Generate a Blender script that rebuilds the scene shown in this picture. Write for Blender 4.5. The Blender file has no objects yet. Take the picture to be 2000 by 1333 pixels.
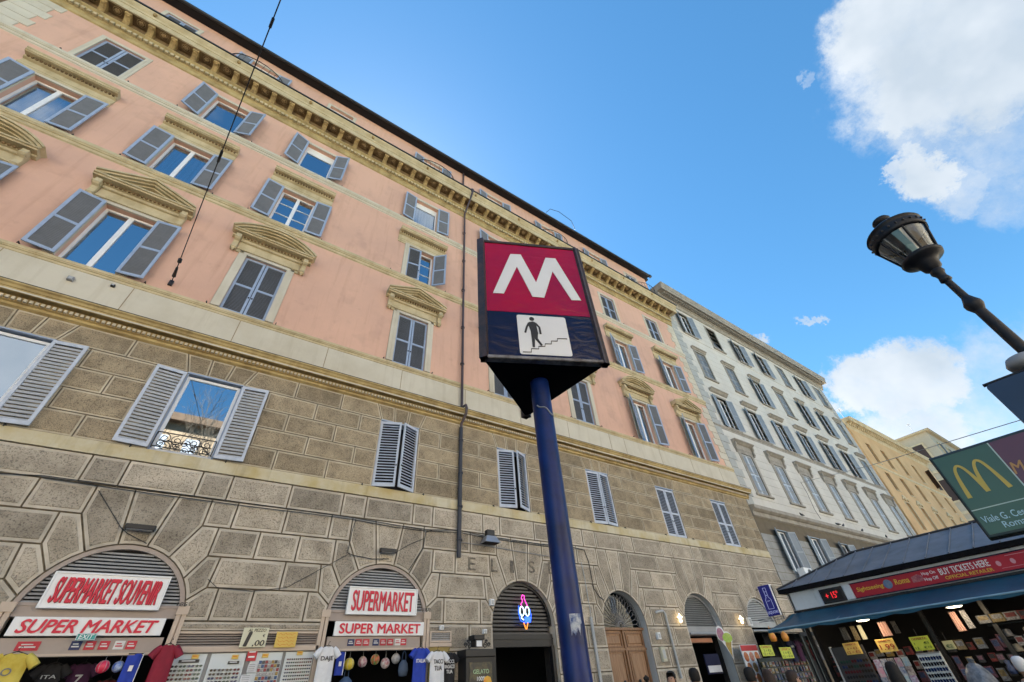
import bpy, bmesh, math, random
from mathutils import Vector, Matrix
R = math.radians
rnd = random.Random(7)
S = bpy.context.scene
COL = S.collection

# ------------------------------------------------------------------ camera
CAMP = Vector((0.0, 0.0, 1.6))
F, YAW, PITCH, ROLL = 813.5, 0.652834, 0.705285, -0.0865737
fw = Vector((math.sin(YAW)*math.cos(PITCH), math.cos(YAW)*math.cos(PITCH), math.sin(PITCH)))
r0 = Vector((math.cos(YAW), -math.sin(YAW), 0.0))
u0 = r0.cross(fw)
cr, sr = math.cos(ROLL), math.sin(ROLL)
rt = cr*r0 + sr*u0
up = -sr*r0 + cr*u0
cd = bpy.data.cameras.new('camera')
cam = bpy.data.objects.new('camera', cd)
COL.objects.link(cam)
M4 = Matrix((rt, up, -fw)).transposed().to_4x4()
M4.translation = CAMP
cam.matrix_world = M4
cd.sensor_width = 36.0
cd.lens = F/2000.0*36.0
cd.clip_start = 0.05
cd.clip_end = 3000.0
S.camera = cam

# ------------------------------------------------------------------ light
SUN_AZ, SUN_EL = 8.0, 52.0       # azimuth clockwise from +Y (behind the facades)
W = bpy.data.worlds.new('World')
S.world = W
W.use_nodes = True
nt = W.node_tree
for n in list(nt.nodes): nt.nodes.remove(n)
N = nt.nodes.new
L = nt.links.new
def math_node(tree, op, a, b=None, clamp=False):
    n = tree.nodes.new('ShaderNodeMath'); n.operation = op; n.use_clamp = clamp
    for i, v in enumerate((a, b)):
        if v is None: continue
        if isinstance(v, (int, float)): n.inputs[i].default_value = v
        else: tree.links.new(v, n.inputs[i])
    return n.outputs[0]
sky = N('ShaderNodeTexSky')
sky.sky_type = 'NISHITA'
sky.sun_disc = False
sky.sun_elevation = R(SUN_EL)
sky.sun_rotation = R(SUN_AZ)
sky.air_density = 1.0
sky.dust_density = 0.15
sky.ozone_density = 2.2
sky.altitude = 0
tc = N('ShaderNodeTexCoord')
nrm = N('ShaderNodeVectorMath'); nrm.operation = 'NORMALIZE'
L(tc.outputs['Generated'], nrm.inputs[0])
def noise_w(scale, detail, rough, src):
    n = N('ShaderNodeTexNoise'); n.inputs['Scale'].default_value = scale
    n.inputs['Detail'].default_value = detail; n.inputs['Roughness'].default_value = rough
    L(src, n.inputs['Vector']); return n
wn = noise_w(6.5, 12, 0.68, nrm.outputs[0])
sub = N('ShaderNodeVectorMath'); sub.operation = 'SUBTRACT'; sub.inputs[1].default_value = (.5, .5, .5)
L(wn.outputs['Color'], sub.inputs[0])
sc = N('ShaderNodeVectorMath'); sc.operation = 'SCALE'; sc.inputs['Scale'].default_value = 0.20
L(sub.outputs[0], sc.inputs[0])
wadd = N('ShaderNodeVectorMath'); wadd.operation = 'ADD'
L(nrm.outputs[0], wadd.inputs[0]); L(sc.outputs[0], wadd.inputs[1])
BLOBS = [((.672,-.262,.695), .185, 1.0), ((.632,-.235,.745), .115, 1.0), ((.715,-.175,.68), .070, .95), ((.748,-.235,.63), .070, .75), ((.790,-.118,.60), .050, .95), ((.772,-.10,.625), .03, .8),
         ((.782,-.128,.612), .045, .75), ((.812,-.130,.57), .060, .62), ((.765,-.16,.625), .05, .5), ((.80,-.215,.565), .085, .55), ((.84,-.18,.52), .08, .48), ((.926,.100,.365), .092, 1.0), ((.905,.160,.39), .065, 1.0), ((.955,.16,.27), .11, .85),
         ((.907,.083,.415), .030, .80), ((.602,-.111,.791), .024, .50), ((.834,.146,.532), .016, .7), ((.822,.221,.525), .022, .7),
         ((.85,-.22,.49), .07, .30), ((.96,.02,.28), .15, .60), ((.97,.12,.18), .20, .62), ((-.42,-.80,.43), .17, 1.0), ((-.30,-.86,.40), .10, .9), ((.15,-.88,.46), .12, .45)]
acc = None
for c, r, wgt in BLOBS:
    d = N('ShaderNodeVectorMath'); d.operation = 'DISTANCE'
    L(wadd.outputs[0], d.inputs[0]); d.inputs[1].default_value = Vector(c).normalized()
    mr = N('ShaderNodeMapRange'); mr.interpolation_type = 'SMOOTHSTEP'
    mr.inputs['From Min'].default_value = r*1.12; mr.inputs['From Max'].default_value = r*0.55
    mr.inputs['To Min'].default_value = 0; mr.inputs['To Max'].default_value = wgt
    L(d.outputs['Value'], mr.inputs['Value'])
    acc = mr.outputs['Result'] if acc is None else math_node(nt, 'MAXIMUM', acc, mr.outputs['Result'])
# scattered clouds over the rest of the sky, on a flat layer overhead
sep = N('ShaderNodeSeparateXYZ'); L(nrm.outputs[0], sep.inputs[0])
zz = math_node(nt, 'ADD', math_node(nt, 'MAXIMUM', sep.outputs['Z'], 0.0), 0.22)
dv = N('ShaderNodeCombineXYZ')
L(math_node(nt, 'DIVIDE', sep.outputs['X'], zz), dv.inputs[0]); L(math_node(nt, 'DIVIDE', sep.outputs['Y'], zz), dv.inputs[1])
fl = noise_w(1.35, 9, 0.58, dv.outputs[0])
mr = N('ShaderNodeMapRange'); mr.interpolation_type = 'SMOOTHSTEP'
mr.inputs['From Min'].default_value = .50; mr.inputs['From Max'].default_value = .66
L(fl.outputs['Fac'], mr.inputs['Value'])
away = N('ShaderNodeMapRange'); away.interpolation_type = 'SMOOTHSTEP'
away.inputs['From Min'].default_value = -.30; away.inputs['From Max'].default_value = -.55
L(sep.outputs['Y'], away.inputs['Value'])
west = math_node(nt, 'MULTIPLY', mr.outputs['Result'], away.outputs['Result'])
acc = math_node(nt, 'MAXIMUM', acc, west)
fine = noise_w(11.0, 12, 0.68, nrm.outputs[0])
shade = noise_w(3.2, 5, 0.55, nrm.outputs[0])
edge = math_node(nt, 'ADD', acc, math_node(nt, 'MULTIPLY', math_node(nt, 'SUBTRACT', fine.outputs['Fac'], 0.5), 0.95))
cm = N('ShaderNodeMapRange'); cm.interpolation_type = 'SMOOTHSTEP'
cm.inputs['From Min'].default_value = .12; cm.inputs['From Max'].default_value = 1.0
L(edge, cm.inputs['Value'])
gate = math_node(nt, 'MULTIPLY', cm.outputs['Result'], math_node(nt, 'MULTIPLY', acc, 6.0, True))
cramp = N('ShaderNodeValToRGB')
cramp.color_ramp.elements[0].position = .38; cramp.color_ramp.elements[0].color = (.60, .69, .78, 1)
cramp.color_ramp.elements[1].position = .58; cramp.color_ramp.elements[1].color = (.90, .95, 1.0, 1)
L(shade.outputs['Fac'], cramp.inputs[0])
cs = N('ShaderNodeVectorMath'); cs.operation = 'SCALE'; cs.inputs['Scale'].default_value = 3.15
L(cramp.outputs[0], cs.inputs[0])
mix = N('ShaderNodeMix'); mix.data_type = 'RGBA'
L(math_node(nt, 'MULTIPLY', gate, .95), mix.inputs[0])
hsv = N('ShaderNodeHueSaturation'); hsv.inputs['Saturation'].default_value = 1.22; hsv.inputs['Value'].default_value = .80
tn = N('ShaderNodeMix'); tn.data_type = 'RGBA'; tn.blend_type = 'MULTIPLY'; tn.inputs[0].default_value = 1.0
tn.inputs[7].default_value = (.90, 1.0, .93, 1)
L(sky.outputs[0], tn.inputs[6]); L(tn.outputs[2], hsv.inputs['Color'])
L(hsv.outputs[0], mix.inputs[6]); L(cs.outputs[0], mix.inputs[7])
bg = N('ShaderNodeBackground'); bg.inputs['Strength'].default_value = 0.05
wo = N('ShaderNodeOutputWorld')
L(mix.outputs[2], bg.inputs['Color']); L(bg.outputs[0], wo.inputs['Surface'])

sd = bpy.data.lights.new('sun', 'SUN'); sd.energy = 5.0; sd.angle = R(.5); sd.color = (1.0, .95, .87)
sun = bpy.data.objects.new('sun', sd); COL.objects.link(sun)
to_sun = Vector((math.sin(R(SUN_AZ))*math.cos(R(SUN_EL)), math.cos(R(SUN_AZ))*math.cos(R(SUN_EL)), math.sin(R(SUN_EL))))
sun.rotation_euler = to_sun.to_track_quat('Z', 'Y').to_euler()
sun.location = (0, 60, 60)
S.view_settings.view_transform = 'Standard'
S.view_settings.look = 'None'
S.view_settings.gamma = 1.0
S.view_settings.exposure = 2.78
S.view_settings.use_curve_mapping = False
S.render.engine = 'CYCLES'
S.cycles.max_bounces = 8
S.cycles.diffuse_bounces = 5
S.cycles.transparent_max_bounces = 12

# ------------------------------------------------------------------ materials
MATS = {}
def mat(name, col, rough=.7, var=.12, vs=1.5, bump=0.0, bs=30.0, metal=0.0, spec=.5, col2=None, streak=0.0, rand=0.0, emit=None, es=1.0, coat=0.0, spots=None, stretch=None):
    if name in MATS: return MATS[name]
    m = bpy.data.materials.new(name); m.use_nodes = True
    t = m.node_tree; b = t.nodes['Principled BSDF']
    b.inputs['Roughness'].default_value = rough; b.inputs['Metallic'].default_value = metal
    b.inputs['Specular IOR Level'].default_value = spec
    if coat: b.inputs['Coat Weight'].default_value = coat; b.inputs['Coat Roughness'].default_value = .06
    c1 = tuple(col)+(1,)
    c2 = tuple(col2)+(1,) if col2 else tuple(max(0, v*(1-var*2)) for v in col)+(1,)
    geo = t.nodes.new('ShaderNodeNewGeometry')
    mp = t.nodes.new('ShaderNodeMapping'); t.links.new(geo.outputs['Position'], mp.inputs['Vector'])
    if stretch: mp.inputs['Scale'].default_value = stretch
    def nz(s, d, r_, v=None):
        n = t.nodes.new('ShaderNodeTexNoise'); n.inputs['Scale'].default_value = s; n.inputs['Detail'].default_value = d
        n.inputs['Roughness'].default_value = r_; t.links.new(v or mp.outputs[0], n.inputs['Vector']); return n.outputs['Fac']
    cur = None
    if var or col2:
        rp = t.nodes.new('ShaderNodeMapRange'); rp.inputs['From Min'].default_value = .38; rp.inputs['From Max'].default_value = .66
        t.links.new(nz(vs, 6, .62), rp.inputs['Value'])
        mx = t.nodes.new('ShaderNodeMix'); mx.data_type = 'RGBA'
        t.links.new(rp.outputs[0], mx.inputs[0]); mx.inputs[6].default_value = c1; mx.inputs[7].default_value = c2
        cur = mx.outputs[2]
    if streak:
        m2 = t.nodes.new('ShaderNodeMapping'); m2.inputs['Scale'].default_value = (4.5, 4.5, .35)
        t.links.new(geo.outputs['Position'], m2.inputs['Vector'])
        rp = t.nodes.new('ShaderNodeMapRange'); rp.inputs['From Min'].default_value = .52; rp.inputs['From Max'].default_value = .80
        t.links.new(nz(1.0, 7, .6, m2.outputs[0]), rp.inputs['Value'])
        mx = t.nodes.new('ShaderNodeMix'); mx.data_type = 'RGBA'; mx.blend_type = 'MULTIPLY'
        k = 1-streak
        mx.inputs[7].default_value = (k, k*.97, k*.92, 1)
        t.links.new(rp.outputs[0], mx.inputs[0])
        if cur: t.links.new(cur, mx.inputs[6])
        else: mx.inputs[6].default_value = c1
        cur = mx.outputs[2]
    if spots:
        # dark pits and speckle: (scale, threshold, factor)
        for s_, th, k in spots:
            rp = t.nodes.new('ShaderNodeMapRange'); rp.inputs['From Min'].default_value = th; rp.inputs['From Max'].default_value = th+.12
            t.links.new(nz(s_, 3, .6), rp.inputs['Value'])
            mx = t.nodes.new('ShaderNodeMix'); mx.data_type = 'RGBA'; mx.blend_type = 'MULTIPLY'
            mx.inputs[7].default_value = (k, k, k, 1)
            t.links.new(rp.outputs[0], mx.inputs[0])
            if cur: t.links.new(cur, mx.inputs[6])
            else: mx.inputs[6].default_value = c1
            cur = mx.outputs[2]
    if rand:
        oi = t.nodes.new('ShaderNodeObjectInfo')
        rp = t.nodes.new('ShaderNodeMapRange'); rp.inputs['To Min'].default_value = 1-rand; rp.inputs['To Max'].default_value = 1+rand
        t.links.new(oi.outputs['Random'], rp.inputs['Value'])
        hs = t.nodes.new('ShaderNodeHueSaturation')
        t.links.new(rp.outputs[0], hs.inputs['Value'])
        if cur: t.links.new(cur, hs.inputs['Color'])
        else: hs.inputs['Color'].default_value = c1
        cur = hs.outputs[0]
    if cur: t.links.new(cur, b.inputs['Base Color'])
    else: b.inputs['Base Color'].default_value = c1
    if bump:
        bp = t.nodes.new('ShaderNodeBump'); bp.inputs['Strength'].default_value = min(1, bump); bp.inputs['Distance'].default_value = .02
        t.links.new(nz(bs, 5, .65), bp.inputs['Height']); t.links.new(bp.outputs[0], b.inputs['Normal'])
    if emit:
        b.inputs['Emission Color'].default_value = tuple(emit)+(1,); b.inputs['Emission Strength'].default_value = es
    MATS[name] = m
    return m

def glass_mat(name, tint, fac):
    m = bpy.data.materials.new(name); m.use_nodes = True; t = m.node_tree
    for n in list(t.nodes): t.nodes.remove(n)
    o = t.nodes.new('ShaderNodeOutputMaterial'); mx = t.nodes.new('ShaderNodeMixShader')
    tr = t.nodes.new('ShaderNodeBsdfTransparent'); tr.inputs[0].default_value = tuple(tint)+(1,)
    g = t.nodes.new('ShaderNodeBsdfGlossy'); g.inputs['Roughness'].default_value = .015; g.inputs['Color'].default_value = (.86, .93, 1, 1)
    fr = t.nodes.new('ShaderNodeFresnel'); fr.inputs['IOR'].default_value = fac
    bp = t.nodes.new('ShaderNodeBump'); bp.inputs['Strength'].default_value = .02; nz = t.nodes.new('ShaderNodeTexNoise'); nz.inputs['Scale'].default_value = 1.3
    geo = t.nodes.new('ShaderNodeNewGeometry'); t.links.new(geo.outputs['Position'], nz.inputs['Vector'])
    t.links.new(nz.outputs['Fac'], bp.inputs['Height']); t.links.new(bp.outputs[0], g.inputs['Normal'])
    t.links.new(fr.outputs[0], mx.inputs[0]); t.links.new(tr.outputs[0], mx.inputs[1]); t.links.new(g.outputs[0], mx.inputs[2]); t.links.new(mx.outputs[0], o.inputs[0])
    MATS[name] = m
    return m

pink = mat('pink_plaster', (.69, .425, .315), .92, vs=.35, col2=(.60, .37, .28), streak=.15, bump=.14, bs=18, spots=[(.9, .56, .90), (2.6, .62, .93)])
cream = mat('cream_plaster', (.60, .555, .455), .9, vs=.8, col2=(.52, .47, .37), streak=.16, bump=.10, bs=20)
trim = mat('trim_stucco', (.57, .48, .305), .85, vs=1.6, col2=(.43, .345, .195), streak=.20, bump=.15, bs=25)
ochre = mat('ochre_stucco', (.48, .365, .165), .85, vs=2.2, col2=(.30, .215, .09), streak=.30, bump=.2, bs=25)
soffit_m = mat('shaded_soffit', (.26, .175, .085), .9, vs=3.0, col2=(.11, .07, .035), bump=.3, bs=22)  # brown darkened so the shade under the cornice sits in the colour
st_edge = mat('tooled_margin', (.50, .43, .32), .85, vs=2.0, col2=(.37, .315, .23), rand=.10, bump=.2, bs=40)
st_face = mat('hammered_stone', (.41, .33, .22), .95, vs=2.2, col2=(.25, .20, .135), rand=.20, bump=1.0, bs=34, spots=[(55, .50, .50), (16, .58, .62)])
st_edge2 = mat('pale_margin', (.55, .495, .415), .85, vs=2.0, col2=(.40, .355, .29), rand=.10, bump=.2, bs=40)
st_face2 = mat('pale_travertine', (.47, .41, .33), .95, vs=1.6, col2=(.29, .25, .195), rand=.24, bump=1.0, bs=28, spots=[(42, .53, .42), (14, .60, .60)])
joint_m = mat('dark_joint', (.16, .13, .09), .95)
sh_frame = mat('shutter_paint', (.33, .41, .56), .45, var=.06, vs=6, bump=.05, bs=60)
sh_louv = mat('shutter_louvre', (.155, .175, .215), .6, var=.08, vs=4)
sh_white = mat('pale_shutter_paint', (.52, .57, .67), .5, var=.08, vs=5, bump=.05, bs=60)
sash_w = mat('white_sash', (.78, .80, .83), .4, var=.03)
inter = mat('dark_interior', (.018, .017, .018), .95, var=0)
curt = mat('white_curtain', (.62, .63, .66), .9, var=.15, vs=14, stretch=(1, 1, .05))
blind = mat('roller_blind', (.80, .80, .78), .8, var=.02)
glass = glass_mat('window_glass', (.80, .84, .86), 7.5)
iron = mat('black_iron', (.015, .015, .018), .5, var=.1)
blackm = mat('black_paint', (.012, .012, .014), .45, var=.1)
gutter_m = mat('gutter_metal', (.035, .038, .045), .5, var=.2, metal=.3)
eave_m = mat('dark_eave', (.013, .011, .013), .9, var=.2)
pipe_m = mat('pipe_paint', (.085, .06, .065), .5, var=.15)
pipe_d = mat('dark_pipe', (.03, .032, .045), .45, var=.15)
taupe = mat('taupe_aluminium', (.36, .30, .27), .5, var=.05, vs=3)
taupe_l = mat('pale_taupe_aluminium', (.52, .42, .34), .5, var=.05, vs=3)
greym = mat('grey_metal', (.30, .31, .33), .5, var=.08)
greyl = mat('pale_grey_paint', (.46, .48, .50), .6, var=.08, streak=.1)
white = mat('white_plastic', (.80, .81, .83), .45, var=.02)
red = mat('red_lettering', (.62, .012, .045), .5, var=0)
darkred = mat('dark_red_edge', (.13, .004, .012), .6, var=0)
wood = mat('oak_door', (.36, .20, .105), .5, vs=3.0, col2=(.22, .115, .055), bump=.2, bs=20, stretch=(9, 9, .7))
wood_d = mat('oak_moulding', (.25, .125, .06), .5, vs=3.0, col2=(.15, .075, .035), stretch=(9, 9, .7))
asphalt = mat('asphalt', (.055, .055, .057), .9, var=.2, vs=3, bump=.4, bs=60)
paving = mat('paving_stone', (.22, .21, .195), .85, var=.15, vs=2, bump=.2, bs=30)

# ------------------------------------------------------------------ mesh helpers
class MB:
    def __init__(s): s.v = []; s.f = []; s.m = []; s.sm = []
    def add(s, vs, fs, m=0, smooth=False):
        o = len(s.v); s.v += [tuple(p) for p in vs]
        for f in fs: s.f.append(tuple(i+o for i in f)); s.m.append(m); s.sm.append(smooth)
    def box(s, x0, x1, y0, y1, z0, z1, m=0):
        if x0 > x1: x0, x1 = x1, x0
        if y0 > y1: y0, y1 = y1, y0
        if z0 > z1: z0, z1 = z1, z0
        s.add([(x0,y0,z0),(x1,y0,z0),(x1,y1,z0),(x0,y1,z0),(x0,y0,z1),(x1,y0,z1),(x1,y1,z1),(x0,y1,z1)],
              [(0,3,2,1),(4,5,6,7),(0,1,5,4),(1,2,6,5),(2,3,7,6),(3,0,4,7)], m)
    def bbox(s, x0, x1, y0, y1, z0, z1, b=.01, m=0):
        # box whose front (-y) face is bevelled
        s.box(x0, x1, y0+b, y1, z0, z1, m)
        s.add([(x0,y0+b,z0),(x1,y0+b,z0),(x1,y0+b,z1),(x0,y0+b,z1),(x0+b,y0,z0+b),(x1-b,y0,z0+b),(x1-b,y0,z1-b),(x0+b,y0,z1-b)],
              [(0,1,5,4),(1,2,6,5),(2,3,7,6),(3,0,4,7),(4,5,6,7)], m)
    def prism(s, poly, y0, y1, m=0, cap_m=None):
        n = len(poly)
        vs = [(x, y0, z) for x, z in poly]+[(x, y1, z) for x, z in poly]
        s.add(vs, [tuple(range(n)), tuple(range(2*n-1, n-1, -1))], m if cap_m is None else cap_m)
        s.add(vs, [(i, i+n, (i+1) % n+n, (i+1) % n) for i in range(n)], m)
    def plate(s, poly, h, z0=0, m=0):      # polygon in xy extruded in z
        n = len(poly)
        vs = [(x, y, z0) for x, y in poly]+[(x, y, z0+h) for x, y in poly]
        s.add(vs, [tuple(range(n-1, -1, -1)), tuple(range(n, 2*n))]+[(i, (i+1) % n, (i+1) % n+n, i+n) for i in range(n)], m)
    def extr(s, prof, x0, x1, m=0, caps=True):  # profile [(y,z)] open polyline from top-back round the front to bottom-back, along x
        n = len(prof)
        vs = [(x0, y, z) for y, z in prof]+[(x1, y, z) for y, z in prof]
        s.add(vs, [(i, i+n, i+1+n, i+1) for i in range(n-1)], m)
        if caps: s.add(vs, [tuple(range(n)), tuple(range(2*n-1, n-1, -1))], m)
    def tube(s, pts, r, seg=6, m=0, closed=False, smooth=True):
        pts = [Vector(p) for p in pts]; n = len(pts); rings = []
        prev = None
        for i, p in enumerate(pts):
            if closed: d = pts[(i+1) % n]-pts[i-1]
            else: d = pts[min(i+1, n-1)]-pts[max(i-1, 0)]
            if d.length < 1e-9: d = Vector((0, 0, 1))
            d.normalize()
            if prev is None:
                a = Vector((0, 0, 1)) if abs(d.z) < .9 else Vector((1, 0, 0))
                e1 = d.cross(a).normalized()
            else:
                e1 = (prev-d*prev.dot(d))
                e1 = e1.normalized() if e1.length > 1e-6 else d.orthogonal().normalized()
            prev = e1; e2 = d.cross(e1)
            rr = r[i] if isinstance(r, (list, tuple)) else r
            rings.append([p+e1*rr*math.cos(2*math.pi*k/seg)+e2*rr*math.sin(2*math.pi*k/seg) for k in range(seg)])
        vs = [q for g in rings for q in g]; fs = []
        for i in range(n if closed else n-1):
            a = i*seg; b = ((i+1) % n)*seg
            for k in range(seg): fs.append((a+k, a+(k+1) % seg, b+(k+1) % seg, b+k))
        s.add(vs, fs, m, smooth)
        if not closed: s.add(vs, [tuple(range(seg-1, -1, -1)), tuple(range((n-1)*seg, n*seg))], m)
    def lathe(s, prof, seg=20, c=(0, 0, 0), m=0, smooth=True, a0=0, a1=2*math.pi, sx=1, sy=1):
        full = abs(a1-a0-2*math.pi) < 1e-6; ns = seg if full else seg+1
        vs = []
        for r, z in prof:
            for k in range(ns):
                a = a0+(a1-a0)*k/seg; vs.append((c[0]+sx*r*math.cos(a), c[1]+sy*r*math.sin(a), c[2]+z))
        fs = []
        for i in range(len(prof)-1):
            for k in range(seg):
                k2 = (k+1) % ns; fs.append((i*ns+k, i*ns+k2, (i+1)*ns+k2, (i+1)*ns+k))
        s.add(vs, fs, m, smooth)
    def ribbon(s, pts, ws, y0, y1, m=0):   # flat stroke in the xz plane
        n = len(pts); Lf = []; Rt = []
        for i in range(n):
            a = Vector(pts[max(i-1, 0)]); b = Vector(pts[min(i+1, n-1)]); d = (b-a).normalized(); nn = Vector((-d.y, d.x))
            w = ws[i] if isinstance(ws, (list, tuple)) else ws
            p = Vector(pts[i]); Lf.append(p+nn*w/2); Rt.append(p-nn*w/2)
        for i in range(n-1): 
            q = [Rt[i], Rt[i+1], Lf[i+1], Lf[i]]
            s.prism([(p.x, p.y) for p in q], y0, y1, m)
    def mesh(s, name, mats):
        me = bpy.data.meshes.new(name); me.from_pydata(s.v, [], s.f)
        for mm in mats: me.materials.append(mm)
        me.polygons.foreach_set('material_index', s.m); me.polygons.foreach_set('use_smooth', s.sm)
        me.update(); return me
    def build(s, name, mats, parent=None, at=None, rz=0):
        if not isinstance(mats, (list, tuple)): mats = [mats]
        if at is not None and rz == 0: s.v = [(a-at[0], b-at[1], c-at[2]) for a, b, c in s.v]
        o = bpy.data.objects.new(name, s.mesh(name, mats)); COL.objects.link(o)
        if parent is not None: o.parent = parent
        if at is not None:
            w = wl(parent) if parent is not None else Vector((0, 0, 0))
            o.location = Vector(at)-w
        elif parent is not None and parent.get('_w'): o.location = -wl(parent)
        o.rotation_euler.z = rz
        return o
def wl(p):
    v = Vector((0, 0, 0))
    while p is not None: v += p.location; p = p.parent
    return v
def tag(o, label=None, cat=None, group=None, kind=None):
    if label: o['label'] = label
    if cat: o['category'] = cat
    if group: o['group'] = group
    if kind: o['kind'] = kind
    return o
def thing(name, label, cat, loc=(0, 0, 0), rz=0, group=None, world=False):
    o = bpy.data.objects.new(name, None); COL.objects.link(o); o.location = loc; o.rotation_euler.z = rz
    o.empty_display_size = .2
    if world: o['_w'] = 1
    return tag(o, label, cat, group)
def inst(name, me, parent=None, loc=(0, 0, 0), rot=(0, 0, 0), sc=(1, 1, 1)):
    o = bpy.data.objects.new(name, me); COL.objects.link(o); o.parent = parent
    o.location = loc; o.rotation_euler = rot; o.scale = sc; return o
def text_mesh(s, w, h, mats, depth=.004, bold=.0, shear=0.0, edge=False, space=1.0, line=1.0):
    cu = bpy.data.curves.new('lettering', 'FONT'); cu.body = s; cu.align_x = 'CENTER'; cu.size = 1
    cu.offset = 0; cu.extrude = .01; cu.shear = shear; cu.resolution_u = 3; cu.space_character = space; cu.space_line = line
    ob = bpy.data.objects.new('lettering', cu); COL.objects.link(ob)
    bpy.context.view_layer.update()
    me = bpy.data.meshes.new_from_object(ob.evaluated_get(bpy.context.evaluated_depsgraph_get()))
    bpy.data.objects.remove(ob); bpy.data.curves.remove(cu)
    xs = [v.co.x for v in me.vertices]; ys = [v.co.y for v in me.vertices]
    x0, x1, y0, y1 = min(xs), max(xs), min(ys), max(ys)
    for v in me.vertices:
        x, y, z = v.co
        v.co = ((x-(x0+x1)/2)/(x1-x0)*w, -(z+.01)/.02*depth, (y-(y0+y1)/2)/(y1-y0)*h)
    if bold > 0:
        bm_ = bmesh.new(); bm_.from_mesh(me); base_ = bm_.verts[:]+bm_.edges[:]+bm_.faces[:]
        for k_, (sx_, sz_) in enumerate(((1, 0), (-1, 0), (0, .8), (0, -.8))):
            g_ = bmesh.ops.duplicate(bm_, geom=base_)['geom']
            for v_ in g_:
                if isinstance(v_, bmesh.types.BMVert): v_.co.x += sx_*bold*h*.75; v_.co.z += sz_*bold*h*.75; v_.co.y += .0003*(k_+1)
        bm_.to_mesh(me); bm_.free()
    me.materials.clear()
    for m_ in (mats if isinstance(mats, (list, tuple)) else [mats]): me.materials.append(m_)
    for p in me.polygons: p.material_index = 0
    me.name = 'lettering'
    return me
def inset(poly, d):
    n = len(poly); out = []
    for i in range(n):
        p0 = Vector(poly[i-1]); p1 = Vector(poly[i]); p2 = Vector(poly[(i+1) % n])
        e1 = (p1-p0).normalized(); e2 = (p2-p1).normalized()
        n1 = Vector((-e1.y, e1.x)); n2 = Vector((-e2.y, e2.x))
        k = 1+n1.dot(n2)
        if k < .25: k = .25
        out.append(tuple(p1+(n1+n2)*d/k))
    return out
def arcpts(c, zc, r, a0, a1, n): return [(c+r*math.cos(a0+(a1-a0)*i/n), zc+r*math.sin(a0+(a1-a0)*i/n)) for i in range(n+1)]
def wallgrid(mb, x0, x1, z0, z1, holes, Y, depth=.3, m=0, rm=None):
    xs = sorted(set([x0, x1]+[h[0] for h in holes]+[h[1] for h in holes])); xs = [x for x in xs if x0 <= x <= x1]
    zs = sorted(set([z0, z1]+[h[2] for h in holes]+[h[3] for h in holes])); zs = [z for z in zs if z0 <= z <= z1]
    for i in range(len(zs)-1):
        run = None
        for j in range(len(xs)-1):
            cx, cz = (xs[j]+xs[j+1])/2, (zs[i]+zs[i+1])/2
            solid = not any(h[0] < cx < h[1] and h[2] < cz < h[3] for h in holes)
            if solid:
                if run is None: run = xs[j]
                end = xs[j+1]
            if (not solid or j == len(xs)-2) and run is not None:
                mb.add([(run, Y, zs[i]), (end, Y, zs[i]), (end, Y, zs[i+1]), (run, Y, zs[i+1])], [(0, 1, 2, 3)], m); run = None
    rm = m if rm is None else rm
    for a, b, c, d in holes:
        vs = [(a, Y, c), (b, Y, c), (b, Y, d), (a, Y, d), (a, Y+depth, c), (b, Y+depth, c), (b, Y+depth, d), (a, Y+depth, d)]
        mb.add(vs, [(0, 4, 5, 1), (1, 5, 6, 2), (2, 6, 7, 3), (3, 7, 4, 0)], rm)

YF = 12.0
# ------------------------------------------------------------------ ground
g = MB(); g.box(-400, 500, -400, 500, -.3, 0); g.build('ground', asphalt)['kind'] = 'structure'
g = MB(); g.box(-60, 120, 7.0, 12.2, 0, .02); g.box(-60, 120, 6.8, 7.0, 0, .12); g.build('pavement', paving)['kind'] = 'structure'

# ------------------------------------------------------------------ shutter leaf meshes
gap_m = mat('slat_gap_shade', (.075, .08, .09), .8)  # dark sheet behind the slats, gap shade put into its colour
def leaf_mesh(w, h, style, thick=.042):
    b = MB(); t = .075 if style != 'mezz' else .065
    if style in ('flat', 'mezz2', 'slant'): rails = [0, .48, 1]
    else: rails = [0, 1]
    b.bbox(0, t, 0, thick, 0, h, .006); b.bbox(w-t, w, 0, thick, 0, h, .006)
    rh = .085
    zs = [0]+[h*r-rh/2 for r in rails[1:-1]]+[h-rh]
    for z in zs: b.box(t, w-t, .003, thick-.003, z, z+rh)
    for i in range(len(zs)-1):
        a, c = zs[i]+rh, zs[i+1]
        pitch = .088 if style == 'mezz' else (.070 if style == 'mezz2' else .052)
        n = max(2, int((c-a)/pitch)); p = (c-a)/n
        for k in range(n):
            z = a+k*p
            sw = .86 if style not in ('mezz', 'mezz2') else .46
            y0, y1 = (.006, thick-.006)
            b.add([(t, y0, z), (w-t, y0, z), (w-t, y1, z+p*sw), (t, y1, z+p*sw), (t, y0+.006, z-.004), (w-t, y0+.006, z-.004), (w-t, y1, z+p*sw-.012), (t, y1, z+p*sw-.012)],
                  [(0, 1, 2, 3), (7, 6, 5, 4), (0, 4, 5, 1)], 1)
        if style != 'mezz':
            b.add([(t, thick*.55, a), (w-t, thick*.55, a), (w-t, thick*.55, c), (t, thick*.55, c)], [(0, 1, 2, 3)], 3)
    # latch
    b.box(w-t*.8, w-t*.2, -.012, 0, h*.3, h*.3+.05, 2)
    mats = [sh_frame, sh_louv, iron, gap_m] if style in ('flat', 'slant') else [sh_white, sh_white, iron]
    if style == 'mezz2': mats = [sh_white, sh_frame, iron, gap_m]
    return b.mesh('shutter', mats)
LEAF = {}
def leaf(w, h, style):
    k = (round(w, 2), round(h, 2), style)
    if k not in LEAF: LEAF[k] = leaf_mesh(w, h, style)
    return LEAF[k]
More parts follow.
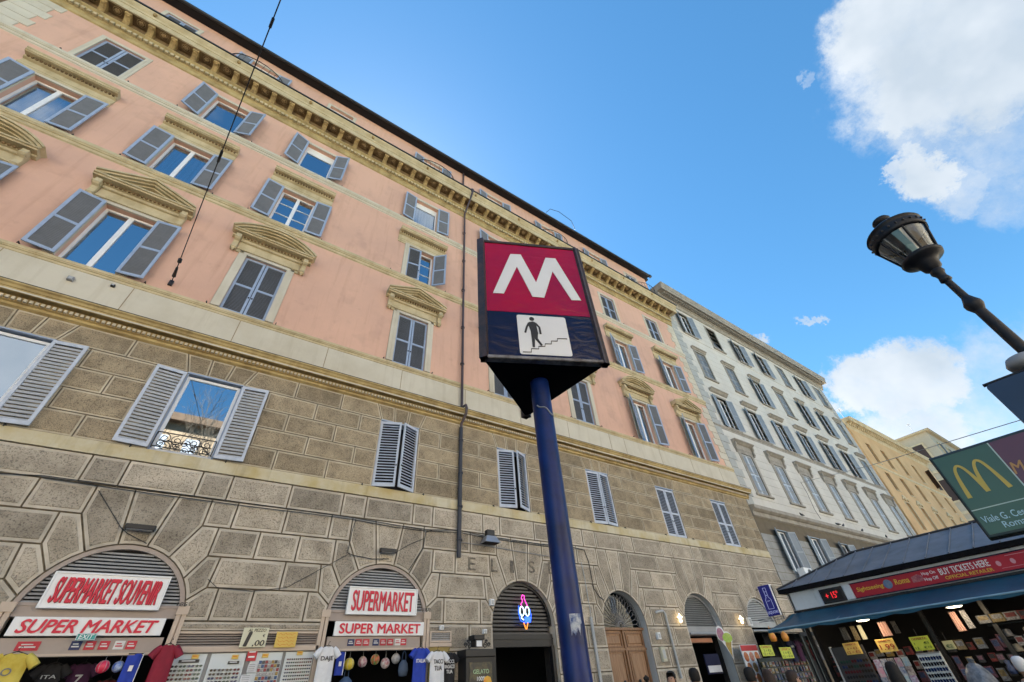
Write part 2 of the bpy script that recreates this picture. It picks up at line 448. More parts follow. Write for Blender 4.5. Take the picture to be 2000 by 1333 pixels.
def put_leaves(win, hw, h, style, state, zoff=0.0, y=0.0, lw=None, la=None, ra=None):
    """win origin = bottom centre of opening at wall face. state: open, closed or ajar"""
    w = lw or hw-.01
    me = leaf(w, h, style)
    if state == 'none': return
    if state == 'closed': L_a, R_a, yy = 0, 0, y+.03
    elif state == 'open': L_a, R_a, yy = (la if la is not None else 176), (ra if ra is not None else 176), y-.035
    else: L_a, R_a, yy = (la or 20), (ra or 20), y-.02
    # angle measured outwards from closed
    inst('shutter', me, win, (-hw, yy, zoff), (0, 0, -R(L_a)))
    inst('shutter', me, win, (hw, yy+.042*0, zoff), (0, 0, R(R_a)), (-1, 1, 1))
def sash(win, hw, h, y=.16, single=False, grid=0, blind_h=0, curtain=False, zoff=0.0):
    b = MB(); t = .07
    b.box(-hw, -hw+t, y, y+.06, zoff, zoff+h); b.box(hw-t, hw, y, y+.06, zoff, zoff+h); b.box(-hw+t, hw-t, y, y+.06, zoff, zoff+t); b.box(-hw+t, hw-t, y, y+.06, zoff+h-t, zoff+h)
    if not single: b.box(-.06, .06, y-.01, y+.055, zoff+t, zoff+h-t)
    for k in range(1, grid+1):
        zz_ = zoff+t+(h-2*t)*k/(grid+1)
        b.box(-hw+t, hw-t, y+.01, y+.05, zz_-.015, zz_+.015)
    if blind_h: b.box(-hw+t, hw-t, y+.002, y+.02, zoff+h-t-blind_h, zoff+h-t+.001, 1)
    b.build('sash', [sash_w, blind], win)
    rows = grid+1
    cols = [(-hw+t, hw-t)] if single else [(-hw+t, -.06), (.06, hw-t)]
    for a, c in cols:
        p = MB(); p.add([(a, y+.03, zoff+t), (c, y+.03, zoff+t), (c, y+.03, zoff+h-t), (a, y+.03, zoff+h-t)], [(0, 1, 2, 3)])
        p.build('pane', glass, win)
    if curtain:
        cb = MB(); n = 26; vs = []
        for i in range(n+1):
            x = -hw+.05+(2*hw-.1)*i/n; yy = y+.16+.02*math.sin(i*1.7)
            vs += [(x, yy, zoff+.03), (x, yy, zoff+h*.98)]
        cb.add(vs, [(2*i, 2*i+2, 2*i+3, 2*i+1) for i in range(n)], 0, True)
        cb.build('curtain', curt, win)

# ------------------------------------------------------------------ pink palazzo
XL, XR = -11.7, 24.9
pz = thing('palazzo', 'pink stuccoed palazzo with yellow cornices above a rusticated stone base of arched shops', 'building', (6.6, 12.0, 0), world=True)
CU = [-8.7, -4.93, -1.2, 4.25, 8.65, 13.1, 17.6, 22.05]
CM = [-5.02, -1.06, 4.25, 8.70, 13.13, 17.55, 21.85]
HW = .63
F2, F3, F4 = (11.12, 13.56), (15.84, 17.96), (19.93, 22.03)
holes = [(c-HW, c+HW, *f) for c in CU for f in (F2, F3, F4)]
b = MB(); wallgrid(b, XL, XR, 9.7, 22.66, holes, YF, .3, 0); b.build('pink_wall', pink, pz)
# body and dark core
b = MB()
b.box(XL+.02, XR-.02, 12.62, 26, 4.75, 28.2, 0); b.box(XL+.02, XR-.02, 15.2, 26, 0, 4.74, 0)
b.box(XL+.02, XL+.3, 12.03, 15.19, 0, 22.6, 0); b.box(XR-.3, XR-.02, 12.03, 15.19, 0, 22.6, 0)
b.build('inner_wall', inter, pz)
b = MB(); b.box(XL, XR, 12.31, 26.2, 28.42, 28.6); b.build('roof', eave_m, pz)
b = MB(); wallgrid(b, XL, 24.3, 24.40, 28.45, [(c-.62, c+.62, 24.9, 27.3) for c in (-8.72, -5.1, -1.2, 4.4, 8.95, 13.5, 18.1, 22.2)], 12.3, .25); b.build('attic_wall', pink, pz)
b = MB(); b.extr([(12.3, 28.62), (11.86, 28.22), (11.84, 28.16), (11.86, 28.12), (12.3, 28.14)], XL, 24.38); b.build('eave', eave_m, pz)
b = MB(); b.tube([(XL, 11.80, 28.16), (24.5, 11.80, 28.16)], .085, 10); b.box(24.3, 24.52, 11.7, 11.9, 28.0, 28.2)
b.build('gutter', gutter_m, pz)

# crown cornice
b = MB()
b.extr([(12.0, 23.0), (11.92, 23.0), (11.90, 22.93), (11.95, 22.86), (11.95, 22.66), (12.0, 22.62)], XL, XR)
b.build('architrave', ochre, pz)
b = MB()
b.extr([(12.0, 23.42), (11.80, 23.42), (11.78, 23.34), (11.86, 23.26), (11.86, 23.20), (11.90, 23.18), (11.90, 23.0), (12.0, 23.0)], XL, XR)
b.build('dentil_band', ochre, pz)
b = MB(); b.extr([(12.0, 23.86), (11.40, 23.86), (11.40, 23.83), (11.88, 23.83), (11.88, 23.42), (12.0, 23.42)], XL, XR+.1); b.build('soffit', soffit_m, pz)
b = MB()
b.extr([(12.6, 24.50), (11.22, 24.50), (11.22, 24.44), (11.25, 24.36), (11.33, 24.26), (11.34, 24.14), (11.37, 24.12), (11.37, 23.80), (11.43, 23.80), (11.43, 23.86), (12.6, 23.86)], XL-.1, XR+.45)
b.build('corona', trim, pz)
b = MB(); b.extr([(11.4, 24.58), (11.17, 24.58), (11.17, 24.505), (11.4, 24.505)], XL-.1, XR+.5); b.build('cornice_flashing', gutter_m, pz)
dm = MB(); dm.bbox(-.058, .058, 0, .115, 0, .15, .008); dm = dm.mesh('dentil', [trim])
n = int((XR-XL)/.18)
for i in range(n): inst('dentil', dm, pz, (XL+.12+i*.18-6.6, 11.80-12, 23.02))
# egg moulding strip
b = MB()
for i in range(int((XR-XL)/.18)):
    x = XL+.12+i*.18; b.box(x-.035, x+.035, 11.845, 11.9, 23.19, 23.25)
b.build('egg_moulding', trim, pz)['kind'] = 'stuff'
mm = MB()
mm.extr([(0.02, .40), (-.42, .40), (-.43, .33), (-.38, .26), (-.30, .24), (-.22, .19), (-.12, .10), (-.06, .03), (0.02, 0)], -.10, .10)
mm.extr([(0.0, .30), (-.40, .355), (-.425, .30), (-.36, .22), (-.28, .20), (-.18, .13), (-.08, .02), (0, -.02)], -.055, .055)
mm.tube([(-.11, -.385, .30), (.11, -.385, .30)], .05, 10); mm.tube([(-.11, -.06, .06), (.11, -.06, .06)], .045, 8)
mm = mm.mesh('modillion', [mat('modillion_stucco', (.46, .33, .14), .85, vs=5, col2=(.24, .16, .07), bump=.2)])
rm = MB()
rm.box(-.20, .20, -.20, .20, -.012, 0, 1)
for k in range(6):
    a = k*math.pi/3; rm.lathe([(0, -.05), (.035, -.042), (.045, -.02), (.03, -.008)], 6, (.06*math.cos(a), .06*math.sin(a), 0), 0)
rm.lathe([(0, -.07), (.03, -.055), (.03, -.01)], 8, (0, 0, 0), 0)
rm.lathe([(.13, -.008), (.145, -.03), (.16, -.008)], 16, (0, 0, 0), 0)
rm = rm.mesh('rosette', [mat('rosette_stucco', (.42, .30, .15), .9, vs=6, col2=(.20, .13, .07)), soffit_m])
x = -9.75-.78*3
k = 0
while x < XR+.1:
    if x > XL+.1: inst('rosette', rm, pz, (x-6.6, 11.645-12, 23.828))
    if XL+.1 < x+.39 < XR-.05: inst('modillion', mm, pz, (x+.39-6.6, 11.88-12, 23.428))
    if k % 2 == 0 and x < XR and k % 4 != 2:
        lb = MB(); lb.lathe([(0, -.10), (.045, -.09), (.075, -.03), (.08, .03), (.04, .08), (0, .09)], 8); lm = lb.mesh('lion_mask', [MATS['modillion_stucco']]) if k == 0 else lm
        inst('lion_mask', lm, pz, (x+.25-6.6, 11.27-12, 24.36))
    x += .78; k += 1

# string courses
def string(z0, z1, pr, m_, name='string_course'):
    b = MB(); h = z1-z0
    b.extr([(YF, z1), (YF-pr, z1-.01), (YF-pr, z0+h*.62), (YF-pr*.75, z0+h*.55), (YF-pr*.75, z0+h*.45), (YF-pr*.4, z0+h*.40), (YF-pr*.4, z0+h*.12), (YF-.01, z0+h*.06), (YF, z0)], XL, XR)
    return b.build(name, m_, pz)
string(15.44, 15.80, .10, trim); string(19.52, 19.88, .10, cream)
string(10.84, 11.08, .07, trim)
# cream belt below the first pink floor with joints
b = MB(); wallgrid(b, XL, XR, 9.74, 10.84, [], YF-.035, .0); b.add([(XL, YF-.035, 10.84), (XR, YF-.035, 10.84), (XR, YF, 10.84), (XL, YF, 10.84)], [(0, 1, 2, 3)])
b.build('cream_belt', cream, pz)
b = MB()
x = -11.0
while x < XR:
    b.box(x, x+.018, YF-.041, YF-.037, 9.76, 10.84, 0); x += 1.02 if int(x*7) % 2 else 2.6
b.box(XL, XR, YF-.040, YF-.037, 9.98, 9.995)
b.build('belt_joint', mat('stained_joint', (.33, .25, .15), .9), pz)
# mezzanine cornice
b = MB()
b.extr([(12.0, 9.76), (11.60, 9.74), (11.60, 9.70), (11.64, 9.67), (11.66, 9.61), (11.68, 9.60), (11.68, 9.515), (11.71, 9.51), (11.71, 9.53), (11.88, 9.53), (11.88, 9.39), (11.93, 9.37), (11.93, 9.31), (12.0, 9.27)], XL, XR+.28)
b.build('mezzanine_cornice', ochre, pz)
b = MB(); b.extr([(12.0, 9.775), (11.60, 9.762), (11.60, 9.742), (12.0, 9.745)], XL, XR+.3); b.build('cornice_flashing', blackm, pz)
b = MB(); b.box(XL, XR+.281, 11.672, 11.679, 9.52, 9.56); b.build('cornice_light_strip', cream, pz)  # cream strip puts a lit band of the corona into the colour
b = MB(); x = XL+.05
while x < XR: b.box(x, x+.058, 11.82, 11.88, 9.40, 9.475); x += .103
b.build('small_dentils', cream, pz)['kind'] = 'stuff'  # paler cream carries the brightness of the lit dentils

# quoins
for side in (0, 1):
    z = 9.75 if side == 0 else 11.1
    k = 0
    while z < 22.5:
        z2 = min(z+.46, 22.6); q = MB()
        w_ = .98 if k % 2 else .78
        if side == 0: q.bbox(XL, XL+w_, YF-.03, YF+.0, z+.012, z2-.008, .012)
        else: q.bbox(XR-(.86 if k % 2 else .62), XR, YF-.03, YF, z+.012, z2-.008, .012)
        if not (15.3 < (z+z2)/2 < 15.9 or 19.45 < (z+z2)/2 < 19.95): q.build('quoin', cream, pz)
        z = z2; k += 1

# hoods and pediments ---------------------------------------------------
def hood_mesh():
    b = MB()
    b.extr([(0, .86), (-.34, .84), (-.34, .80), (-.31, .77), (-.31, .70), (-.27, .68), (-.27, .655), (-.12, .655), (-.12, .56), (-.08, .54), (-.03, .52), (-.03, .30), (-.07, .28), (-.07, .22), (-.05, .20), (-.05, .10), (-.03, .10), (-.03, 0), (0, 0)], -1.20, 1.20)
    for i in range(22):
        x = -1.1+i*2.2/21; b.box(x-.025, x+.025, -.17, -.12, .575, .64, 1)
    return b.mesh('hood', [trim, soffit_m])
def console(b, x, z, m=0):
    b.extr([(0, z+.62), (-.27, z+.62), (-.27, z+.50), (-.30, z+.44), (-.25, z+.38), (-.17, z+.34), (-.13, z+.24), (-.14, z+.12), (-.18, z+.06), (-.13, z), (-.05, z-.02), (0, z)], x-.075, x+.075, m)
    b.tube([(x-.09, -.20, z+.47), (x+.09, -.20, z+.47)], .07, 10, m); b.tube([(x-.085, -.10, z+.06), (x+.085, -.10, z+.06)], .055, 10, m)
    b.tube([(x, -.11, z+.02), (x, -.09, z-.1)], [.05, .015], 8, m)
def pediment_mesh(seg):
    b = MB(); pr = -.38; w = 1.27
    # frieze and architrave over the frame
    b.extr([(0, .62), (-.10, .60), (-.10, .50), (-.04, .48), (-.04, .22), (-.08, .20), (-.08, .12), (-.05, .11), (-.05, 0), (0, 0)], -.98, .98)
    console(b, -1.08, .02); console(b, 1.08, .02)
    # horizontal cornice
    b.extr([(0, .80), (pr, .80), (pr, .755), (pr+.05, .74), (pr+.05, .69), (-.14, .69), (-.14, .62), (-.06, .60), (0, .60)], -w, w)
    for i in range(20):
        x = -1.02+i*2.04/19; b.box(x-.028, x+.028, -.19, -.141, .625, .685, 1)
    rise = .52
    if seg:
        def crv(o, n=18):
            r_ = (w*w+rise*rise)/(2*rise); zc = .80+rise-r_; a = math.asin(w/r_)
            return [((r_+o)*math.sin(-a+2*a*i/n), zc+(r_+o)*math.cos(-a+2*a*i/n)) for i in range(n+1)]
    else:
        def crv(o, n=2):
            a = math.atan2(rise, w); return [(-w, .80+o/math.cos(a)), (0, .80+rise+o/math.cos(a)), (w, .80+o/math.cos(a))]
    for (o0, o1, y0, mm_) in ((.07, .13, pr-.02, 0), (.0, .07, pr+.04, 0), (-.05, .0, pr+.13, 0), (-.10, -.05, -.15, 0)):
        A, B_ = crv(o0), crv(o1); nn = len(A)
        for i in range(nn-1):
            poly = [A[i], A[i+1], B_[i+1], B_[i]]
            b.prism(poly, y0, 0, mm_)
    A = crv(-.10); 
    b.prism([(A[-1][0]*.86, .802)]+[(x_*.86, z_) for x_, z_ in reversed(A)]+[(-A[-1][0]*.86, .802)] if False else [(-w*.8, .802), (w*.8, .802)]+[(x_, z_) for x_, z_ in reversed(A) if abs(x_) < w*.82 and z_ > .80], -.02, 0, 0)
    # ornament strip in the tympanum
    if seg: pts = [(x_, z_) for x_, z_ in arcpts(0, .80-1.15, 1.42, R(62), R(118), 12)]
    else: pts = [(-.62, .87), (0, 1.11), (.62, .87)]
    for i in range(len(pts)-1): 
        a_, c_ = pts[i], pts[i+1]; m_ = 5 if not seg else 1
        for k in range(m_*2):
            t0 = k/(m_*2); px, pz_ = a_[0]+(c_[0]-a_[0])*t0, a_[1]+(c_[1]-a_[1])*t0
            b.lathe([(0, -.02), (.03, -.01), (.03, .01), (0, .02)], 6, (px, -.035, pz_), 1)
    return b.mesh('pediment', [trim, soffit_m])
HOOD, PSEG, PTRI = hood_mesh(), pediment_mesh(True), pediment_mesh(False)
def surround(b, hw, h, w_, y, m=0, sill=True):
    b.bbox(-hw-w_, -hw, -y, 0, 0, h+w_, .012, m); b.bbox(hw, hw+w_, -y, 0, 0, h+w_, .012, m); b.bbox(-hw, hw, -y, 0, h, h+w_, .012, m)
    b.box(-hw-w_*.45, -hw, -y-.012, -y+.012, 0, h+w_*.45, m); b.box(hw, hw+w_*.45, -y-.012, -y+.012, 0, h+w_*.45, m); b.box(-hw, hw, -y-.012, -y+.012, h, h+w_*.45, m)
def hooks(b, hw, z=.02, w_=0.0):
    for s_ in (-1, 1):
        b.tube([(s_*(hw+w_+.12), 0, z), (s_*(hw+w_+.12), -.09, z), (s_*(hw+w_+.12), -.10, z-.06)], .014, 5, 1)
P_F2 = {0: 'open', 1: 'open', 2: 'closed', 3: 'closed', 4: 'closed', 5: 'closed', 6: 'open', 7: 'open'}
P_F3 = {0: 'open', 1: 'open', 2: 'open', 3: 'half', 4: 'closed', 5: 'open', 6: 'open', 7: 'open'}
P_F4 = {0: 'closed', 1: 'open', 2: 'open', 3: 'open', 4: 'open', 5: 'closed', 6: 'closed', 7: 'closed'}
for i, c in enumerate(CU):
    for fi, (f, st) in enumerate(((F2, P_F2[i]), (F3, P_F3[i]), (F4, P_F4[i]))):
        h = f[1]-f[0]
        wb = MB()
        surround(wb, HW, h, (.24, .20, .17)[fi], (.05, .045, .03)[fi], 0); hooks(wb, HW, .02, .2 if st == 'closed' else .55)
        wb.v = [tuple(v) for v in wb.v]
        win = wb.build('window', [cream if st == 'closed' or fi < 2 else cream, iron], pz, None)
        win.location = (c-6.6, 0, f[0])
        if st == 'closed': put_leaves(win, HW, h, 'flat', 'closed', y=.02)
        elif st == 'half':
            inst('shutter', leaf(HW-.01, h, 'flat'), win, (-HW, .04, 0), (0, 0, -R(8)))
            inst('shutter', leaf(HW-.01, h, 'flat'), win, (HW, -.035, 0), (0, 0, R(140)), (-1, 1, 1))
            sash(win, HW, h, grid=2)
        else:
            la, ra = 175-rnd.random()*8, 175-rnd.random()*8
            if fi == 2 and i in (1,): la, ra = 158, 160
            if fi == 2 and i in (2,): la, ra = 165, 158
            if fi == 0 and i >= 6: la, ra = 150, 168
            if fi == 1 and i >= 6: la, ra = 158, 170
            put_leaves(win, HW, h, 'flat', 'open', y=-.05, la=la, ra=ra)
            sash(win, HW, h, grid=2 if (fi == 1 and i == 2) else 0, single=(fi == 2 and i in (1, 2, 3)), blind_h={(2, 2): .42, (2, 3): .35}.get((fi, i), 0),
                 curtain=((fi, i) in ((2, 3), (1, 0), (1, 1), (0, 7), (0, 6), (1, 6))))
    inst('hood', HOOD, pz, (c-6.6, 0, F3[1]+.02))
    inst('pediment', PSEG if i % 2 == 0 else PTRI, pz, (c-6.6, 0, F2[1]+.03))
# attic windows, balconies
ATT = [(-8.72, 'closed'), (-5.1, 'open'), (-1.2, 'none'), (4.4, 'open'), (8.95, 'open'), (13.5, 'open'), (18.1, 'open'), (22.2, 'closed')]
for c, st in ATT:
    wb = MB(); surround(wb, .62, 2.4, .16, .03, 0)
    win = wb.build('window', [cream, iron], pz); win.location = (c-6.6, .3, 24.9)
    put_leaves(win, .62, 2.4, 'flat', st, y=0, la=172, ra=172)
    if st != 'closed': sash(win, .62, 2.4, y=.14, curtain=False)
for c in (-5.15, 4.5, 13.6, 22.9):
    b = MB(); w_ = 1.25; y0_, yb = 12.26, 11.42
    P_ = [(c-w_*math.cos(math.pi*k/14), y0_-.1-(y0_-.1-yb)*math.sin(math.pi*k/14)**.8) for k in range(15)]
    for z in (25.78, 25.0): b.tube([(c-w_, y0_, z)]+[(x_, y_, z) for x_, y_ in P_]+[(c+w_, y0_, z)], .022, 6)
    for x_, y_ in P_: b.tube([(x_, y_, 24.5), (x_, y_, 25.78)], .011, 4)
    b.build('balcony_railing', iron, pz)
b = MB(); b.tube([(14.4-1.3, 11.7, 28.3), (14.4-.9, 11.6, 28.95), (14.4, 11.6, 29.35), (14.4+1.2, 11.6, 29.1), (15.9, 11.7, 28.3)], .02, 5); b.build('awning_hoop', iron, pz)

# downpipe
dp = thing('downpipe', 'dark brown rain downpipe running down the pink facade beside the fourth window column', 'drainpipe', (6.46, 11.9, 4.8), world=True)
b = MB()
b.tube([(6.52, 12.22, 28.1), (6.52, 12.22, 24.6)], .055, 8); b.build('upper_pipe', pipe_m, dp)
b = MB(); b.tube([(6.60, 11.22, 24.62), (6.60, 11.20, 24.3), (6.55, 11.45, 23.7), (6.50, 11.80, 23.1), (6.48, 11.9, 22.9), (6.47, 11.9, 15.9), (6.46, 11.88, 9.95), (6.45, 11.55, 9.86), (6.46, 11.5, 9.7), (6.46, 11.55, 9.5), (6.45, 11.86, 9.25), (6.45, 11.9, 9.0)], .052, 8)
b.lathe([(.05, -.12), (.13, 0), (.13, .1), (.02, .1)], 10, (6.60, 11.24, 24.5)); b.build('middle_pipe', pipe_m, dp)
b = MB(); b.tube([(6.45, 11.9, 9.1), (6.44, 11.9, 4.82)], .068, 10); b.build('lower_pipe', pipe_d, dp)
for z in (21.0, 18.6, 16.4, 14, 12, 8.6, 7.4, 6.3, 5.3):
    b = MB(); b.lathe([(.075, -.03), (.085, -.03), (.085, .03), (.075, .03)], 10, (6.46, 11.9, z)); b.box(6.44, 6.48, 11.9, 12.0, z-.02, z+.02); b.build('bracket', pipe_d, dp)

# ------------------------------------------------------------------ rusticated base
BLK = []
def blk(poly, zone=0, y0=YF): BLK.append((poly, zone, y0))
def rect(x0, x1, z0, z1): return [(x0, z0), (x1, z0), (x1, z1), (x0, z1)]
# mezzanine courses
zc = [6.51+.552*k for k in range(5)]+[9.28]
edges = [XL]+[e for c in CM for e in (c-.66, c+.66)]+[XR]
for ci in range(4):
    for k in range(0, len(edges), 2):
        a, d = edges[k], edges[k+1]; Lr = d-a
        if Lr < .5: blk(rect(a, d, zc[ci], zc[ci+1])); continue
        nb = max(1, round(Lr/1.33))
        if ci % 2 == 0: cuts = [a+Lr*j/nb for j in range(nb+1)]
        else: cuts = [a]+[a+Lr*(j+.5)/nb for j in range(nb)]+[d]
        for j in range(len(cuts)-1):
            if cuts[j+1]-cuts[j] > .12: blk(rect(cuts[j], cuts[j+1], zc[ci], zc[ci+1]))
zt0, zt1 = zc[4], 9.28
for k, c in enumerate(CM):
    bx = [c-.66, c-.36, c+.10-.0, c+.58-.0]; bx = [c-.70, c-.27, c+.20, c+.66]; tx = [c-.80, c-.33, c+.20, c+.80]
    bx = [c-.66, c-.22, c+.22, c+.66]; tx = [c-.85, c-.27, c+.27, c+.85]
    for j in range(3): blk([(bx[j], zt0), (bx[j+1], zt0), (tx[j+1], zt1), (tx[j], zt1)])
    nx = CM[k+1]-.66 if k+1 < len(CM) else XR
    nt_ = CM[k+1]-.85 if k+1 < len(CM) else XR
    Lr = nx-(c+.66); nb = max(1, round(Lr/1.33))
    cu = [c+.66+Lr*(j)/nb for j in range(nb+1)]
    for j in range(nb):
        b0, b1 = cu[j], cu[j+1]; t0 = tx[3] if j == 0 else b0; t1 = nt_ if j == nb-1 else b1
        blk([(b0, zt0), (b1, zt0), (t1, zt1), (t0, zt1)])
c = CM[0]; blk([(c-2.3, zt0), (c-.66, zt0), (c-.85, zt1), (c-2.3, zt1)]); blk(rect(XL, c-2.3, zt0, zt1))
# arches
ARC = [(-5.6, 1.3), (-1.12, 1.31), (4.28, 1.31), (8.75, 1.13), (13.05, 1.04), (17.5, 1.13), (21.85, 1.12)]
ZL = [.0, .2, .8, 1.4, 2.0, 2.6, 3.2, 3.8, 4.4, 5.0, 5.6, 6.21]
SPR = 3.2
def arch_z(r): return SPR + (4.5-SPR-1.31 if r > 1.2 else .0)
joins = {}
for (c, r) in ARC:
    k = r/1.31; ztop = lambda dx: SPR+math.sqrt(max(0, r*r-dx*dx))
    an = [math.pi/2-a for a in (.185, .55, .985, 1.30, math.pi/2)]
    P_ = lambda a: (r*math.cos(a), SPR+r*math.sin(a))
    aj = [an[0], an[1], .60, .27, 0.0]
    xo = [.41*k, 1.03*k+.02, 1.38*k, 1.62*k, 1.78*k]
    def arc(a0, a1, n=3): return [P_(a0+(a1-a0)*i/n) for i in range(n+1)]
    key = arc(math.pi-aj[0], aj[0], 4)
    polys = []
    polys.append(([(x_, z_) for x_, z_ in key]+[(xo[0], 5.6), (-xo[0], 5.6)], True))
    polys.append((arc(aj[0], aj[1])+[(xo[1], 5.0), (xo[1], 5.6), (xo[0], 5.6)], False))
    polys.append((arc(aj[1], aj[2])+[(xo[2]-.02, 4.4), (xo[2], 5.0), (xo[1], 5.0)], False))
    polys.append((arc(aj[2], aj[3])+[(xo[3]-.06, 3.8), (xo[3], 4.4), (xo[2]-.02, 4.4)], False))
    polys.append((arc(aj[3], aj[4])+[(xo[4], 3.2), (xo[4], 3.8), (xo[3]-.06, 3.8)], False))
    for poly, sym in polys:
        blk([(c+x_, z_) for x_, z_ in poly], 1)
        if not sym: blk([(c-x_, z_) for x_, z_ in reversed(poly)], 1)
    joins[c] = {5.0: xo[1], 4.4: xo[2], 3.8: xo[3], 3.2: xo[4], 'r': r}
for i in range(len(ARC)):
    c, r = ARC[i]; J = joins[c]
    c2 = ARC[i+1][0] if i+1 < len(ARC) else None
    for li in range(len(ZL)-2):
        z0, z1 = ZL[li], ZL[li+1]
        if z0 >= 3.2-1e-6:
            key = round(z0, 1); xl = c+J[key]; xr = c2-joins[c2][key] if c2 is not None else XR
            xl1, xr1 = xl, xr
            # sloping step joints of the voussoirs
            if key == 3.8: xl1, xl = xl, c+J[3.8]-.06; xr1, xr = (xr, xr+.06) if c2 is not None else (xr, xr)
            elif key == 4.4: xl1, xl = xl, c+J[4.4]-.02; xr1, xr = (xr, xr+.02) if c2 is not None else (xr, xr)
        else:
            if z0 > 1.35:
                pass
            xl = c+r; xr = c2-ARC[i+1][1] if c2 is not None else XR; xl1, xr1 = xl, xr
            if i in (1,) and z0 < 3.15:     # display windows stand between the two supermarket arches
                z1 = z1
                if z0 < 2.55: continue
                blk(rect(xl, xr, 3.03, z1), 1); continue
        Lr = xr-xl
        nb = max(1, round(Lr/(1.15 if li % 2 else .95)))
        fr = [j/nb for j in range(nb+1)]
        if nb >= 3 and li % 2: fr = [0, .5/nb*1.0]+[(j+.5)/nb for j in range(1, nb)]+[1]
        if nb == 2: fr = [0, .62 if li % 2 else .38, 1]
        for j in range(len(fr)-1):
            b0, b1 = xl+Lr*fr[j], xl+Lr*fr[j+1]; t0 = xl1 if j == 0 else b0; t1 = xr1 if j == len(fr)-2 else b1
            blk([(b0, z0), (b1, z0), (t1, z1), (t0, z1)], 1 if z0 < 4.9 or True else 0)
# top plain course
pat = []
for i, (c, r) in enumerate(ARC):
    s_ = c-.42; pat += [c-1.4, c-.75, c+.66, c+1.30]
    if i+1 < len(ARC):
        c2 = ARC[i+1][0]; gap = c2-1.4-(c+1.30); nn = max(1, round(gap/1.35))
        for j in range(1, nn): pat.append(c+1.30+gap*j/nn)
pat = [XL, -9.3, -8.1]+pat+[XR]
pat = sorted(p for p in pat if XL <= p <= XR)
for j in range(len(pat)-1):
    if pat[j+1]-pat[j] > .1: blk(rect(pat[j], pat[j+1], 5.6, 6.21), 2)
blk(rect(XL, ARC[0][0]-1.9, 0, 5.6), 1)
def block_geo(b, poly, zone, y0):
    xs = [p[0] for p in poly]; zs_ = [p[1] for p in poly]
    mn = min(max(xs)-min(xs), max(zs_)-min(zs_))
    jb = .012 if zone == 0 else .017; mg = min(.055, mn*.18)
    if zone == 0: mg = min(.04, mn*.18)
    pr = rnd.uniform(-.004, .004)
    r0_ = poly; r1_ = inset(poly, jb); r2_ = inset(poly, jb+mg); r3_ = inset(poly, jb+mg+.012)
    n = len(poly); vs = []
    for rr_, yy in ((r0_, y0+.05), (r1_, y0+pr), (r2_, y0+pr), (r3_, y0-.012+pr)): vs += [(x_, yy, z_) for x_, z_ in rr_]
    e = 0 if zone == 0 else 2
    for L_ in range(3):
        b.add(vs[L_*n:(L_+2)*n], [(i, (i+1) % n, (i+1) % n+n, i+n) for i in range(n)], 4 if L_ == 0 else (e if L_ < 2 else e+1))
    b.add(vs[3*n:], [tuple(range(n))], e+1)
def bd(t):
    p = t[0]; cx = sum(q[0] for q in p)/len(p); cz = sum(q[1] for q in p)/len(p)
    w_ = max(q[0] for q in p)-min(q[0] for q in p)
    if cx < -6.5-cz*.5: return 99
    return math.hypot(cx, 12, cz-1.6)**2/ max(.1, w_) if cz > 1.2 else 1e6
BLK.sort(key=bd)
smats = [st_edge, st_face, st_edge2, st_face2, mat('mortar', (.34, .29, .215), .95, var=.2, vs=4)]
BLK = [t for t in BLK if max(q[0] for q in t[0]) > -9]
rest = MB()
for k, (poly, zone, y0) in enumerate(BLK):
    if k < 296:
        b = MB(); block_geo(b, poly, zone, y0)
        cx = sum(q[0] for q in poly)/len(poly); cz = sum(q[1] for q in poly)/len(poly)
        b.build('stone_block', smats, pz, (cx, y0, cz))
    else: block_geo(rest, poly, zone, y0)
rest.build('stonework', smats, pz)['kind'] = 'stuff'
b = MB(); b.box(XL, XR+.0, YF-.03, YF+.03, 6.215, 6.505)
b.build('sill_band', mat('stained_sill', (.58, .53, .40), .9, vs=1.1, col2=(.47, .375, .18), streak=.3, bump=.15, bs=20), pz)
b = MB()
for c in CM:       # reveals of the mezzanine windows
    for (a, d, e, f) in ((c-.70, c-.66, 6.51, 8.72), (c+.66, c+.70, 6.51, 8.72)): b.box(a, d, YF+.03, YF+.32, e, f)
    b.box(c-.70, c+.70, YF+.03, YF+.32, 8.72, 8.76); b.box(c-.66, c+.66, YF+.0, YF+.32, 6.46, 6.52)
b.build('window_reveal', st_edge, pz)
for (c, r) in ARC:
    b = MB(); A = [(c+r, 0)]+arcpts(c, SPR, r, 0, math.pi, 20)+[(c-r, 0)]
    vs = [(x_, YF+.02, z_) for x_, z_ in A]+[(x_, YF+.40, z_) for x_, z_ in A]; n = len(A)
    b.add(vs, [(i, i+1, i+1+n, i+n) for i in range(n-1)], 0)
    b.build('arch_reveal', st_edge2 if c not in (13.05, 17.5) else greyl, pz)
# partition of the ground floor rooms behind the piers
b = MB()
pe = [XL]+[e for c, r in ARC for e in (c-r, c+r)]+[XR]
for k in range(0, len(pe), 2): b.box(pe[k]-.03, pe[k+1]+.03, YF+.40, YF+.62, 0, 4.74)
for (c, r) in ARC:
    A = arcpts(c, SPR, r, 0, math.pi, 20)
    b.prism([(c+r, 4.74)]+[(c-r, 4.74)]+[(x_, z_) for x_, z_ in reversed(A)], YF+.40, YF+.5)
b.build('room_partition', inter, pz)

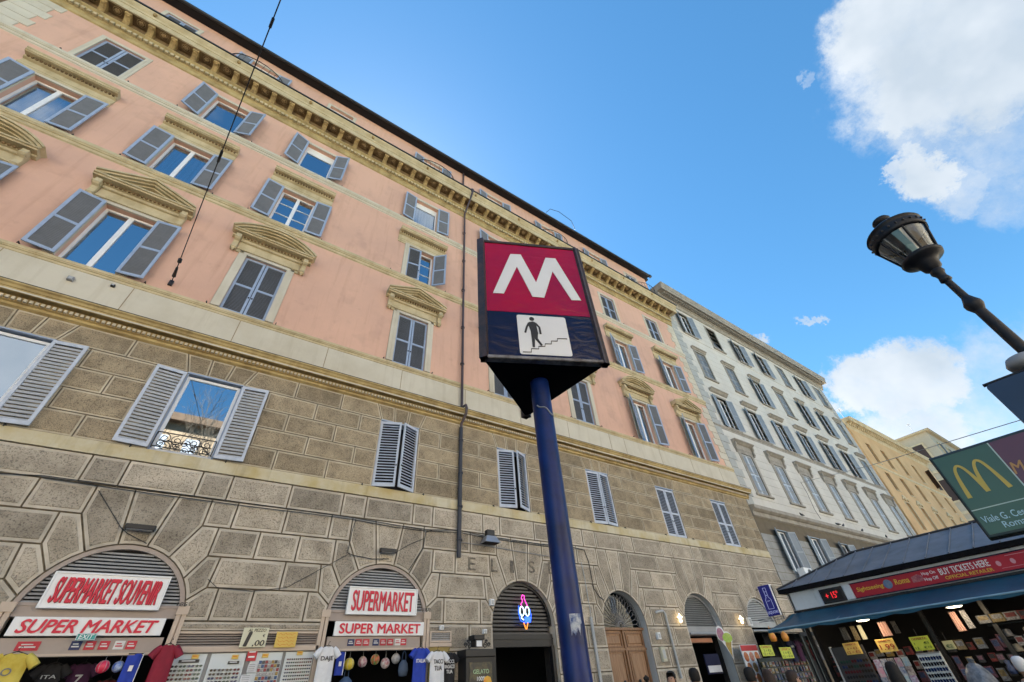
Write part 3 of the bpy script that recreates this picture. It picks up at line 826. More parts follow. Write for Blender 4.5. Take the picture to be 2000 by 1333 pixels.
# mezzanine windows
MST = ['open', 'open', 'ajar', 'ajar', 'ajar', 'closed', 'closed']
for k, c in enumerate(CM):
    st = MST[k]; h = 2.13
    wb = MB()
    wb.box(-.66, .66, -.0, .30, 2.16, 2.2, 0); wb.tube([(-.95, 0, -.02), (-.95, -.08, -.02), (-.95, -.09, -.07)], .016, 5, 1); wb.tube([(.95, 0, -.02), (.95, -.08, -.02), (.95, -.09, -.07)], .016, 5, 1)
    wb.box(-.66, -.62, .04, .16, 0, 2.16, 0); wb.box(.62, .66, .04, .16, 0, 2.16, 0)
    win = wb.build('window', [sh_frame, iron], pz); win.location = (c-6.6, 0, 6.54)
    if st == 'open':
        put_leaves(win, .66, h, 'mezz', 'open', y=0, la=174, ra=173); sash(win, .62, 2.12, y=.10, single=True)
    elif st == 'ajar':
        a_, b_ = ((20, 24), (16, 26), (7, 10))[k-2]
        inst('shutter', leaf(.645, h, 'mezz'), win, (-.65, .02, 0), (0, 0, -R(a_))); inst('shutter', leaf(.645, h, 'mezz'), win, (.65, .02, 0), (0, 0, R(b_)), (-1, 1, 1))
    else: put_leaves(win, .64, h, 'mezz2', 'closed', y=0)
    if k == 1:
        rb = MB()
        def scroll(cx, cz, r_, s_, tr=1.6, st_=0):
            pts = []
            for q_ in range(22):
                a = st_+s_*q_*tr*2*math.pi/22; rr_ = r_*(1-q_/26); pts.append((cx+rr_*math.cos(a), -.10, cz+rr_*math.sin(a)))
            rb.tube(pts, .010, 5)
        rb.tube([(-.60, -.10, .40), (.60, -.10, .40)], .013, 6); rb.tube([(-.60, -.10, .04), (.60, -.10, .04)], .013, 6)
        for s_ in (-1, 1):
            rb.tube([(s_*.60, 0, .40), (s_*.60, -.10, .40), (s_*.60, -.10, .04), (s_*.60, 0, .04)], .012, 5)
            scroll(s_*.42, .26, .12, s_, st_=math.pi/2); scroll(s_*.46, .12, .09, -s_); scroll(s_*.18, .24, .13, -s_, st_=math.pi/2); scroll(s_*.20, .11, .08, s_)
            rb.tube([(s_*.52, -.10, .05), (s_*.34, -.12, .22), (s_*.12, -.12, .10), (0, -.12, .22)], .009, 5)
        scroll(0, .2, .10, 1)
        rb.build('window_railing', iron, win)

# ------------------------------------------------------------------ second building (pale grey)
bw = mat('pale_stucco', (.62, .60, .555), .9, vs=.6, col2=(.54, .52, .48), streak=.10, bump=.1, bs=20)
bq = mat('grey_quoin', (.42, .43, .42), .9, vs=2, col2=(.35, .36, .35))
bg_m = mat('grey_rustication', (.33, .335, .33), .9, vs=1.5, col2=(.26, .265, .26), bump=.1)
btrim = mat('grey_trim', (.36, .335, .29), .85, vs=2.5, col2=(.27, .245, .21), streak=.15)
sh2 = mat('blue_grey_shutter', (.31, .355, .41), .5, var=.08, vs=5)
sh2l = mat('blue_grey_louvre', (.22, .255, .30), .6, var=.08)
B2 = thing('apartment_house', 'pale grey stuccoed apartment house with blue-grey shutters right of the pink palazzo', 'building', (38.6, 12.0, 0), world=True)
X2L, X2R = 24.93, 52.4
C2 = [27.35+3.87*k for k in range(7)]
ROWS = [(22.80, 2.35, .62), (18.45, 2.45, .60), (14.32, 2.45, .60), (9.88, 2.60, .60), (5.72, 2.10, .60)]
h2 = [(c-hw, c+hw, z, z+h) for c in C2 for z, h, hw in ROWS]
for k in range(30):        # rendered courses with recessed joints between
    z0 = 9.0+k*.5633; z1 = z0+.5633
    b = MB(); hs = []
    for a, d, e, f in h2:
        e2, f2 = max(e, z0+.012), min(f, z1-.012)
        if f2 > e2: hs.append((a, d, e2, f2))
    wallgrid(b, X2L, X2R, z0+.012, z1-.012, hs, YF, .0)
    b.add([(X2L, YF, z0+.012), (X2R, YF, z0+.012), (X2R, YF+.02, z0), (X2L, YF+.02, z0)], [(0, 1, 2, 3)]); b.add([(X2L, YF, z1-.012), (X2R, YF, z1-.012), (X2R, YF+.02, z1), (X2L, YF+.02, z1)], [(3, 2, 1, 0)])
    b.build('wall_course', bw, B2)
b = MB(); wallgrid(b, X2L, X2R, 4.5, 26.6, h2, YF+.02, .28, 0); b.build('wall_backing', mat('joint_backing_stucco', (.30, .27, .22), .9), B2)  # darker stucco showing in the recessed joints
for k in range(11):
    z0 = 4.3+k*.38-1.0; z1 = z0+.38
    if z1 > 8.35: break
    xs_ = [X2L]; o_ = .6 if k % 2 else 0
    x = X2L+.9-o_*.75
    while x < X2R: xs_.append(x); x += 1.25
    xs_.append(X2R)
    b = MB()
    for j in range(len(xs_)-1):
        a, d = xs_[j]+.008, xs_[j+1]-.008
        hs = [(max(h_[0], a), min(h_[1], d), max(h_[2], z0+.01), min(h_[3], z1-.01)) for h_ in h2 if h_[1] > a and h_[0] < d and h_[3] > z0+.01 and h_[2] < z1-.01]
        wallgrid(b, a, d, z0+.01, z1-.01, [q for q in hs if q[1] > q[0] and q[3] > q[2]], YF-.01, .0)
    b.build('grey_course', bg_m, B2)
b = MB(); wallgrid(b, X2L, X2R, 0, 8.4, h2, YF+.012, .28); b.build('grey_backing', joint_m, B2)
b = MB(); b.box(X2L+.05, X2R-.05, 12.5, 26, 0, 26.4); b.build('inner_wall', inter, B2)
b = MB(); b.box(X2R-.06, X2R, 12.03, 26, 0, 26.4); b.build('side_wall', bw, B2)
b = MB(); b.box(X2L, X2L+.04, 12.03, 26, 0, 26.4); b.build('side_wall', bw, B2)
b = MB(); b.box(X2L, X2R, 12.4, 26, 26.4, 27.0); b.build('roof', btrim, B2)
b = MB(); b.extr([(12.4, 26.95), (11.16, 26.90), (11.16, 26.80), (11.22, 26.66), (11.25, 26.5), (11.28, 26.48), (11.28, 26.22), (11.36, 26.22), (11.36, 26.26), (11.78, 26.26), (11.78, 26.0), (11.86, 25.96), (11.90, 25.86), (11.90, 25.68), (12.0, 25.62)], X2L-.45, X2R+.45)
b.build('cornice', btrim, B2)
b = MB(); x = X2L
while x < X2R: b.box(x, x+.10, 11.45, 11.78, 26.04, 26.25); x += .26
b.build('cornice_brackets', btrim, B2)['kind'] = 'stuff'
for (a, d, pr, m_) in ((8.34, 8.95, .30, btrim), (13.98, 14.24, .08, btrim), (22.35, 22.5, .06, bw)):
    b = MB(); b.extr([(YF, d), (YF-pr, d-.02), (YF-pr, d-(d-a)*.35), (YF-pr*.6, d-(d-a)*.5), (YF-pr*.3, d-(d-a)*.55), (YF-pr*.3, a+.06), (YF, a)], X2L-.0, X2R+.02); b.build('string_course', m_, B2)
z = 9.0; k = 0
while z < 25.6:
    for s_ in (0, 1):
        q = MB(); w_ = 1.0 if k % 2 else .72
        if s_ == 0: q.bbox(X2L, X2L+w_, YF-.03, YF, z+.015, z+.548, .012)
        else: q.bbox(X2R-w_, X2R, YF-.03, YF, z+.015, z+.548, .012)
        if not 13.9 < z+.28 < 14.3: q.build('quoin', bq, B2)
    z += .5633; k += 1
def leaf2(w, h, mats, key):
    if key in LEAF: return LEAF[key]
    b = MB(); t = .07
    b.box(0, t, 0, .04, 0, h); b.box(w-t, w, 0, .04, 0, h)
    for z in (0, h*.47, h-.08): b.box(t, w-t, .003, .037, z, z+.08)
    b.add([(t, .02, .08), (w-t, .02, .08), (w-t, .02, h-.08), (t, .02, h-.08)], [(0, 1, 2, 3)], 1)
    n = int(h/.075)
    for i in range(n):
        z = .08+(h-.16)*i/n; b.add([(t, .006, z), (w-t, .006, z), (w-t, .019, z+.06), (t, .019, z+.06)], [(0, 1, 2, 3)], 1)
    LEAF[key] = b.mesh('shutter', mats); return LEAF[key]
ST2 = ['ooooOcx', 'ccocooc', 'ooooooc', 'gggggGg', 'ooooooo']
ST2 = ['oaoococ', 'ccocooc', 'ooooooc', 'ggggggg', 'ooooooo']
white_bl = mat('white_blue_frame', (.62, .68, .76), .45, var=.03)
for ri, (z, h, hw) in enumerate(ROWS):
    for ci, c in enumerate(C2):
        st = ST2[ri][ci]
        wb = MB()
        if ri < 4:
            w_ = .17 if ri != 3 else .26
            surround(wb, hw, h, w_, .035, 0); wb.bbox(-hw-w_-.08, hw+w_+.08, -.12, 0, -.13, 0, .02, 0)
        else: wb.prism([(-hw-.04, 0), (-hw, 0), (-hw, h), (hw, h), (hw, 0), (hw+.04, 0), (hw+.04, h+.04), (-hw-.04, h+.04)], -.02, .1, 0)
        if ri == 1: wb.extr([(0, h+.42), (-.20, h+.40), (-.20, h+.35), (-.10, h+.30), (-.08, h+.22), (-.04, h+.2), (0, h+.17)], -hw-.3, hw+.3, 0)
        if ri == 2: wb.extr([(0, h+.62), (-.28, h+.60), (-.28, h+.54), (-.20, h+.50), (-.12, h+.40), (-.05, h+.36), (0, h+.34)], -hw-.42, hw+.42, 0)
        if ri == 3:
            wb.extr([(0, h+.86), (-.30, h+.84), (-.30, h+.78), (-.22, h+.74), (-.12, h+.66), (-.04, h+.62), (-.04, h+.26), (0, h+.26)], -hw-.52, hw+.52, 0)
            for s_ in (-1, 1):
                x_ = s_*(hw+.38); wb.extr([(0, h+.66), (-.2, h+.66), (-.2, h+.5), (-.12, h+.35), (-.14, h+.15), (-.05, h+.0), (0, h)], x_-.08, x_+.08, 0)
        win = wb.build('window', [btrim if ri < 3 or ri == 3 else sh2], B2); win.location = (c-38.6, 0, z)
        me = leaf2(hw-.01, h, [sh2, sh2l], ('b2', h)) if ri != 3 else leaf2(hw-.01, h, [white_bl, sh2], ('b2g', h))
        if st in 'cg':
            inst('shutter', me, win, (-hw, .03, 0)); inst('shutter', me, win, (hw, .03, 0), (0, 0, 0), (-1, 1, 1))
        elif st == 'a':
            inst('shutter', me, win, (-hw, .0, 0), (R(-14), 0, 0)); inst('shutter', me, win, (hw, .0, 0), (R(-14), 0, 0), (-1, 1, 1))
        else:
            la = rnd.uniform(155, 172); ra = rnd.uniform(164, 176)
            inst('shutter', me, win, (-hw, -.03, 0), (0, 0, -R(la))); inst('shutter', me, win, (hw, -.03, 0), (0, 0, R(ra)), (-1, 1, 1))
            sash(win, hw, h, y=.14)
ac = thing('air_conditioner', 'white air conditioner unit hanging below the lowest left window of the grey building', 'air conditioner', (27.1, 11.6, 5.2))
b = MB(); b.bbox(-.42, .42, -.18, .18, 0, .58, .015); b.build('casing', white, ac)
b = MB(); b.lathe([(0, 0), (.22, 0)], 20, (0, 0, 0)); b.v = [(x_+.12, -.187, y_+.29) for x_, y_, z_ in b.v]
for k in range(5): b.tube([(.12+.05*(k+1)*math.cos(a*math.pi/8), -.195, .29+.05*(k+1)*math.sin(a*math.pi/8)) for a in range(16)], .004, 4, 0, True)
b.build('fan_grille', blackm, ac)
b = MB(); b.box(-.38, -.34, -.18, .4, -.05, 0); b.box(.34, .38, -.18, .4, -.05, 0); b.build('bracket', iron, ac)

# ------------------------------------------------------------------ third building (yellow) and the farther ones
by = mat('yellow_stucco', (.68, .45, .23), .9, vs=.6, col2=(.59, .37, .18), streak=.1)
bys = mat('pale_yellow_trim', (.66, .55, .36), .85, vs=2, col2=(.54, .43, .26))
brown_sh = mat('brown_shutter', (.055, .028, .02), .6, var=.1)
B3 = thing('yellow_house', 'yellow stuccoed house with brown shutters and bracketed cornice beyond the grey building', 'building', (65, 12.0, 0), world=True)
C3 = [56.1, 59.9, 64.2, 69.0, 73.6]
R3 = [(17.65, 2.2), (14.75, 1.85), (11.0, 2.5), (7.0, 2.4)]
h3 = [(c-.55, c+.55, z, z+h) for c in C3 for z, h in R3]
b = MB(); wallgrid(b, 53.2, 76.6, 0, 21.3, h3, YF, .28); b.build('wall', by, B3)
b = MB(); b.box(53.22, 76.58, 12.4, 24, 0, 21.3); b.build('inner_wall', inter, B3)
for x in (53.2, 76.56):
    b = MB(); b.box(x, x+.04, 12.02, 24, 0, 21.3); b.build('side_wall', by, B3)
b = MB(); b.extr([(12.2, 22.1), (11.25, 22.05), (11.25, 21.92), (11.34, 21.8), (11.38, 21.62), (11.5, 21.6), (11.5, 21.66), (11.85, 21.66), (11.85, 21.3), (11.93, 21.2), (12, 21.05)], 53.0, 76.9); b.build('cornice', bys, B3)
b = MB(); b.box(53.1, 76.8, 12.1, 24.2, 21.9, 22.2); b.build('roof', bys, B3)
bm = MB(); bm.extr([(0, .32), (-.33, .32), (-.34, .22), (-.22, .12), (-.1, 0), (0, 0)], -.09, .09); bm = bm.mesh('bracket', [bys])
x = 53.5
while x < 76.5: inst('bracket', bm, B3, (x-65, -.15, 21.34)); x += .48
b = MB(); b.extr([(12, 17.1), (11.9, 17.08), (11.92, 16.95), (12, 16.85)], 53.2, 76.6); b.build('string_course', bys, B3)
l3 = leaf2(.54, 2.2, [brown_sh, brown_sh], 'y3')
for c in C3:
    for ri, (z, h) in enumerate(R3):
        wb = MB()
        if ri >= 2:
            surround(wb, .55, h, .15, .04)
            wb.lathe([(0, -.16), (.24, -.14), (.34, -.05), (.30, 0)], 12, (0, 0, 0)); 
            o_ = len(wb.v)-48; wb.v = wb.v[:o_]+[(x_, z_, y_+h+.45) for x_, y_, z_ in wb.v[o_:]]
            wb.tube([(-.75, -.05, h+.2), (-.55, -.1, h+.42), (-.3, -.1, h+.35)], .07, 6); wb.tube([(.75, -.05, h+.2), (.55, -.1, h+.42), (.3, -.1, h+.35)], .07, 6)
        else: wb.box(-.62, .62, -.05, 0, -.1, 0)
        win = wb.build('window', [bys], B3); win.location = (c-65, 0, z)
        s_ = h/2.2
        if c > 73 and ri == 0:
            inst('shutter', l3, win, (-.55, -.03, 0), (0, 0, -R(120)), (1, 1, s_)); inst('shutter', l3, win, (.55, -.03, 0), (0, 0, R(165)), (-1, 1, s_))
        else: inst('shutter', l3, win, (-.55, .18, 0), (0, 0, 0), (1, 1, s_)); inst('shutter', l3, win, (.55, .18, 0), (0, 0, 0), (-1, 1, s_))
b4m = mat('beige_stucco', (.52, .45, .34), .9, vs=.8, col2=(.46, .39, .29), streak=.08)
B4 = thing('corner_house', 'tall beige corner house with hipped roof seen past the yellow house', 'building', (102, 12, 0), world=True)
b = MB()
b.box(95, 118, 12.0, 30, 0, 31.0)
b.build('wall', b4m, B4)
b = MB(); b.box(94.5, 118.5, 11.5, 30.5, 31.0, 31.25); b.build('eave', bys, B4)
b = MB(); b.add([(94.4, 11.4, 31.25), (118.6, 11.4, 31.25), (118.6, 30.6, 31.25), (94.4, 30.6, 31.25), (101, 18, 33.2), (112, 18, 33.2), (112, 24, 33.2), (101, 24, 33.2)],
      [(0, 1, 5, 4), (1, 2, 6, 5), (2, 3, 7, 6), (3, 0, 4, 7), (4, 5, 6, 7)]); b.build('roof', b4m, B4)
for zb in (24.6, 18.2): 
    b = MB(); b.box(94.82, 118.1, 11.82, 30.1, zb, zb+.4); b.build('string_course', bys, B4)
for z, h in ((26.4, 2.9), (20.2, 3.2), (14.0, 3.2)):
    for yy in (14.3, 18.6, 23.2):
        b = MB(); b.box(94.86, 95, yy-1.0, yy+1.0, z-.25, z+h+.25); w_ = b.build('window', bys, B4)
        b = MB(); b.box(94.82, 94.865, yy-.72, yy+.72, z, z+h); b.build('shutter', brown_sh, w_)
        bpy.context.view_layer.update()
    for xx in (98, 102.5, 107):
        b = MB(); b.box(xx-1.0, xx+1.0, 11.86, 12, z-.25, z+h+.25); w_ = b.build('window', bys, B4)
        b = MB(); b.box(xx-.72, xx+.72, 11.82, 11.865, z, z+h); b.build('shutter', brown_sh, w_)
for o in list(B4.children):
    for ch in o.children: ch.location = (0, 0, 0)
# low white house in the gap is the near street corner of the same block
# neighbour at the far left and the houses over the road (seen in the panes)
bn = mat('brown_neighbour_stucco', (.16, .105, .06), .9, var=.15)
B0 = thing('left_neighbour_house', 'brown stuccoed house adjoining the left end of the pink palazzo', 'building', (-30, 12, 0), world=True)
b = MB(); b.box(-60, XL-.03, 12.05, 26, 0, 27.5); b.build('wall', bn, B0)
b = MB(); b.box(-60, XL-.03, 11.4, 26, 27.5, 27.8); b.build('eave', eave_m, B0)
B9 = thing('opposite_house', 'cream apartment house across the street reflected in the mezzanine panes', 'building', (0, -27, 0), world=True)
b = MB(); b.box(-70, 60, -42, -27, 0, 17.5); b.build('wall', mat('cream_opposite', (.72, .62, .46), .9), B9)
b = MB(); b.box(-70.5, 60.5, -42, -26.3, 17.5, 18.2); b.build('cornice', btrim, B9)
b = MB()
for i in range(40):
    for z in (2, 6, 10, 14): b.box(-68+i*3.2, -66.8+i*3.2, -27.03, -26.98, z, z+2.2)
b.build('windows', sh2, B9)['kind'] = 'stuff'

B8 = thing('opposite_tower_house', 'taller cream house across the street mirrored in the pane with the iron railing', 'building', (-4.5, -27, 0), world=True)
b = MB(); b.box(-11, 3, -40, -26.2, 0, 25.5); b.build('wall', mat('tan_opposite', (.30, .23, .15), .9, vs=1.0, col2=(.22, .16, .10)), B8)
b = MB(); b.box(-11.6, 3.6, -40.5, -25.5, 25.5, 26.3); b.build('cornice', mat('brown_eave', (.12, .08, .05), .9), B8)
b = MB()
for i in range(5):
    for z in (2, 6, 10, 14, 18, 22): b.box(-10+i*2.7, -8.8+i*2.7, -26.24, -26.18, z, z+2.0)
b.build('windows', sh2, B8)['kind'] = 'stuff'
bark = mat('plane_bark', (.14, .12, .09), .9, vs=6, col2=(.07, .06, .045))
for tx_, ty_, lab in ((-4.2, -15.0, 'bare street tree behind the viewer, nearer the left, mirrored in the mezzanine pane'), (7.0, -17.0, 'bare street tree behind the viewer, farther right, mirrored in the upper panes')):
    tr = thing('bare_tree', lab, 'tree', (tx_, ty_, 0))
    rt_ = random.Random(int(tx_*10)); tb_ = MB(); bb_ = MB()
    tb_.tube([(0, 0, 0), (.1, .05, 3), (.0, .1, 6.5)], [.30, .25, .20], 10)
    def grow(p, d, L_, r_, lev):
        pts = [p]; q = Vector(p); dd_ = Vector(d)
        for k in range(4):
            dd_ = (dd_+Vector((rt_.uniform(-.22, .22), rt_.uniform(-.22, .22), rt_.uniform(-.05, .20)))).normalized(); q = q+dd_*L_/4; pts.append(q.copy())
            if lev < 4 and k > 0:
                for _ in range(2 if lev > 0 else 2):
                    nd = (dd_+Vector((rt_.uniform(-1, 1), rt_.uniform(-1, 1), rt_.uniform(-.3, .6)))).normalized(); grow(q.copy(), nd, L_*.58, r_*(.62-.08*k), lev+1)
        bb_.tube(pts, [r_, r_*.85, r_*.7, r_*.55, r_*.35], 4 if lev > 1 else 6)
    for k in range(5):
        a = k*1.257+rt_.random(); grow(Vector((0, .1, 6.2+.1*k)), (math.cos(a)*.55, math.sin(a)*.55, .9), 8.5, .11, 1)
    tb_.build('trunk', bark, tr); bb_.build('crown', bark, tr)

# antennas on the yellow and far roofs
def antenna(loc, h, label, tilt=0):
    t_ = thing('antenna', label, 'antenna', loc)
    b = MB(); b.tube([(0, 0, 0), (tilt, 0, h)], .03, 5); b.build('mast', greym, t_)
    b = MB(); b.tube([(tilt-.5, 0, h*.95), (tilt+.5, 0, h*.95)], .02, 4)
    for k in range(5): b.tube([(tilt-.4+.2*k, -.3, h*.95), (tilt-.4+.2*k, .3, h*.95)], .014, 4)
    b.build('aerial_bars', greym, t_)
antenna((58.5, 13, 22.2), 3.2, 'thin grey aerial mast on the left end of the yellow house roof')
antenna((99, 14, 31.8), 2.6, 'aerial on the hipped roof of the far beige corner house')

# ------------------------------------------------------------------ shopfronts in the arches
def shopfront(c, r, label, m_frame, m_slat, z_sl, z_bot, pilasters=True, y=12.08, dark=False, pitch=.062):
    t_ = thing('shopfront', label, 'shopfront', (c, y, 0), world=True)
    A = arcpts(c, SPR, r-.005, 0, math.pi, 28); B_ = arcpts(c, SPR, r-.085, 0, math.pi, 28)
    b = MB()
    for i in range(28):
        p = [A[i], A[i+1], B_[i+1], B_[i]]; b.prism([q for q in reversed(p)], y-.05, y+.12)
    b.build('arch_frame', m_frame, t_)
    z = z_sl; k = 0
    while z < SPR+r-.12:
        zz_ = z+pitch*.3; dx = math.sqrt(max(.0001, (r-.085)**2-max(0, zz_-SPR)**2))
        sb = MB(); sb.add([(c-dx, y, z), (c+dx, y, z), (c+dx, y, z+pitch*.52), (c-dx, y, z+pitch*.52), (c-dx, y+.06, z+pitch*.75), (c+dx, y+.06, z+pitch*.75), (c-dx, y+.05, z), (c+dx, y+.05, z)],
                          [(0, 1, 2, 3), (3, 2, 5, 4), (1, 0, 6, 7)]); sb.build('slat', m_slat, t_)
        z += pitch; k += 1
    b = MB(); b.prism([(c+r-.09, z_sl)]+[(x_, z_) for x_, z_ in arcpts(c, SPR, r-.09, 0, math.pi, 24) if z_ > z_sl]+[(c-r+.09, z_sl)], y+.07, y+.09); b.build('louvre_back', inter, t_)
    w_ = r-.0
    b = MB(); b.box(c-w_+.03, c+w_-.03, y-.04, y+.1, z_bot, z_sl); b.box(c-w_+.05, c+w_-.05, y-.055, y-.035, z_sl-.05, z_sl-.02); b.box(c-w_+.05, c+w_-.05, y-.055, y-.035, z_bot+.0, z_bot+.03)
    b.build('transom', m_frame, t_)
    if pilasters:
        for s_ in (-1, 1):
            b = MB(); xx = c+s_*(w_-.02)
            b.box(xx-.10, xx+.10, y-.13, y+.1, 3.30, 3.45); b.box(xx-.085, xx-.01, y-.11, y+.08, 0, 3.30); b.box(xx+.01, xx+.085, y-.11, y+.08, 0, 3.30); b.box(xx-.01, xx+.01, y-.07, y+.08, 0, 3.30)
            b.build('pilaster', taupe_l, t_)
    return t_
s1 = shopfront(-1.12, 1.31, 'taupe louvred arch of the left souvenir shop under the two white signs', taupe, greym, 3.46, 3.24)
s2 = shopfront(4.28, 1.31, 'taupe louvred arch of the second souvenir shop left of the ice cream arch', taupe, greym, 3.46, 3.24)
for s_, c in ((s1, -1.12), (s2, 4.28)):
    b = MB(); b.box(c-1.15, c+1.15, 12.02, 12.16, 2.68, 2.93); b.build('header_panel', taupe, s_)
    b = MB(); b.box(c-1.2, c+1.2, 12.0, 12.14, 2.66, 2.70); b.build('rail', taupe_l, s_)
# small red and white labels on the header panels
lab_m = [mat('red_label', (.55, .03, .05), .6), mat('white_label', (.7, .7, .7), .6), mat('navy_label', (.02, .03, .12), .6)]
k = 0
for c, xs_ in ((-1.12, (-.75, -.12, .08, .28, .50, .68)), (4.28, (-.6, -.42, -.24, .0, .18, .36, .55, .7))):
    for x in xs_:
        b = MB(); wdt = (.30 if abs(x+.75) < .01 else .15); b.box(c+x-wdt/2, c+x+wdt/2, 12.005, 12.015, 2.75, 2.88, 0); b.box(c+x-wdt*.35, c+x+wdt*.35, 12.0, 12.006, 2.79, 2.81, 1); b.box(c+x-wdt*.3, c+x+wdt*.2, 12.0, 12.006, 2.83, 2.845, 1)
        o = b.build('sticker', [lab_m[(0, 2, 0, 0, 1, 0, 2, 0)[k % 8]], lab_m[1 if k % 8 != 4 else 0]], None, (c+x, 12.01, 2.75))
        tag(o, '%s sticker, %s from the left over the %s souvenir shop door' % (('red', 'navy', 'red', 'red', 'white', 'red', 'navy', 'red')[k % 8], ('first', 'second', 'third', 'fourth', 'fifth', 'sixth', 'seventh', 'eighth')[k if c < 0 else k-6], 'left' if c < 0 else 'second'), 'sticker', 'small stickers over the souvenir shop doors'); k += 1
s3 = shopfront(8.75, 1.13, 'black louvred arch of the ice cream shop with a neon cone', blackm, mat('black_slat', (.045, .045, .05), .4), 2.98, 2.72, False, y=12.20, pitch=.098)
b = MB(); b.box(8.75-1.1, 8.75+1.1, 12.14, 12.3, 2.68, 2.98); b.box(8.75-1.1, 8.75+1.1, 12.12, 12.15, 2.86, 2.89); b.build('header_panel', blackm, s3)
for s_ in (-1, 1):
    b = MB(); b.box(8.75+s_*1.05-.05, 8.75+s_*1.05+.05, 12.1, 12.25, 0, 2.7); b.build('door_post', blackm, s3)
s5 = shopfront(17.5, 1.13, 'grey louvred arch of the bar right of the wooden door', greym, mat('mid_grey_slat', (.17, .18, .19), .5), 3.22, 3.02, False, y=12.25, pitch=.075)
s6 = shopfront(21.85, 1.12, 'grey louvred arch of the liquor shop behind the blue sign', greyl, greyl, 3.40, 3.20, False, y=12.12, pitch=.07)
for c, s_, z in ((17.5, s5, 2.92), (21.85, s6, 3.02)):
    b = MB(); b.box(c-1.1, c+1.1, 12.05, 12.4, z, z+.10); b.tube([(c-1.05, 12.02, z+.05), (c+1.0, 12.02, z+.05)], .045, 8); b.build('rolled_awning', greym, s_)
# dark rooms
b = MB()

# hoarding between the two supermarket arches
vp = thing('display_window', 'taupe framed display window with vent louvre between the two souvenir shop arches', 'shop window', (1.58, 12.05, 0), world=True)
b = MB(); b.box(.20, 2.96, 12.0, 12.1, 2.99, 3.03); b.box(.20, 2.96, 11.97, 12.1, 2.68, 2.77); b.box(.20, .26, 12.0, 12.1, 2.77, 2.99); b.box(2.90, 2.96, 12.0, 12.1, 2.77, 2.99); b.build('frame', taupe_l, vp)
for k in range(5):
    b = MB(); z = 2.775+k*.044; b.add([(.26, 12.02, z), (2.90, 12.02, z), (2.90, 12.02, z+.012), (.26, 12.02, z+.012), (2.90, 12.07, z+.035), (.26, 12.07, z+.035)], [(0, 1, 2, 3), (3, 2, 4, 5)]); b.build('slat', taupe, vp)
b = MB(); b.box(.2, 2.96, 12.08, 12.12, 2.7, 3.03); b.build('backing', inter, vp)
for x0, x1 in ((.28, .86), (.93, 1.56), (1.66, 2.26), (2.32, 2.90)):
    b = MB(); b.bbox(x0, x1, 12.02, 12.06, 1.2, 2.66, .006); b.build('white_board', mat('display_board', (.62, .68, .72), .5, var=.04), vp)
b = MB(); b.box(.2, 2.96, 12.07, 12.1, 0, 2.68); b.build('lower_backing', greym, vp)
sv = thing('vent_panel', 'small taupe vent louvre over the white shirt right of the second arch', 'vent', (5.97, 12.0, 2.8), world=True)
b = MB(); b.box(5.66, 6.28, 11.93, 12.0, 2.79, 2.83); b.box(5.66, 6.28, 11.93, 12.0, 3.0, 3.03); b.box(5.66, 5.70, 11.93, 12.0, 2.83, 3.0); b.box(6.24, 6.28, 11.93, 12.0, 2.83, 3.0); b.box(5.66, 6.28, 11.92, 12.0, 2.70, 2.78); b.build('frame', taupe_l, sv)
for k in range(4):
    b = MB(); z = 2.835+k*.042; b.box(5.70, 6.24, 11.95, 11.98, z, z+.022); b.build('slat', greym, sv)
b = MB(); b.box(5.68, 6.26, 11.97, 11.985, 1.2, 2.70); b.build('board', mat('mustard_board', (.35, .28, .10), .7), sv)

# signs -----------------------------------------------------------------
def flat_sign(name, label, x0, x1, z0, z1, y, frame=.03, board=white, txt=None, cat='sign', tm=red, shear=0., bold=.02, edge=True, fw_=.92, fh=.78, group=None, depth=.05):
    t_ = thing(name, label, cat, ((x0+x1)/2, y, z0), group=group)
    w_, h = x1-x0, z1-z0
    b = MB(); b.bbox(-w_/2, w_/2, -depth/2, depth/2, 0, h, .006); b.build('board', board, t_)
    if frame:
        b = MB()
        for a, d, e, f in ((-w_/2, w_/2, 0, frame), (-w_/2, w_/2, h-frame, h), (-w_/2, -w_/2+frame, frame, h-frame), (w_/2-frame, w_/2, frame, h-frame)): b.bbox(a, d, -depth/2-.018, -depth/2, e, f, .004)
        b.build('frame', white, t_)
    if txt:
        if edge:
            me = text_mesh(txt, w_*fw_, h*fh, darkred, .004, bold, shear); inst('letter_edge', me, t_, (.009, -depth/2-.006, h/2-.007))
        me = text_mesh(txt, w_*fw_, h*fh, tm, .006, bold, shear); inst('lettering', me, t_, (0, -depth/2-.014, h/2))
    return t_
flat_sign('shop_sign', 'white framed sign with tall red narrow italic SUPERMARKET SOUVENIR letters', -2.04, -.24, 3.36, 3.95, 11.96, txt='SUPERMARKET SOUVENIR', shear=.18, bold=.018, fw_=.88, fh=.70)
flat_sign('shop_sign', 'white framed sign with tall red SUPERMARKET letters on the second arch', 3.43, 5.24, 3.36, 3.95, 11.96, txt='SUPERMARKET', shear=.02, bold=.018, fw_=.88, fh=.72)
flat_sign('shop_sign', 'low white sign board with red italic SUPER MARKET on the left arch', -2.24, -.05, 2.955, 3.235, 11.99, frame=0, txt='SUPER MARKET', shear=.22, bold=.05, edge=False, fw_=.90, fh=.70)
flat_sign('shop_sign', 'low white sign board with red SUPER MARKET on the second arch', 3.24, 5.49, 2.94, 3.225, 11.99, frame=0, txt='SUPER MARKET', bold=.05, edge=False, fw_=.90, fh=.68)
flat_sign('exit_sign', 'small teal EXIT sign under the left low red and white board', -1.27, -1.0, 2.875, 2.975, 11.86, frame=.008, board=mat('exit_teal', (.02, .26, .25), .4, emit=(.02, .3, .28), es=.04), txt='EXIT', tm=white, shear=.15, bold=.03, edge=False, fw_=.74, fh=.66, depth=.04)
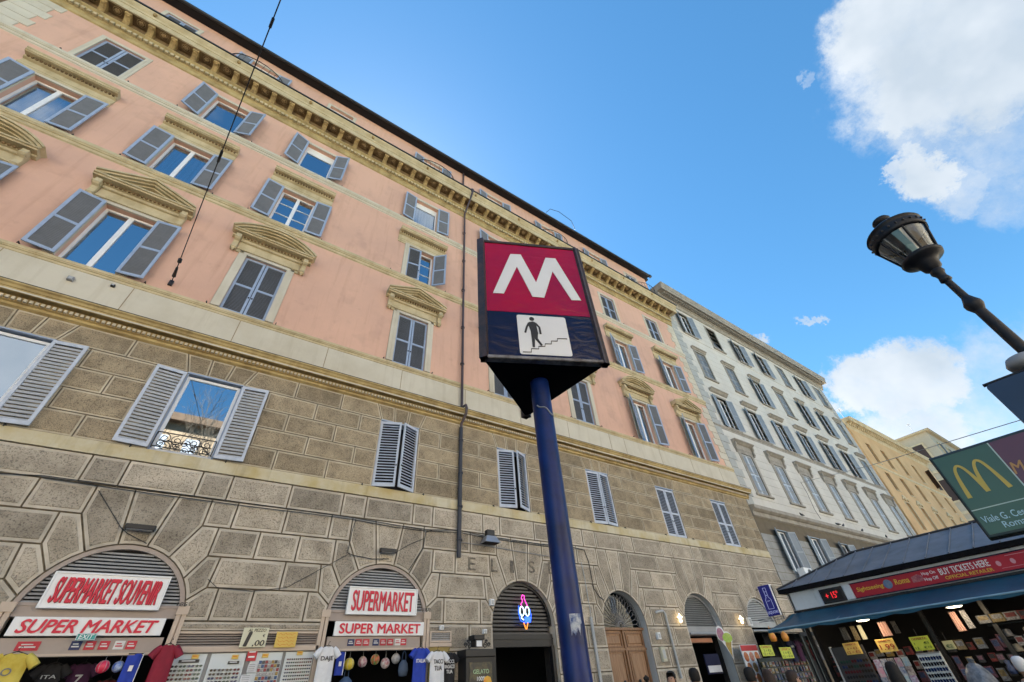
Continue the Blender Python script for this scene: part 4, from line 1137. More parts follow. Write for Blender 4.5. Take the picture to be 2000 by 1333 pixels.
pc = flat_sign('price_card', 'cream price card reading AL PEZZO 1,00 hung before the vent louvre', 1.36, 1.85, 2.74, 3.08, 11.9, frame=0, board=mat('cream_card', (.66, .64, .48), .7, var=.03), cat='price card', depth=.012)
inst('lettering', text_mesh('AL PEZZO', .34, .055, blackm, .003, .01, .2), pc, (.02, -.012, .295))
inst('lettering', text_mesh('1', .11, .235, blackm, .003, .05, .15), pc, (-.12, -.012, .14)); inst('lettering', text_mesh(',00', .22, .11, blackm, .003, .04, .1), pc, (.10, -.012, .065)); inst('lettering', text_mesh('€', .045, .05, blackm, .003, .02), pc, (.17, -.012, .20))
ycard = mat('yellow_card', (.72, .50, .12), .7, var=.05); gcard = mat('lime_card', (.55, .62, .06), .6, var=.04)
orange = mat('orange_ink', (.65, .22, .02), .7, var=0)
yp = flat_sign('paper_notice', 'yellow handwritten paper notice right of the cream price card', 2.02, 2.45, 2.73, 3.01, 11.9, frame=0, board=ycard, cat='notice', depth=.01)
b = MB()
for k in range(4):
    pts = [(-.17+.034*i, .05+.062*k+.016*math.sin(i*2.3+k*1.7)+.008*math.cos(i*5)) for i in range(11)]; b.ribbon(pts, .007, -.009, -.006)
b.build('handwriting', orange, yp)

# number plates painted beside the arches, faded wall letters
o = MB(); 
for t_, x, z in (('185', .115, 3.475), ('187', 5.52, 3.50)):
    me = text_mesh(t_, .17, .07, blackm, .01, .02); ob = inst('house_number', me, None, (x, 11.93, z)); tag(ob, 'black house number at the right springing of the %s souvenir arch' % ('left' if x < 1 else 'second'), 'house number')
wl_m = mat('faded_letter', (.095, .085, .08), .95, vs=14, col2=(.26, .225, .17), bump=.4)
for ch, x, z, w_ in (('E', 6.93, 4.70, .24), ('L', 7.72, 4.70, .22), ('I', 8.38, 4.72, .13), ('S', 9.16, 4.76, .24), ('E', 9.97, 4.78, .22)):
    me = text_mesh(ch, w_, .34, wl_m, .012, .015); ob = inst('wall_letter', me, None, (x, 11.982, z))
    tag(ob, {'E': 'faded dark letter E on the stone %s' % ('right of the downpipe foot' if x < 8 else 'half behind the blue pole'), 'L': 'faded dark letter L on the stone', 'I': 'faded dark letter I over the ice cream arch', 'S': 'faded dark letter S over the ice cream arch'}[ch], 'letter', 'faded letters over the ice cream arch')

# neon cone
nc = thing('neon_sign', 'glowing neon ice cream cone on the black louvres', 'neon sign', (8.78, 12.02, 3.1))
def neon(col, s_): return mat('neon_%g_%g_%g' % col, col, .5, var=0, emit=col, es=s_)
npk, nwh, nbl, nor = neon((.95, .05, .45), .35), neon((.55, .9, 1.0), .4), neon((.02, .10, 1.0), .45), neon((1.0, .25, .03), .4)
b = MB(); b.tube([(-.07, 0, .52), (-.12, 0, .62), (-.05, 0, .70), (-.09, 0, .80), (-.04, 0, .87), (.03, 0, .84), (.02, 0, .76), (.06, 0, .68), (.12, 0, .58), (.10, 0, .52)], .013, 6); b.build('pink_tube', npk, nc)
b = MB()
for x in (-.10, .10): b.tube([(x+.075*math.cos(a*math.pi/8), 0, .44+.12*math.sin(a*math.pi/8)) for a in range(16)], .015, 6, 0, True)
b.tube([(-.12, 0, .34), (-.13, 0, .26), (-.05, 0, .22)], .015, 6); b.tube([(-.02, 0, .48), (.0, 0, .38), (.03, 0, .46)], .012, 6); b.build('white_tube', nwh, nc)
b = MB(); b.tube([(-.20, .01, .58), (-.22, .01, .40), (-.16, .01, .2), (.0, .01, .15), (.20, .01, .17), (.24, .01, .34), (.20, .01, .50)], .011, 6); b.box(-.01, .19, -.012, .012, .17, .30); b.build('blue_tube', nbl, nc)
b = MB(); b.tube([(-.06, 0, .15), (.0, 0, .0), (.03, 0, -.01), (.09, 0, .15)], .012, 6); b.build('orange_tube', nor, nc)
b = MB(); b.box(-.2, .2, .05, .07, .1, .14); b.box(-.2, .2, .05, .07, .6, .64); b.build('mounting_rail', blackm, nc)

# entrance door and fanlight
ed = thing('entrance_door', 'tall brown oak double door under the iron fanlight', 'door', (13.05, 12.3, 0), world=True)
for s_ in (-1, 1):
    x0, x1 = (12.03, 13.03) if s_ < 0 else (13.07, 14.07)
    b = MB(); b.box(x0, x1, 12.27, 12.33, 0, 3.10); lf = b.build('door_leaf', wood, ed)
    for z0, z1 in ((2.66, 3.0), (1.35, 2.50), (.2, 1.2)):
        b = MB(); a, d = x0+.13, x1-.13
        for q in ((a-.04, d+.04, z0-.04, z0), (a-.04, d+.04, z1, z1+.04), (a-.04, a, z0, z1), (d, d+.04, z0, z1)): b.box(q[0], q[1], 12.235, 12.27, q[2], q[3], 1)
        b.bbox(a+.05, d-.05, 12.24, 12.27, z0+.05, z1-.05, .02, 0)
        b.build('door_panel', [wood, wood_d], lf)
    b = MB(); b.box(x0, x1, 12.22, 12.27, 2.54, 2.60); b.build('moulding', wood, lf)
    b = MB(); b.lathe([(0, -.06), (.045, -.05), (.05, -.02), (.02, 0)], 10); b.v = [(13.05+s_*.35+x_, 12.235+z_, 1.72+y_) for x_, y_, z_ in b.v]; b.build('door_knob', iron, lf)
for o_ in ed.children:
    for ch in o_.children: ch.location = (0, 0, 0)
b = MB(); b.box(13.01, 13.09, 12.21, 12.27, 0, 3.10); b.build('meeting_post', wood_d, ed)
b = MB(); b.box(12.0, 14.1, 12.18, 12.35, 3.10, 3.17); b.build('lintel', wood_d, ed)
fl_ = thing('fanlight_grille', 'iron sunray fanlight grille in the arch over the oak door', 'fanlight', (13.05, 12.25, 3.17), world=False)
ig = mat('grey_iron', (.20, .20, .22), .5)
b = MB(); n = 17
for k in range(n):
    a0_ = math.pi*(k+.5)/n; r1_, r2_, r3_ = .15, .80, 1.02
    b.tube([(r1_*math.cos(a0_), 0, r1_*math.sin(a0_)+.03), (r2_*math.cos(a0_), 0, r2_*math.sin(a0_)*1.03+.03)], .010, 5)
    for s_ in (-1, 1):
        a1_ = a0_+s_*math.pi/n*.5; b.tube([(r2_*math.cos(a0_), 0, r2_*math.sin(a0_)*1.03+.03), (.93*math.cos(a1_), 0, .93*math.sin(a1_)*1.05+.03)], .008, 5)
b.build('sunray_bars', ig, fl_)
b = MB(); b.tube([(.15*math.cos(a*math.pi/10), 0, .15*math.sin(a*math.pi/10)+.03) for a in range(11)], .015, 6); b.tube([(.08*math.cos(a*math.pi/8), 0, .08*math.sin(a*math.pi/8)+.05) for a in range(16)], .012, 6, 0, True); b.build('hub_ring', ig, fl_)
b = MB(); b.tube([(1.02*math.cos(a*math.pi/20), 0, 1.07*math.sin(a*math.pi/20)) for a in range(21)], .015, 6); b.build('outer_ring', ig, fl_)
b = MB(); P_ = [(1.03*math.cos(a*math.pi/20), 1.08*math.sin(a*math.pi/20)) for a in range(21)]; b.add([(x_, .08, z_) for x_, z_ in P_], [tuple(range(21))]); b.build('glass', glass_mat('dark_fan_glass', (.25, .3, .32), 1.45), fl_)

# facade hardware: floodlights, cables, pipes, cameras
def floodlight(x, z, w_, label, y=11.84):
    t_ = thing('floodlight', label, 'floodlight', (x, y, z))
    b = MB(); b.bbox(-w_/2, w_/2, -.07, .07, -.05, .05, .012); b.build('housing', blackm, t_)
    b = MB(); b.box(-w_/2+.03, w_/2-.03, -.06, .06, -.056, -.05); b.build('lens', greym, t_)
    b = MB(); b.box(-.03, .03, .0, .16, .03, .05); b.box(-w_/2-.012, -w_/2, -.02, .02, -.03, .05); b.box(w_/2, w_/2+.012, -.02, .02, -.03, .05); b.build('bracket', iron, t_)
floodlight(-1.12, 4.80, .50, 'long black floodlight over the left souvenir arch')
floodlight(4.26, 4.80, .44, 'short black floodlight over the second souvenir arch')
t_ = thing('floodlight', 'black and silver floodlight box right of the downpipe foot', 'floodlight', (7.45, 11.75, 5.38))
b = MB(); b.add([(-.27, -.18, -.12), (.27, -.18, -.12), (.27, .15, -.12), (-.27, .15, -.12), (-.16, -.10, .08), (.16, -.10, .08), (.16, .10, .08), (-.16, .10, .08)], [(0, 3, 2, 1), (4, 5, 6, 7), (0, 1, 5, 4), (1, 2, 6, 5), (2, 3, 7, 6), (3, 0, 4, 7)]); b.build('reflector', mat('silver_metal', (.42, .42, .44), .35, metal=.6), t_)
b = MB(); b.box(-.13, .13, -.08, .1, .08, .26); b.build('ballast_box', blackm, t_)
b = MB(); b.box(-.24, .24, -.16, .13, -.13, -.12); b.build('lens', inter, t_)
def sagp(p0, p1, sag, n=8):
    a, c = Vector(p0), Vector(p1); out = []
    for i in range(n+1):
        t0 = i/n; p = a.lerp(c, t0); p.z -= sag*4*t0*(1-t0); out.append(p)
    return out
cb = mat('black_cable', (.02, .02, .022), .6); cg = mat('grey_cable', (.30, .30, .30), .6)
def cable(label, pts, r=.012, m_=cb, group='cables along the stone facade'):
    o_ = MB(); o_.tube(pts, r, 5); ob = o_.build('cable', m_, None, tuple(pts[0])); tag(ob, label, 'cable', group); return ob
Yc = 11.955
base_pts = [(-4.2, Yc, 5.50), (-3.04, Yc, 5.62), (-1.4, Yc, 5.61), (.6, Yc, 5.595), (2.2, Yc, 5.59), (3.2, Yc, 5.57), (4.4, Yc, 5.52), (5.4, Yc, 5.50), (6.5, Yc, 5.60), (7.4, Yc, 5.52), (9.5, Yc, 5.49), (11.1, Yc, 5.51)]
cable('long black cable bundle running just under the first plain stone course', base_pts, .011)
cable('second black cable sagging just under the long black bundle', [(x_, y_, z_-.05-.02*math.sin(x_*3)) for x_, y_, z_ in base_pts[1:]], .010)
cable('black cable looping down left of the second souvenir arch', [(3.3, Yc, 5.55), (3.25, Yc, 5.2), (3.24, Yc, 4.82), (3.22, Yc, 4.70), (3.39, Yc, 4.65), (3.9, Yc, 4.60), (4.35, Yc, 4.64)], .010)
cable('black cable looping down right of the second souvenir arch', [(5.6, Yc, 5.52), (5.37, Yc, 5.42), (5.32, Yc, 5.0), (5.1, Yc, 4.65), (4.94, Yc, 4.40)], .012)
cable('black cable dropping left of the wooden door arch', [(11.1, Yc, 5.51), (11.6, Yc, 5.47), (11.72, Yc, 5.1), (11.74, Yc, 4.6), (11.76, Yc, 4.25), (11.95, Yc, 4.02), (12.16, Yc, 3.92)], .014)
cable('thin dark wire slanting to the long floodlight', [(-2.11, Yc, 5.47), (-1.45, Yc, 4.80), (-1.3, Yc, 4.70), (-.91, Yc, 4.54)], .008)
cable('thin dark wire sagging across the stones between the souvenir arches', [(3.25, Yc, 4.66), (2.6, Yc, 4.25), (2.0, Yc, 3.86), (1.3, Yc, 3.76), (.62, Yc, 3.80), (.40, Yc, 3.95)], .007)
cable('grey cable level behind the floodlight box', [(6.5, Yc, 5.26), (7.4, Yc, 5.24), (9.0, Yc, 5.16), (11.1, Yc, 5.10)], .010, cg)
cable('black cable slanting up from the second souvenir arch floodlight', [(4.5, Yc, 4.80), (4.9, Yc, 5.05), (5.33, Yc, 5.25)], .008)
def pipe(label, pts, r=.035, m_=greyl):
    o_ = MB(); o_.tube(pts, r, 8); ob = o_.build('wall_pipe', m_, None, tuple(pts[0])); tag(ob, label, 'pipe', 'grey pipes on the stone base')
pipe('pale grey pipe standing left of the wooden door', [(11.37, 11.93, 0), (11.38, 11.93, 3.42)], .05)
pipe('thin grey conduit above the pale pipe left of the wooden door', [(11.42, 11.95, 3.4), (11.40, 11.95, 4.5), (11.36, 11.95, 5.05)], .012)
pipe('grey pipe with a bent top between the wooden door and the bar', [(14.72, 11.98, 3.60), (14.76, 11.92, 3.63), (15.06, 11.92, 3.66), (15.15, 11.92, 3.58), (15.16, 11.92, 1.7)], .042)
def wallbox(label, x, z, w_, h, m_=white, cat='wall box'):
    t_ = thing('wall_box', label, cat, (x, 11.93, z)); b = MB(); b.bbox(-w_/2, w_/2, -.05, .05, -h/2, h/2, .01); b.build('casing', m_, t_)
    b = MB(); b.bbox(-w_*.3, w_*.3, -.058, -.05, -h*.3, h*.3, .002); b.build('cover', greyl, t_)
wallbox('white camera box at the left side of the ice cream arch', 7.56, 3.72, .13, .16)
wallbox('small white box beside the left foot of the ice cream arch', 7.30, 3.02, .11, .10)
wallbox('round edged white vent over the small vent louvre', 5.98, 3.10, .10, .10)
wallbox('white number plate right of the wooden door', 14.50, 2.90, .16, .20)
wallbox('white paper notice low right of the wooden door', 14.52, 2.38, .20, .42, mat('paper', (.6, .58, .45), .8))
wallbox('white floodlight box at the left foot of the liquor shop arch', 20.62, 3.38, .22, .30)
wallbox('round grey meter cover on the cream belt', -4.93, 10.50, .12, .12, greym)
wallbox('dark round hole cover on the cream belt right of the meter', -4.15, 10.68, .08, .07, iron)
wallbox('left dark vent hole over the second hood', -4.95, 19.05, .12, .10, iron); wallbox('right dark vent hole over the second hood', -4.60, 19.05, .12, .10, iron)
warm = mat('warm_lamp', (1, .85, .55), .4, var=0, emit=(1.0, .74, .38), es=1.1)
for x, nm in ((15.88, 'between the wooden door and the bar'), (19.93, 'between the bar and the liquor shop')):
    t_ = thing('wall_lamp', 'lit star shaped wall lamp '+nm, 'wall lamp', (x, 11.86, 3.45))
    b = MB(); b.lathe([(.01, .14), (.05, .06), (.11, .02), (.05, -.03), (.06, -.12), (.01, -.16)], 5); b.build('glowing_glass', warm, t_)
    b = MB(); b.box(-.03, .03, .03, .13, -.03, .03); b.build('wall_mount', iron, t_)

# suspension cable over the street, second wire
c0_ = Vector((-3.14, 11.97, 11.45)); c1_ = Vector((-2.18, 3.78, 12.5)); dd = c1_-c0_
sc_ = thing('suspension_cable', 'black suspension cable rising from the pink wall over the street', 'cable', tuple(c0_), world=True)
b = MB(); b.tube([c0_, c0_+dd*.5, c1_, c0_+dd*1.9, c0_+dd*3.2+Vector((0, 0, .6))], .012, 6); b.build('steel_rope', iron, sc_)
b = MB(); b.tube([c0_+dd*.03, c0_+dd*.075], [.05, .03], 8); b.tube([c0_+dd*.10, c0_+dd*.115], .05, 8); b.build('turnbuckle', iron, sc_)
b = MB(); b.tube([c0_+dd*.52, c0_+dd*.56], .03, 8); b.tube([c0_+dd*.93, c0_+dd*.955], .028, 8); b.build('insulator', iron, sc_)
b = MB(); b.box(-3.19, -3.09, 11.93, 12.0, 11.32, 11.5); b.build('anchor_plate', iron, sc_)
w2 = thing('overhead_wire', 'thin wire crossing in front of the grey and yellow houses', 'wire', (33.4, 11.97, 11.66), world=True)
e2_ = Vector((20, .45, 1.6+20*.277)); m2_ = Vector((33.4, 11.95, 11.66))
b = MB(); b.tube([m2_, m2_.lerp(e2_, .5)+Vector((0, 0, -.12)), e2_, e2_+(e2_-m2_)*.8], .013, 5); b.build('wire_strand', greym, w2)
b = MB(); b.tube([(33.4, 11.9, 11.7), (33.5, 11.9, 10.9), (33.3, 11.9, 9.8), (33.5, 11.9, 9.2)], .012, 5); b.build('drop_wire', iron, w2)

# pigeons on the grey cornice
pm = mat('pigeon_grey', (.07, .07, .08), .8)
for x, nm in ((30.6, 'leftmost'), (35.5, 'second from left'), (36.2, 'third from left'), (39.2, 'fourth from left'), (43.5, 'rightmost')):
    t_ = thing('pigeon', nm+' of the five dark pigeons sitting on the grey cornice', 'pigeon', (x, 11.75, 8.95), R(rnd.uniform(0, 360)), 'pigeons on the grey cornice')
    b = MB(); b.tube([(-.16, 0, .06), (-.08, 0, .09), (.02, 0, .12), (.09, 0, .16), (.11, 0, .21), (.13, 0, .23)], [.012, .04, .07, .05, .03, .022], 8); b.build('body', pm, t_)
    b = MB(); b.tube([(.14, 0, .235), (.18, 0, .225)], [.012, .003], 5); b.build('beak', iron, t_)
    b = MB(); b.tube([(.01, .02, 0), (.01, .02, .08)], .006, 4); b.tube([(.01, -.02, 0), (.01, -.02, .08)], .006, 4); b.build('legs', iron, t_)

# ------------------------------------------------------------------ goods at the shops
def tshirt(label, x, z, y, w_, h, m_, txt=None, tm=blackm, rz=0, lines=None, tilt=0, group='shirts hung at the souvenir shops'):
    t_ = thing('t_shirt', label, 't-shirt', (x, y, z), rz, group)
    b = MB()
    hw = w_/2; bw_ = hw*.66
    half = [(.18*w_, 0), (.30*w_, -.035), (hw, -.22*h), (hw*.80, -.30*h), (bw_, -.20*h), (bw_*.98, -.5*h), (bw_*1.02, -h)]
    # front and back surfaces with folds
    rows = 14; cols = 10; vs = []
    def wid(t0):
        if t0 < .04: return .20*w_+t0/.04*.1*w_
        return bw_
    for sgn in (-1, 1):
        vs = []
        for i in range(rows+1):
            t0 = i/rows; zz_ = -h*t0
            W_ = bw_*(.55+.45*min(1, t0/.06)) if t0 < .06 else bw_*(1+.06*t0)
            for j in range(cols+1):
                u = -1+2*j/cols
                neck = -.07*math.exp(-(u/.28)**2)*max(0, 1-t0*9) if sgn < 0 else -.02*math.exp(-(u/.28)**2)*max(0, 1-t0*9)
                sh = -.035*abs(u)*max(0, 1-t0*6)
                yy = sgn*(.055*(1-u*u)**.5+.012*math.sin(u*7+t0*5+x*9)*t0+.008*math.sin(u*15+x*3)*t0)
                vs.append((u*W_, yy, zz_+neck*h+sh*h))
        f = [(i*(cols+1)+j, i*(cols+1)+j+1, (i+1)*(cols+1)+j+1, (i+1)*(cols+1)+j) for i in range(rows) for j in range(cols)]
        b.add(vs, f, 0, True)
    b.build('body', m_, t_)
    for s_ in (-1, 1):
        b = MB(); b.tube([(s_*bw_*.72, 0, -.06*h), (s_*bw_*1.05, -.01, -.14*h), (s_*hw*.98, -.01, -.27*h)], [.05, .065, .07], 8); b.build('sleeve', m_, t_)
    b = MB(); b.tube([(-bw_*.8, 0, -.06*h), (0, 0, .015), (bw_*.8, 0, -.06*h)], .008, 5); b.tube([(0, 0, .0), (0, 0, .06), (.02, .0, .085), (.03, .03, .07)], .005, 5); b.build('hanger', iron, t_)
    if txt:
        for s, wt, ht, zz_ in txt: inst('print', text_mesh(s, wt, ht, tm, .004, .03), t_, (0, -.064, zz_))
    return t_
cw = mat('white_cotton', (.74, .75, .78), .9, var=.05, vs=8); cbk = mat('black_cotton', (.02, .02, .024), .9, var=.2, vs=8); cblue = mat('blue_jersey', (.015, .05, .42), .75, var=.1, vs=8)
cmar = mat('maroon_jersey', (.26, .008, .03), .75, var=.1, vs=8); cyel = mat('yellow_cotton', (.62, .50, .10), .9, vs=5, col2=(.50, .37, .05)); cnav = mat('navy_cotton', (.015, .018, .06), .9, var=.2)
tshirt('white t-shirt with DAJE print on the left pilaster of the second arch', 3.13, 2.74, 11.80, .52, .74, cw, [('DAJE', .26, .10, -.24)])
tshirt('blue football shirt with a white ITALIA print', 5.35, 2.68, 11.78, .50, .70, cblue, [('ITALIA', .24, .07, -.27)], white)
tshirt('white t-shirt with TACCI TUA print right of the blue shirt', 5.78, 2.60, 11.70, .56, .72, cw, [('TACCI', .25, .085, -.22), ('TUA', .20, .09, -.35)])
tshirt('black t-shirt with white print half behind the white one', 6.16, 2.58, 11.84, .52, .74, cbk, [('TACCI', .24, .07, -.20), ('RAGAZZI', .27, .07, -.30), ('TUA', .17, .07, -.40)], white)
tshirt('maroon football shirt hung on the right pilaster of the left arch', .16, 2.80, 11.76, .46, .75, cmar, None)
tshirt('pale yellow t-shirt at the left edge of the picture', -1.90, 2.70, 11.70, .62, .72, cyel, [('O', .12, .10, -.26)], mat('grey_print', (.2, .2, .2), .8))
tshirt('black t-shirt with a faint print deep in the left shop', -1.42, 2.60, 12.35, .48, .70, cbk, [('ITA', .2, .05, -.2)], greyl)
tshirt('dark purple t-shirt deep in the left shop', -1.02, 2.60, 12.45, .48, .70, mat('purple_cotton', (.05, .01, .05), .9), [('7', .10, .14, -.25)], greyl)
tshirt('dark red t-shirt deep in the left shop', -.55, 2.35, 12.55, .48, .70, mat('dark_red_cotton', (.10, .01, .015), .9))
def ball(label, x, y, z, r, m_, group='balls hanging in the shop doors'):
    t_ = thing('ball', label, 'ball', (x, y, z), 0, group)
    b = MB(); b.lathe([(max(0.0001, r*math.sin(a*math.pi/12)), -r*math.cos(a*math.pi/12)) for a in range(13)], 18); b.build('shell', m_, t_)
    b = MB()
    for k in range(6): 
        a = k*math.pi/3; b.tube([(r*1.02*math.sin(t0)*math.cos(a), r*1.02*math.sin(t0)*math.sin(a), r*1.02*math.cos(t0)) for t0 in (.3, .8, 1.3, 1.8, 2.4)], .004, 4)
    b.tube([(0, 0, r), (0, 0, r+.15)], .004, 4); b.build('net', greyl, t_)
def ballm(n_, c1, c2): return mat(n_, c1, .35, vs=14, col2=c2)
ball('pink red ball hanging in the left shop doorway', -.72, 12.05, 2.50, .095, ballm('pink_ball', (.75, .04, .10), (.6, .03, .08)))
ball('blue and white ball hanging in the left shop doorway', -.50, 12.1, 2.50, .085, ballm('blue_ball', (.02, .10, .5), (.4, .5, .7)))
ball('yellow ball hanging in the second shop doorway', 3.74, 12.1, 2.42, .115, ballm('yellow_ball', (.70, .58, .06), (.5, .35, .03)))
ball('pink and white patched ball in the second shop doorway', 4.10, 12.25, 2.46, .105, ballm('pink_white_ball', (.6, .55, .56), (.3, .05, .1)))
ball('red and green ball in the second shop doorway', 4.40, 12.25, 2.50, .105, ballm('red_green_ball', (.6, .08, .04), (.05, .3, .08)))
ball('red patched white ball in the second shop doorway', 4.64, 12.2, 2.42, .105, ballm('red_patch_ball', (.6, .6, .6), (.35, .03, .05)))
ball('grey white ball in the second shop doorway', 4.90, 12.2, 2.50, .105, ballm('grey_ball', (.5, .5, .52), (.25, .26, .28)))
def scarf(label, x, y, z, w_, h, m_, txt):
    t_ = thing('scarf', label, 'scarf', (x, y, z), 0, 'blue scarves at the souvenir shops'); b = MB(); vs = []
    for i in range(9):
        for j in range(5): vs.append((-w_/2+w_*j/4, .02*math.sin(j*1.8+i*.4), -h*i/8))
    b.add(vs, [(i*5+j, i*5+j+1, (i+1)*5+j+1, (i+1)*5+j) for i in range(8) for j in range(4)], 0, True); b.build('cloth', m_, t_)
    b = MB(); b.box(w_/2-.012, w_/2, -.03, -.022, -h, 0); b.box(-.03, .03, -.032, -.025, -h*.62, -h*.42); b.build('white_band', white, t_)
    b = MB(); b.tube([(-w_/2, 0, 0), (w_/2, 0, 0)], .01, 5); b.build('rod', iron, t_)
scarf('blue scarf hanging beside the maroon shirt', -.30, 12.0, 2.68, .24, .42, cblue, 'ITALIA'); scarf('blue scarf hanging beside the white DAJE shirt', 3.50, 12.0, 2.64, .18, .42, cblue, '')
def bag(label, x, y, z, s_, m_, group='bags hanging in the shops'):
    t_ = thing('bag', label, 'bag', (x, y, z), 0, group)
    b = MB(); b.lathe([(.001, -.24), (.10, -.23), (.13, -.12), (.11, 0), (.06, .06), (.03, .08)], 12, (0, 0, 0), 0, True, sx=s_, sy=.6*s_); b.build('pouch', m_, t_)
    b = MB(); b.tube([(-.05, 0, .06), (-.04, 0, .2), (0, 0, .26), (.04, 0, .2), (.05, 0, .06)], .008, 5); b.build('strap', m_, t_)
bag('grey blue backpack hanging left of the blue shirt', 5.03, 12.0, 2.38, 1.0, mat('denim', (.06, .09, .15), .8)); bag('blue rucksack low in the second shop doorway', 3.75, 12.2, 2.12, 1.3, mat('blue_nylon', (.06, .12, .25), .6))
# warm ceiling lamp in the second shop
t_ = thing('ceiling_lamp', 'small lit ceiling lamp inside the second souvenir shop', 'lamp', (4.2, 12.5, 2.70)); b = MB(); b.lathe([(0, 0), (.07, .0), (.08, .03), (.03, .06)], 12); b.build('lamp_shade', warm, t_); b = MB(); b.tube([(0, 0, .05), (0, 0, .4)], .01, 5); b.build('stem', iron, t_)
# sunglasses in rows
def sung_mesh(m1, m2_):
    b = MB()
    for s_ in (-1, 1):
        P_ = [(s_*.036+.030*math.cos(a*math.pi/4)*s_, .022*math.sin(a*math.pi/4)-.004*(abs(a-6) < 2)) for a in range(8)]
        if s_ < 0: P_ = P_[::-1]
        b.prism(P_, -.012, -.004, 0)
    b.box(-.010, .010, -.012, -.004, .006, .012, 1); b.box(-.072, -.062, -.012, .02, .006, .014, 1); b.box(.062, .072, -.012, .02, .006, .014, 1)
    return b.mesh('sunglasses', [m1, m2_])
SG = [sung_mesh(mat('lens_%d' % i, c_, .15, var=0), blackm) for i, c_ in enumerate([(.02, .02, .025), (.10, .012, .02), (.015, .03, .10), (.03, .02, .012), (.02, .06, .05)])]
ORD2 = ['first', 'second', 'third', 'fourth', 'fifth', 'sixth', 'seventh', 'eighth', 'ninth']
def sgrid(x0, x1, z0, z1, nx, nz, y, label, grp, sc_=1.0, bias=0):
    for i in range(nx):
        for j in range(nz):
            o_ = inst('sunglasses', SG[(i*3+j*5+bias+rnd.randrange(2)) % 5], None, (x0+(x1-x0)*(i+.5)/nx, y, z0+(z1-z0)*(j+.5)/nz), (0, 0, R(rnd.uniform(-6, 6))), (sc_, 1, sc_))
            tag(o_, '%s, %s from the left, %s row up' % (label, ORD2[i], ORD2[j]), 'sunglasses', grp)
sgrid(.30, .84, 2.05, 2.50, 4, 7, 12.0, 'sunglasses on the board nearest the maroon shirt', 'sunglasses on the first display board', .85)
sgrid(.97, 1.52, 2.05, 2.42, 4, 6, 12.0, 'sunglasses on the second display board', 'sunglasses on the second display board', .85, 2)
sgrid(2.36, 2.88, 2.05, 2.56, 6, 9, 12.0, 'sunglasses on the board nearest the DAJE shirt', 'sunglasses on the fourth display board', .58, 1)
def card(label, x, y, z, w_, h, m_, m2_, cat='card', group='cards pinned on the display boards', n=2, parent=None, rz=0):
    t_ = thing('pinned_card', label, cat, (x, y, z), rz, group)
    b = MB(); b.bbox(-w_/2, w_/2, -.006, .004, 0, h, .002); b.build('sheet', m_, t_)
    b = MB()
    for k in range(n): zz_ = h*(k+.6)/(n+.3); b.box(-w_*.36, w_*.30, -.009, -.006, zz_, zz_+h*.14/n*2)
    b.build('printing', m2_, t_); return t_
rc = mat('red_card', (.55, .04, .05), .6); wc = mat('white_card', (.68, .70, .74), .6)
card('red card hanging under the cream price card', 1.66, 11.98, 2.52, .18, .20, rc, white, n=2)
card('white card with small print below the red card', 1.72, 11.98, 2.33, .16, .15, wc, greym, n=4)
card('white card low beside the sunglasses of the second board', 1.66, 11.98, 2.16, .20, .14, wc, greym, n=4)
for k, (x, z) in enumerate(((.66, 2.58), (1.36, 2.56), (1.92, 2.57), (2.6, 2.60))):
    card('yellow price tag at the top of the %s display board' % ('first', 'second', 'third', 'fourth')[k], x, 12.0, z, .12, .07, ycard, orange, n=1)
card('strip of small pictures near the top of the first display board', .58, 12.0, 2.52, .34, .05, blackm, white, n=1); card('strip of small pictures near the top of the second display board', 1.36, 12.0, 2.48, .20, .05, blackm, white, n=1)
tok = MB(); tok.bbox(-.032, .032, -.012, 0, -.03, .03, .006, 0); TK = []
for i, c_ in enumerate([(.5, .5, .52), (.35, .05, .06), (.45, .30, .08), (.05, .12, .3), (.08, .08, .09)]):
    tok2 = MB(); tok2.v, tok2.f, tok2.m, tok2.sm = tok.v, tok.f, tok.m, tok.sm; TK.append(tok2.mesh('magnet', [mat('magnet_%d' % i, c_, .4, var=.3, vs=60)]))
for i in range(7):
    for j in range(7):
        o_ = inst('magnet', TK[rnd.randrange(5)], None, (1.86+i*.06, 12.01, 2.10+j*.066), (0, 0, 0), (.8, 1, .9)); tag(o_, 'souvenir magnet on the third display board, %s from the left, %s row up' % (ORD2[i], ORD2[j]), 'magnet', 'magnets on the third display board')

# gelato cabinet
gc = thing('gelato_cabinet', 'black menu cabinet with a GELATO poster left of the ice cream arch', 'menu cabinet', (6.93, 11.72, 0))
b = MB(); b.bbox(-.42, .42, -.17, .25, 0, 2.44, .01); b.bbox(-.45, .45, -.21, .26, 2.44, 2.60, .01); b.build('cabinet', blackm, gc)
b = MB(); b.bbox(-.33, .33, -.185, -.172, .9, 2.33, .004); b.build('poster', mat('dark_poster', (.03, .03, .028), .35, vs=9, col2=(.12, .10, .05)), gc)
inst('lettering', text_mesh('GELATO', .46, .085, mat('pale_green_ink', (.42, .62, .38), .5), .004, .02), gc, (0, -.19, 2.14)); inst('lettering', text_mesh('100%', .24, .085, white, .004, .02), gc, (.0, -.19, 2.0))
b = MB(); b.lathe([(.0001, .15), (.09, .12), (.13, 0), (.09, -.12), (.0001, -.15)], 14, (.18, 0, 1.90), sy=.05); b.v = [(x_, y_-.195, z_) for x_, y_, z_ in b.v]; b.build('orange_picture', mat('orange_fruit', (.75, .28, .02), .5, vs=8, col2=(.7, .45, .05)), gc)
b = MB()
for k in range(5): b.lathe([(.0001, .04), (.04, .02), (.045, -.03), (.0001, -.05)], 8, (-.20+k*.07, 0, 1.85-.03*(k % 2)), sy=.1)
